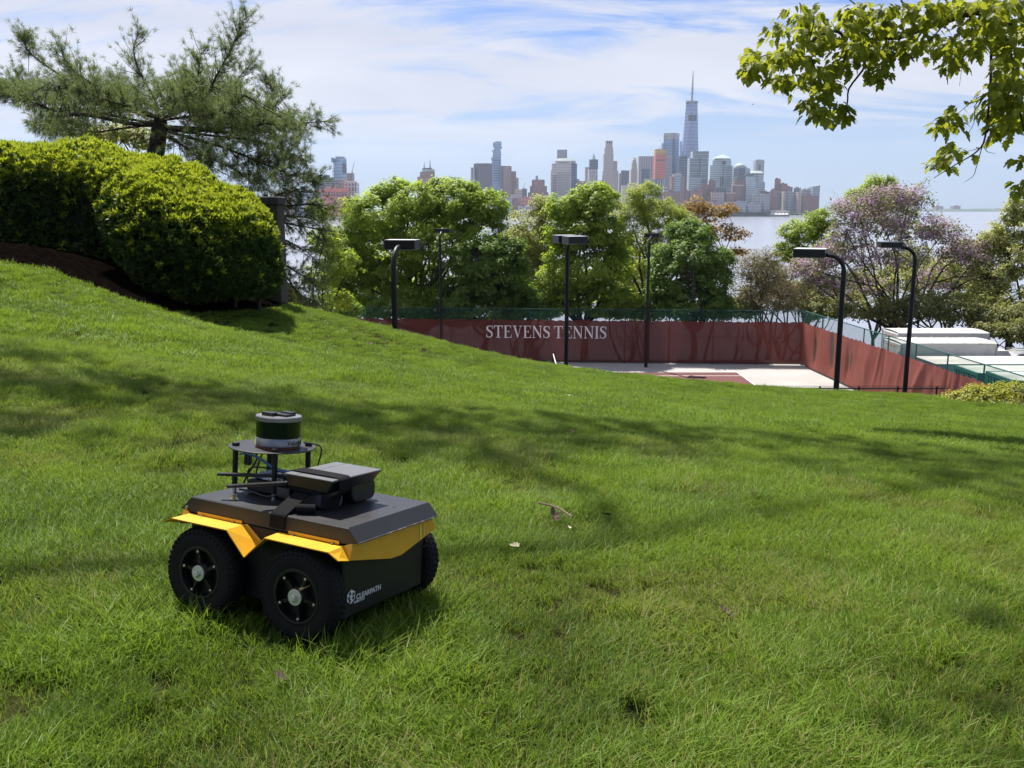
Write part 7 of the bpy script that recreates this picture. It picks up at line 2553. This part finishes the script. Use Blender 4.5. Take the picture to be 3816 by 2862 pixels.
# ------------------------------------------------------------------ grass
def blade_clump(name, n, rad, h, w, r, lean, m_):
    V, F3, F4 = [], [], []
    ang0 = 0.6
    for i in range(n):
        a = r.uniform(0, 2 * PI)
        rr = rad * math.sqrt(r.uniform())
        b_ = np.array([rr * math.cos(a), rr * math.sin(a), -0.006])
        hh = h * r.uniform(0.5, 1.15)
        if r.uniform() < 0.04:
            hh *= 1.45
        la = ang0 + r.normal() * 1.25
        ln = lean * r.uniform(0.25, 1.5)
        d = np.array([math.cos(la), math.sin(la), 0])
        side = np.array([-d[1], d[0], 0]) * math.cos(r.uniform(-1, 1)) + d * math.sin(r.uniform(-1, 1))
        side /= np.linalg.norm(side)
        ww = w * r.uniform(0.6, 1.3)
        pts = []
        for t in (0, 0.4, 0.75, 1.0):
            pts.append(b_ + d * hh * ln * t * t + np.array([0, 0, hh * (t - 0.28 * ln * t * t)]))
        k = len(V)
        for t, q in zip((1.0, 0.95, 0.65), pts[:3]):
            V += [q - side * ww * t / 2, q + side * ww * t / 2]
        V.append(pts[3])
        F4 += [(k, k + 1, k + 3, k + 2), (k + 2, k + 3, k + 5, k + 4)]
        F3.append((k + 4, k + 5, k + 6))
    me = bpy.data.meshes.new(name)
    me.from_pydata([tuple(map(float, q)) for q in V], [], F4 + F3)
    me.materials.append(m_)
    return bpy.data.objects.new(name, me)


MT['grass'] = leafmat('grass', (0.022, 0.060, 0.008), (0.180, 0.285, 0.032), 0.45, rough=0.45, odd=(0.27, 0.25, 0.09), oddf=0.015, tcol=(0.26, 0.36, 0.025), spec=0.14, attr=True)


def value_noise(x, y, s, seed):
    r = np.random.default_rng(seed)
    g = r.uniform(0, 1, (64, 64))
    u_ = (x / s) % 64
    v_ = (y / s) % 64
    i, j = u_.astype(int) % 64, v_.astype(int) % 64
    fu, fv = u_ - np.floor(u_), v_ - np.floor(v_)
    fu, fv = fu * fu * (3 - 2 * fu), fv * fv * (3 - 2 * fv)
    i1, j1 = (i + 1) % 64, (j + 1) % 64
    return (g[i, j] * (1 - fu) + g[i1, j] * fu) * (1 - fv) + (g[i, j1] * (1 - fu) + g[i1, j1] * fu) * fv


def grass():
    r = np.random.default_rng(123)
    gc = bpy.data.collections.new('grass_tufts')          # sources only, not linked to the scene
    for k in range(7):
        gc.objects.link(blade_clump('a_tuft_%02d' % k, 58, 0.050, 0.048, 0.0021, r, 0.8, MT['grass']))
    for k in range(7):
        gc.objects.link(blade_clump('b_tuft_%02d' % k, 64, 0.105, 0.054, 0.0044, r, 0.75, MT['grass']))
    pts, idx, scl, tint, dry, rz = [], [], [], [], [], []
    zones = [(0.9, 3.4, 950, 0), (3.4, 7.0, 520, 0), (7.0, 12.0, 150, 1), (12.0, 21.5, 100, 1)]
    for (y0, y1, dens, kind) in zones:
        xm = 0.66 * y1 + 1.5
        n = int((2 * xm) * (y1 - y0) * dens)
        x = r.uniform(-xm, xm, n)
        y = r.uniform(y0, y1, n)
        ok = np.abs(x) < 0.66 * y + 1.5
        x, y = x[ok], y[ok]
        ok = ~inside(x, y, MUL)
        # worn bald spots by the mulch
        for (px, py, rx, ry) in BALD:
            dd = ((x - px) / rx) ** 2 + ((y - py) / ry) ** 2
            ok &= (dd > 1) | (r.random(len(x)) < 0.12)
        yc = np.interp(x, [-6, -4, -1, 2, 6, 12, 20], [16.9, 16.9, 17.6, 18.2, 18.9, 18.8, 18.3])
        ok &= (y < yc + 1.6)
        # nothing grows inside the tyres
        inv = RMW.inverted()
        z = ground(x, y)
        near = (np.abs(x + 0.46) < 0.5) & (np.abs(y - 2) < 0.5)
        Mi = np.array(inv)
        loc = np.c_[x, y, z, np.ones(len(x))] @ Mi.T
        for (wx, wy) in ((-0.131, -0.178), (0.131, -0.178), (-0.131, 0.178), (0.131, 0.178)):
            ok &= ~((np.abs(loc[:, 0] - wx) < 0.055) & (np.abs(loc[:, 1] - wy) < 0.034))
        x, y, z = x[ok], y[ok], z[ok]
        loc = loc[ok]
        a = value_noise(x, y, 0.9, 1)
        b_ = value_noise(x + 31, y + 7, 0.28, 2)
        c = value_noise(x + 11, y + 3, 2.3, 3)
        e_ = value_noise(x + 5, y + 17, 0.14, 4)
        s = 0.42 + 0.60 * b_ + 0.38 * e_ + 0.30 * (a - 0.5) + r.normal(size=len(x)) * 0.09
        under = (np.abs(loc[:, 0]) < 0.22) & (np.abs(loc[:, 1]) < 0.2)
        ring = (np.abs(loc[:, 0]) < 0.30) & (np.abs(loc[:, 1]) < 0.30)
        s = np.where(under, s * 0.72, np.where(ring, s * 1.12 + 0.08, s))
        far = smooth((y - 3) / 6)
        pts.append(np.c_[x, y, z])
        idx.append(r.integers(0, 7, len(x)) + 7 * kind)
        scl.append(np.clip(s, 0.45, 1.4))
        tint.append(-0.12 + 1.05 * (0.38 * a + 0.42 * b_ + 0.42 * e_ + 0.2 * c - 0.25) + 0.12 * far)
        rz.append((value_noise(x + 3, y + 9, 0.45, 6) * 7.0 + r.normal(size=len(x)) * 1.1))
        dr = np.clip((c - 0.45) * 0.6, 0, 0.28) + np.clip((value_noise(x + 41, y + 23, 0.36, 8) - 0.52) * 0.9, 0, 0.3) + 0.10 * smooth((3.2 - y) / 1.6) * smooth((x + 1.2) / 2.4) + 0.02
        dry.append(dr * (0.95 - 0.75 * far))
    pts = np.concatenate(pts)
    n = len(pts)
    print('grass tufts', n)
    me = bpy.data.meshes.new('grass')
    me.vertices.add(n)
    me.vertices.foreach_set('co', pts.astype(np.float32).ravel())
    for nm, tp_, arr in (('idx', 'INT', np.concatenate(idx).astype(np.int32)), ('scl', 'FLOAT', np.concatenate(scl).astype(np.float32)),
                         ('tint', 'FLOAT', np.concatenate(tint).astype(np.float32)), ('dry', 'FLOAT', np.concatenate(dry).astype(np.float32))):
        at_ = me.attributes.new(nm, tp_, 'POINT')
        at_.data.foreach_set('value', arr)
    at_ = me.attributes.new('rot', 'FLOAT_VECTOR', 'POINT')
    rot = np.c_[r.normal(size=n) * 0.10 + 0.05, r.normal(size=n) * 0.10, np.concatenate(rz)].astype(np.float32)
    at_.data.foreach_set('vector', rot.ravel())
    o = link('grass', me, None)
    me.materials.append(MT['grass'])
    tag(o, 'short mown green lawn grass with drier blades', 'grass', kind='stuff')
    ng = bpy.data.node_groups.new('grass_scatter', 'GeometryNodeTree')
    ng.interface.new_socket('Geometry', in_out='INPUT', socket_type='NodeSocketGeometry')
    ng.interface.new_socket('Geometry', in_out='OUTPUT', socket_type='NodeSocketGeometry')
    gi = ng.nodes.new('NodeGroupInput')
    go = ng.nodes.new('NodeGroupOutput')
    ci = ng.nodes.new('GeometryNodeCollectionInfo')
    ci.inputs['Collection'].default_value = gc
    ci.inputs['Separate Children'].default_value = True
    ci.inputs['Reset Children'].default_value = True
    ip = ng.nodes.new('GeometryNodeInstanceOnPoints')
    ip.inputs['Pick Instance'].default_value = True

    def na(nm, dt):
        k = ng.nodes.new('GeometryNodeInputNamedAttribute')
        k.data_type = dt
        k.inputs['Name'].default_value = nm
        return k.outputs['Attribute']

    e2r = ng.nodes.new('FunctionNodeEulerToRotation')
    ng.links.new(na('rot', 'FLOAT_VECTOR'), e2r.inputs[0])
    ng.links.new(gi.outputs[0], ip.inputs['Points'])
    ng.links.new(ci.outputs[0], ip.inputs['Instance'])
    ng.links.new(na('idx', 'INT'), ip.inputs['Instance Index'])
    ng.links.new(e2r.outputs[0], ip.inputs['Rotation'])
    ng.links.new(na('scl', 'FLOAT'), ip.inputs['Scale'])
    ng.links.new(ip.outputs[0], go.inputs[0])
    md = o.modifiers.new('scatter', 'NODES')
    md.node_group = ng


BALD = []
for (x, y, rx, ry) in [(358, 682, 0.28, 0.22), (430, 715, 0.26, 0.16)]:
    q = on_ground(x * 1.7251, y * 1.7251, 6, 18)
    BALD.append((q[0], q[1], rx, ry))
grass()
MT['sand'] = mat('sand', (0.36, 0.29, 0.19), 0.95, vary=0.2, vscale=8, bump=0.5, bscale=60)
for (px, py, rx, ry) in BALD:
    m = MB()
    n_ = 20
    ring = []
    for k in range(n_):
        a = 2 * PI * k / n_
        f_ = 0.85 * random.uniform(0.75, 1.05)
        x, y = px + rx * f_ * math.cos(a), py + ry * f_ * math.sin(a)
        ring.append((x, y, gz(x, y) + 0.008))
    m.add([(px, py, gz(px, py) + 0.012)] + ring, [(0, 1 + k, 1 + (k + 1) % n_) for k in range(n_)])
    tag(m.build('bare_patch', MT['sand']), 'bare sandy spot worn in the lawn', kind='structure')

# ------------------------------------------------------------------ litter on the lawn
MT['deadleaf'] = mat('deadleaf', (0.11, 0.075, 0.045), 0.9, vary=0.4, vscale=40)
MT['paleleaf'] = mat('paleleaf', (0.36, 0.33, 0.22), 0.85, vary=0.25, vscale=40)


def curled_leaf(label, px, py, size, m_, rot, lift=0.035):
    q = on_ground(px, py)
    root = bpy.data.objects.new('fallen_leaf', None)
    V, F_ = leaf_shape()
    a = np.array(V)
    a[:, 1] -= 0.5
    a[:, 2] = a[:, 2] + 0.9 * a[:, 0] ** 2 + 0.35 * np.abs(a[:, 1]) ** 1.5
    a *= size
    me = bpy.data.meshes.new('fallen_leaf')
    me.from_pydata([tuple(map(float, p_)) for p_ in a], [], F_)
    o = link('fallen_leaf', me, MT[m_], None, (float(q[0]), float(q[1]), float(q[2]) + lift))
    o.rotation_euler = rot
    return tag(o, label, 'leaf', 'fallen leaves on the lawn')


curled_leaf('crumpled grey-brown dead leaf under the fallen twig', 2062, 1975, 0.050, 'deadleaf', (1.1, 0.2, 0.6), 0.05)
curled_leaf('dark curled leaf right of the fallen twig', 2256, 1955, 0.031, 'deadleaf', (0.6, 0.4, 2.0))
curled_leaf('pale curled leaf lying right of the robot bumper', 1915, 2085, 0.030, 'paleleaf', (0.3, -0.2, 1.4))
curled_leaf('small pale leaf just below the fallen twig', 2120, 2006, 0.016, 'paleleaf', (0.5, 0.2, 0.4))
curled_leaf('reddish leaf out on the open lawn', 2130, 1628, 0.043, 'deadleaf', (0.4, 0.3, 0.1))
curled_leaf('brown dead leaf half sunk in foreground grass', 2697, 2340, 0.046, 'deadleaf', (0.9, 0.1, 1.2))
curled_leaf('brown leaf sunk in the grass in front of the wheels', 1045, 2600, 0.037, 'deadleaf', (0.9, -0.3, 2.3))
curled_leaf('pale scrap of leaf up the lawn toward the floodlight', 2115, 1486, 0.062, 'paleleaf', (0.3, 0.1, 0.7))
curled_leaf('dark leaf on the bright lawn below the crest', 1380, 1290, 0.087, 'deadleaf', (0.8, 0.3, 0.5), 0.05)
tw_ = [on_ground(2006, 1935), on_ground(2050, 1948), on_ground(2090, 1962), on_ground(2132, 1990)]
tb_ = tw_[0]
to = MB().tube([np.array(q) - tb_ + np.array([0, 0, 0.055]) for q in tw_], [0.003, 0.0035, 0.0035, 0.003], 6).build('twig', MT['twig'], None, True, tuple(map(float, tb_)))
tag(to, 'thin grey-brown fallen twig lying on the grass', 'twig')
to2 = [on_ground(820, 1065 * 1.0 + 120), on_ground(690, 1150)]
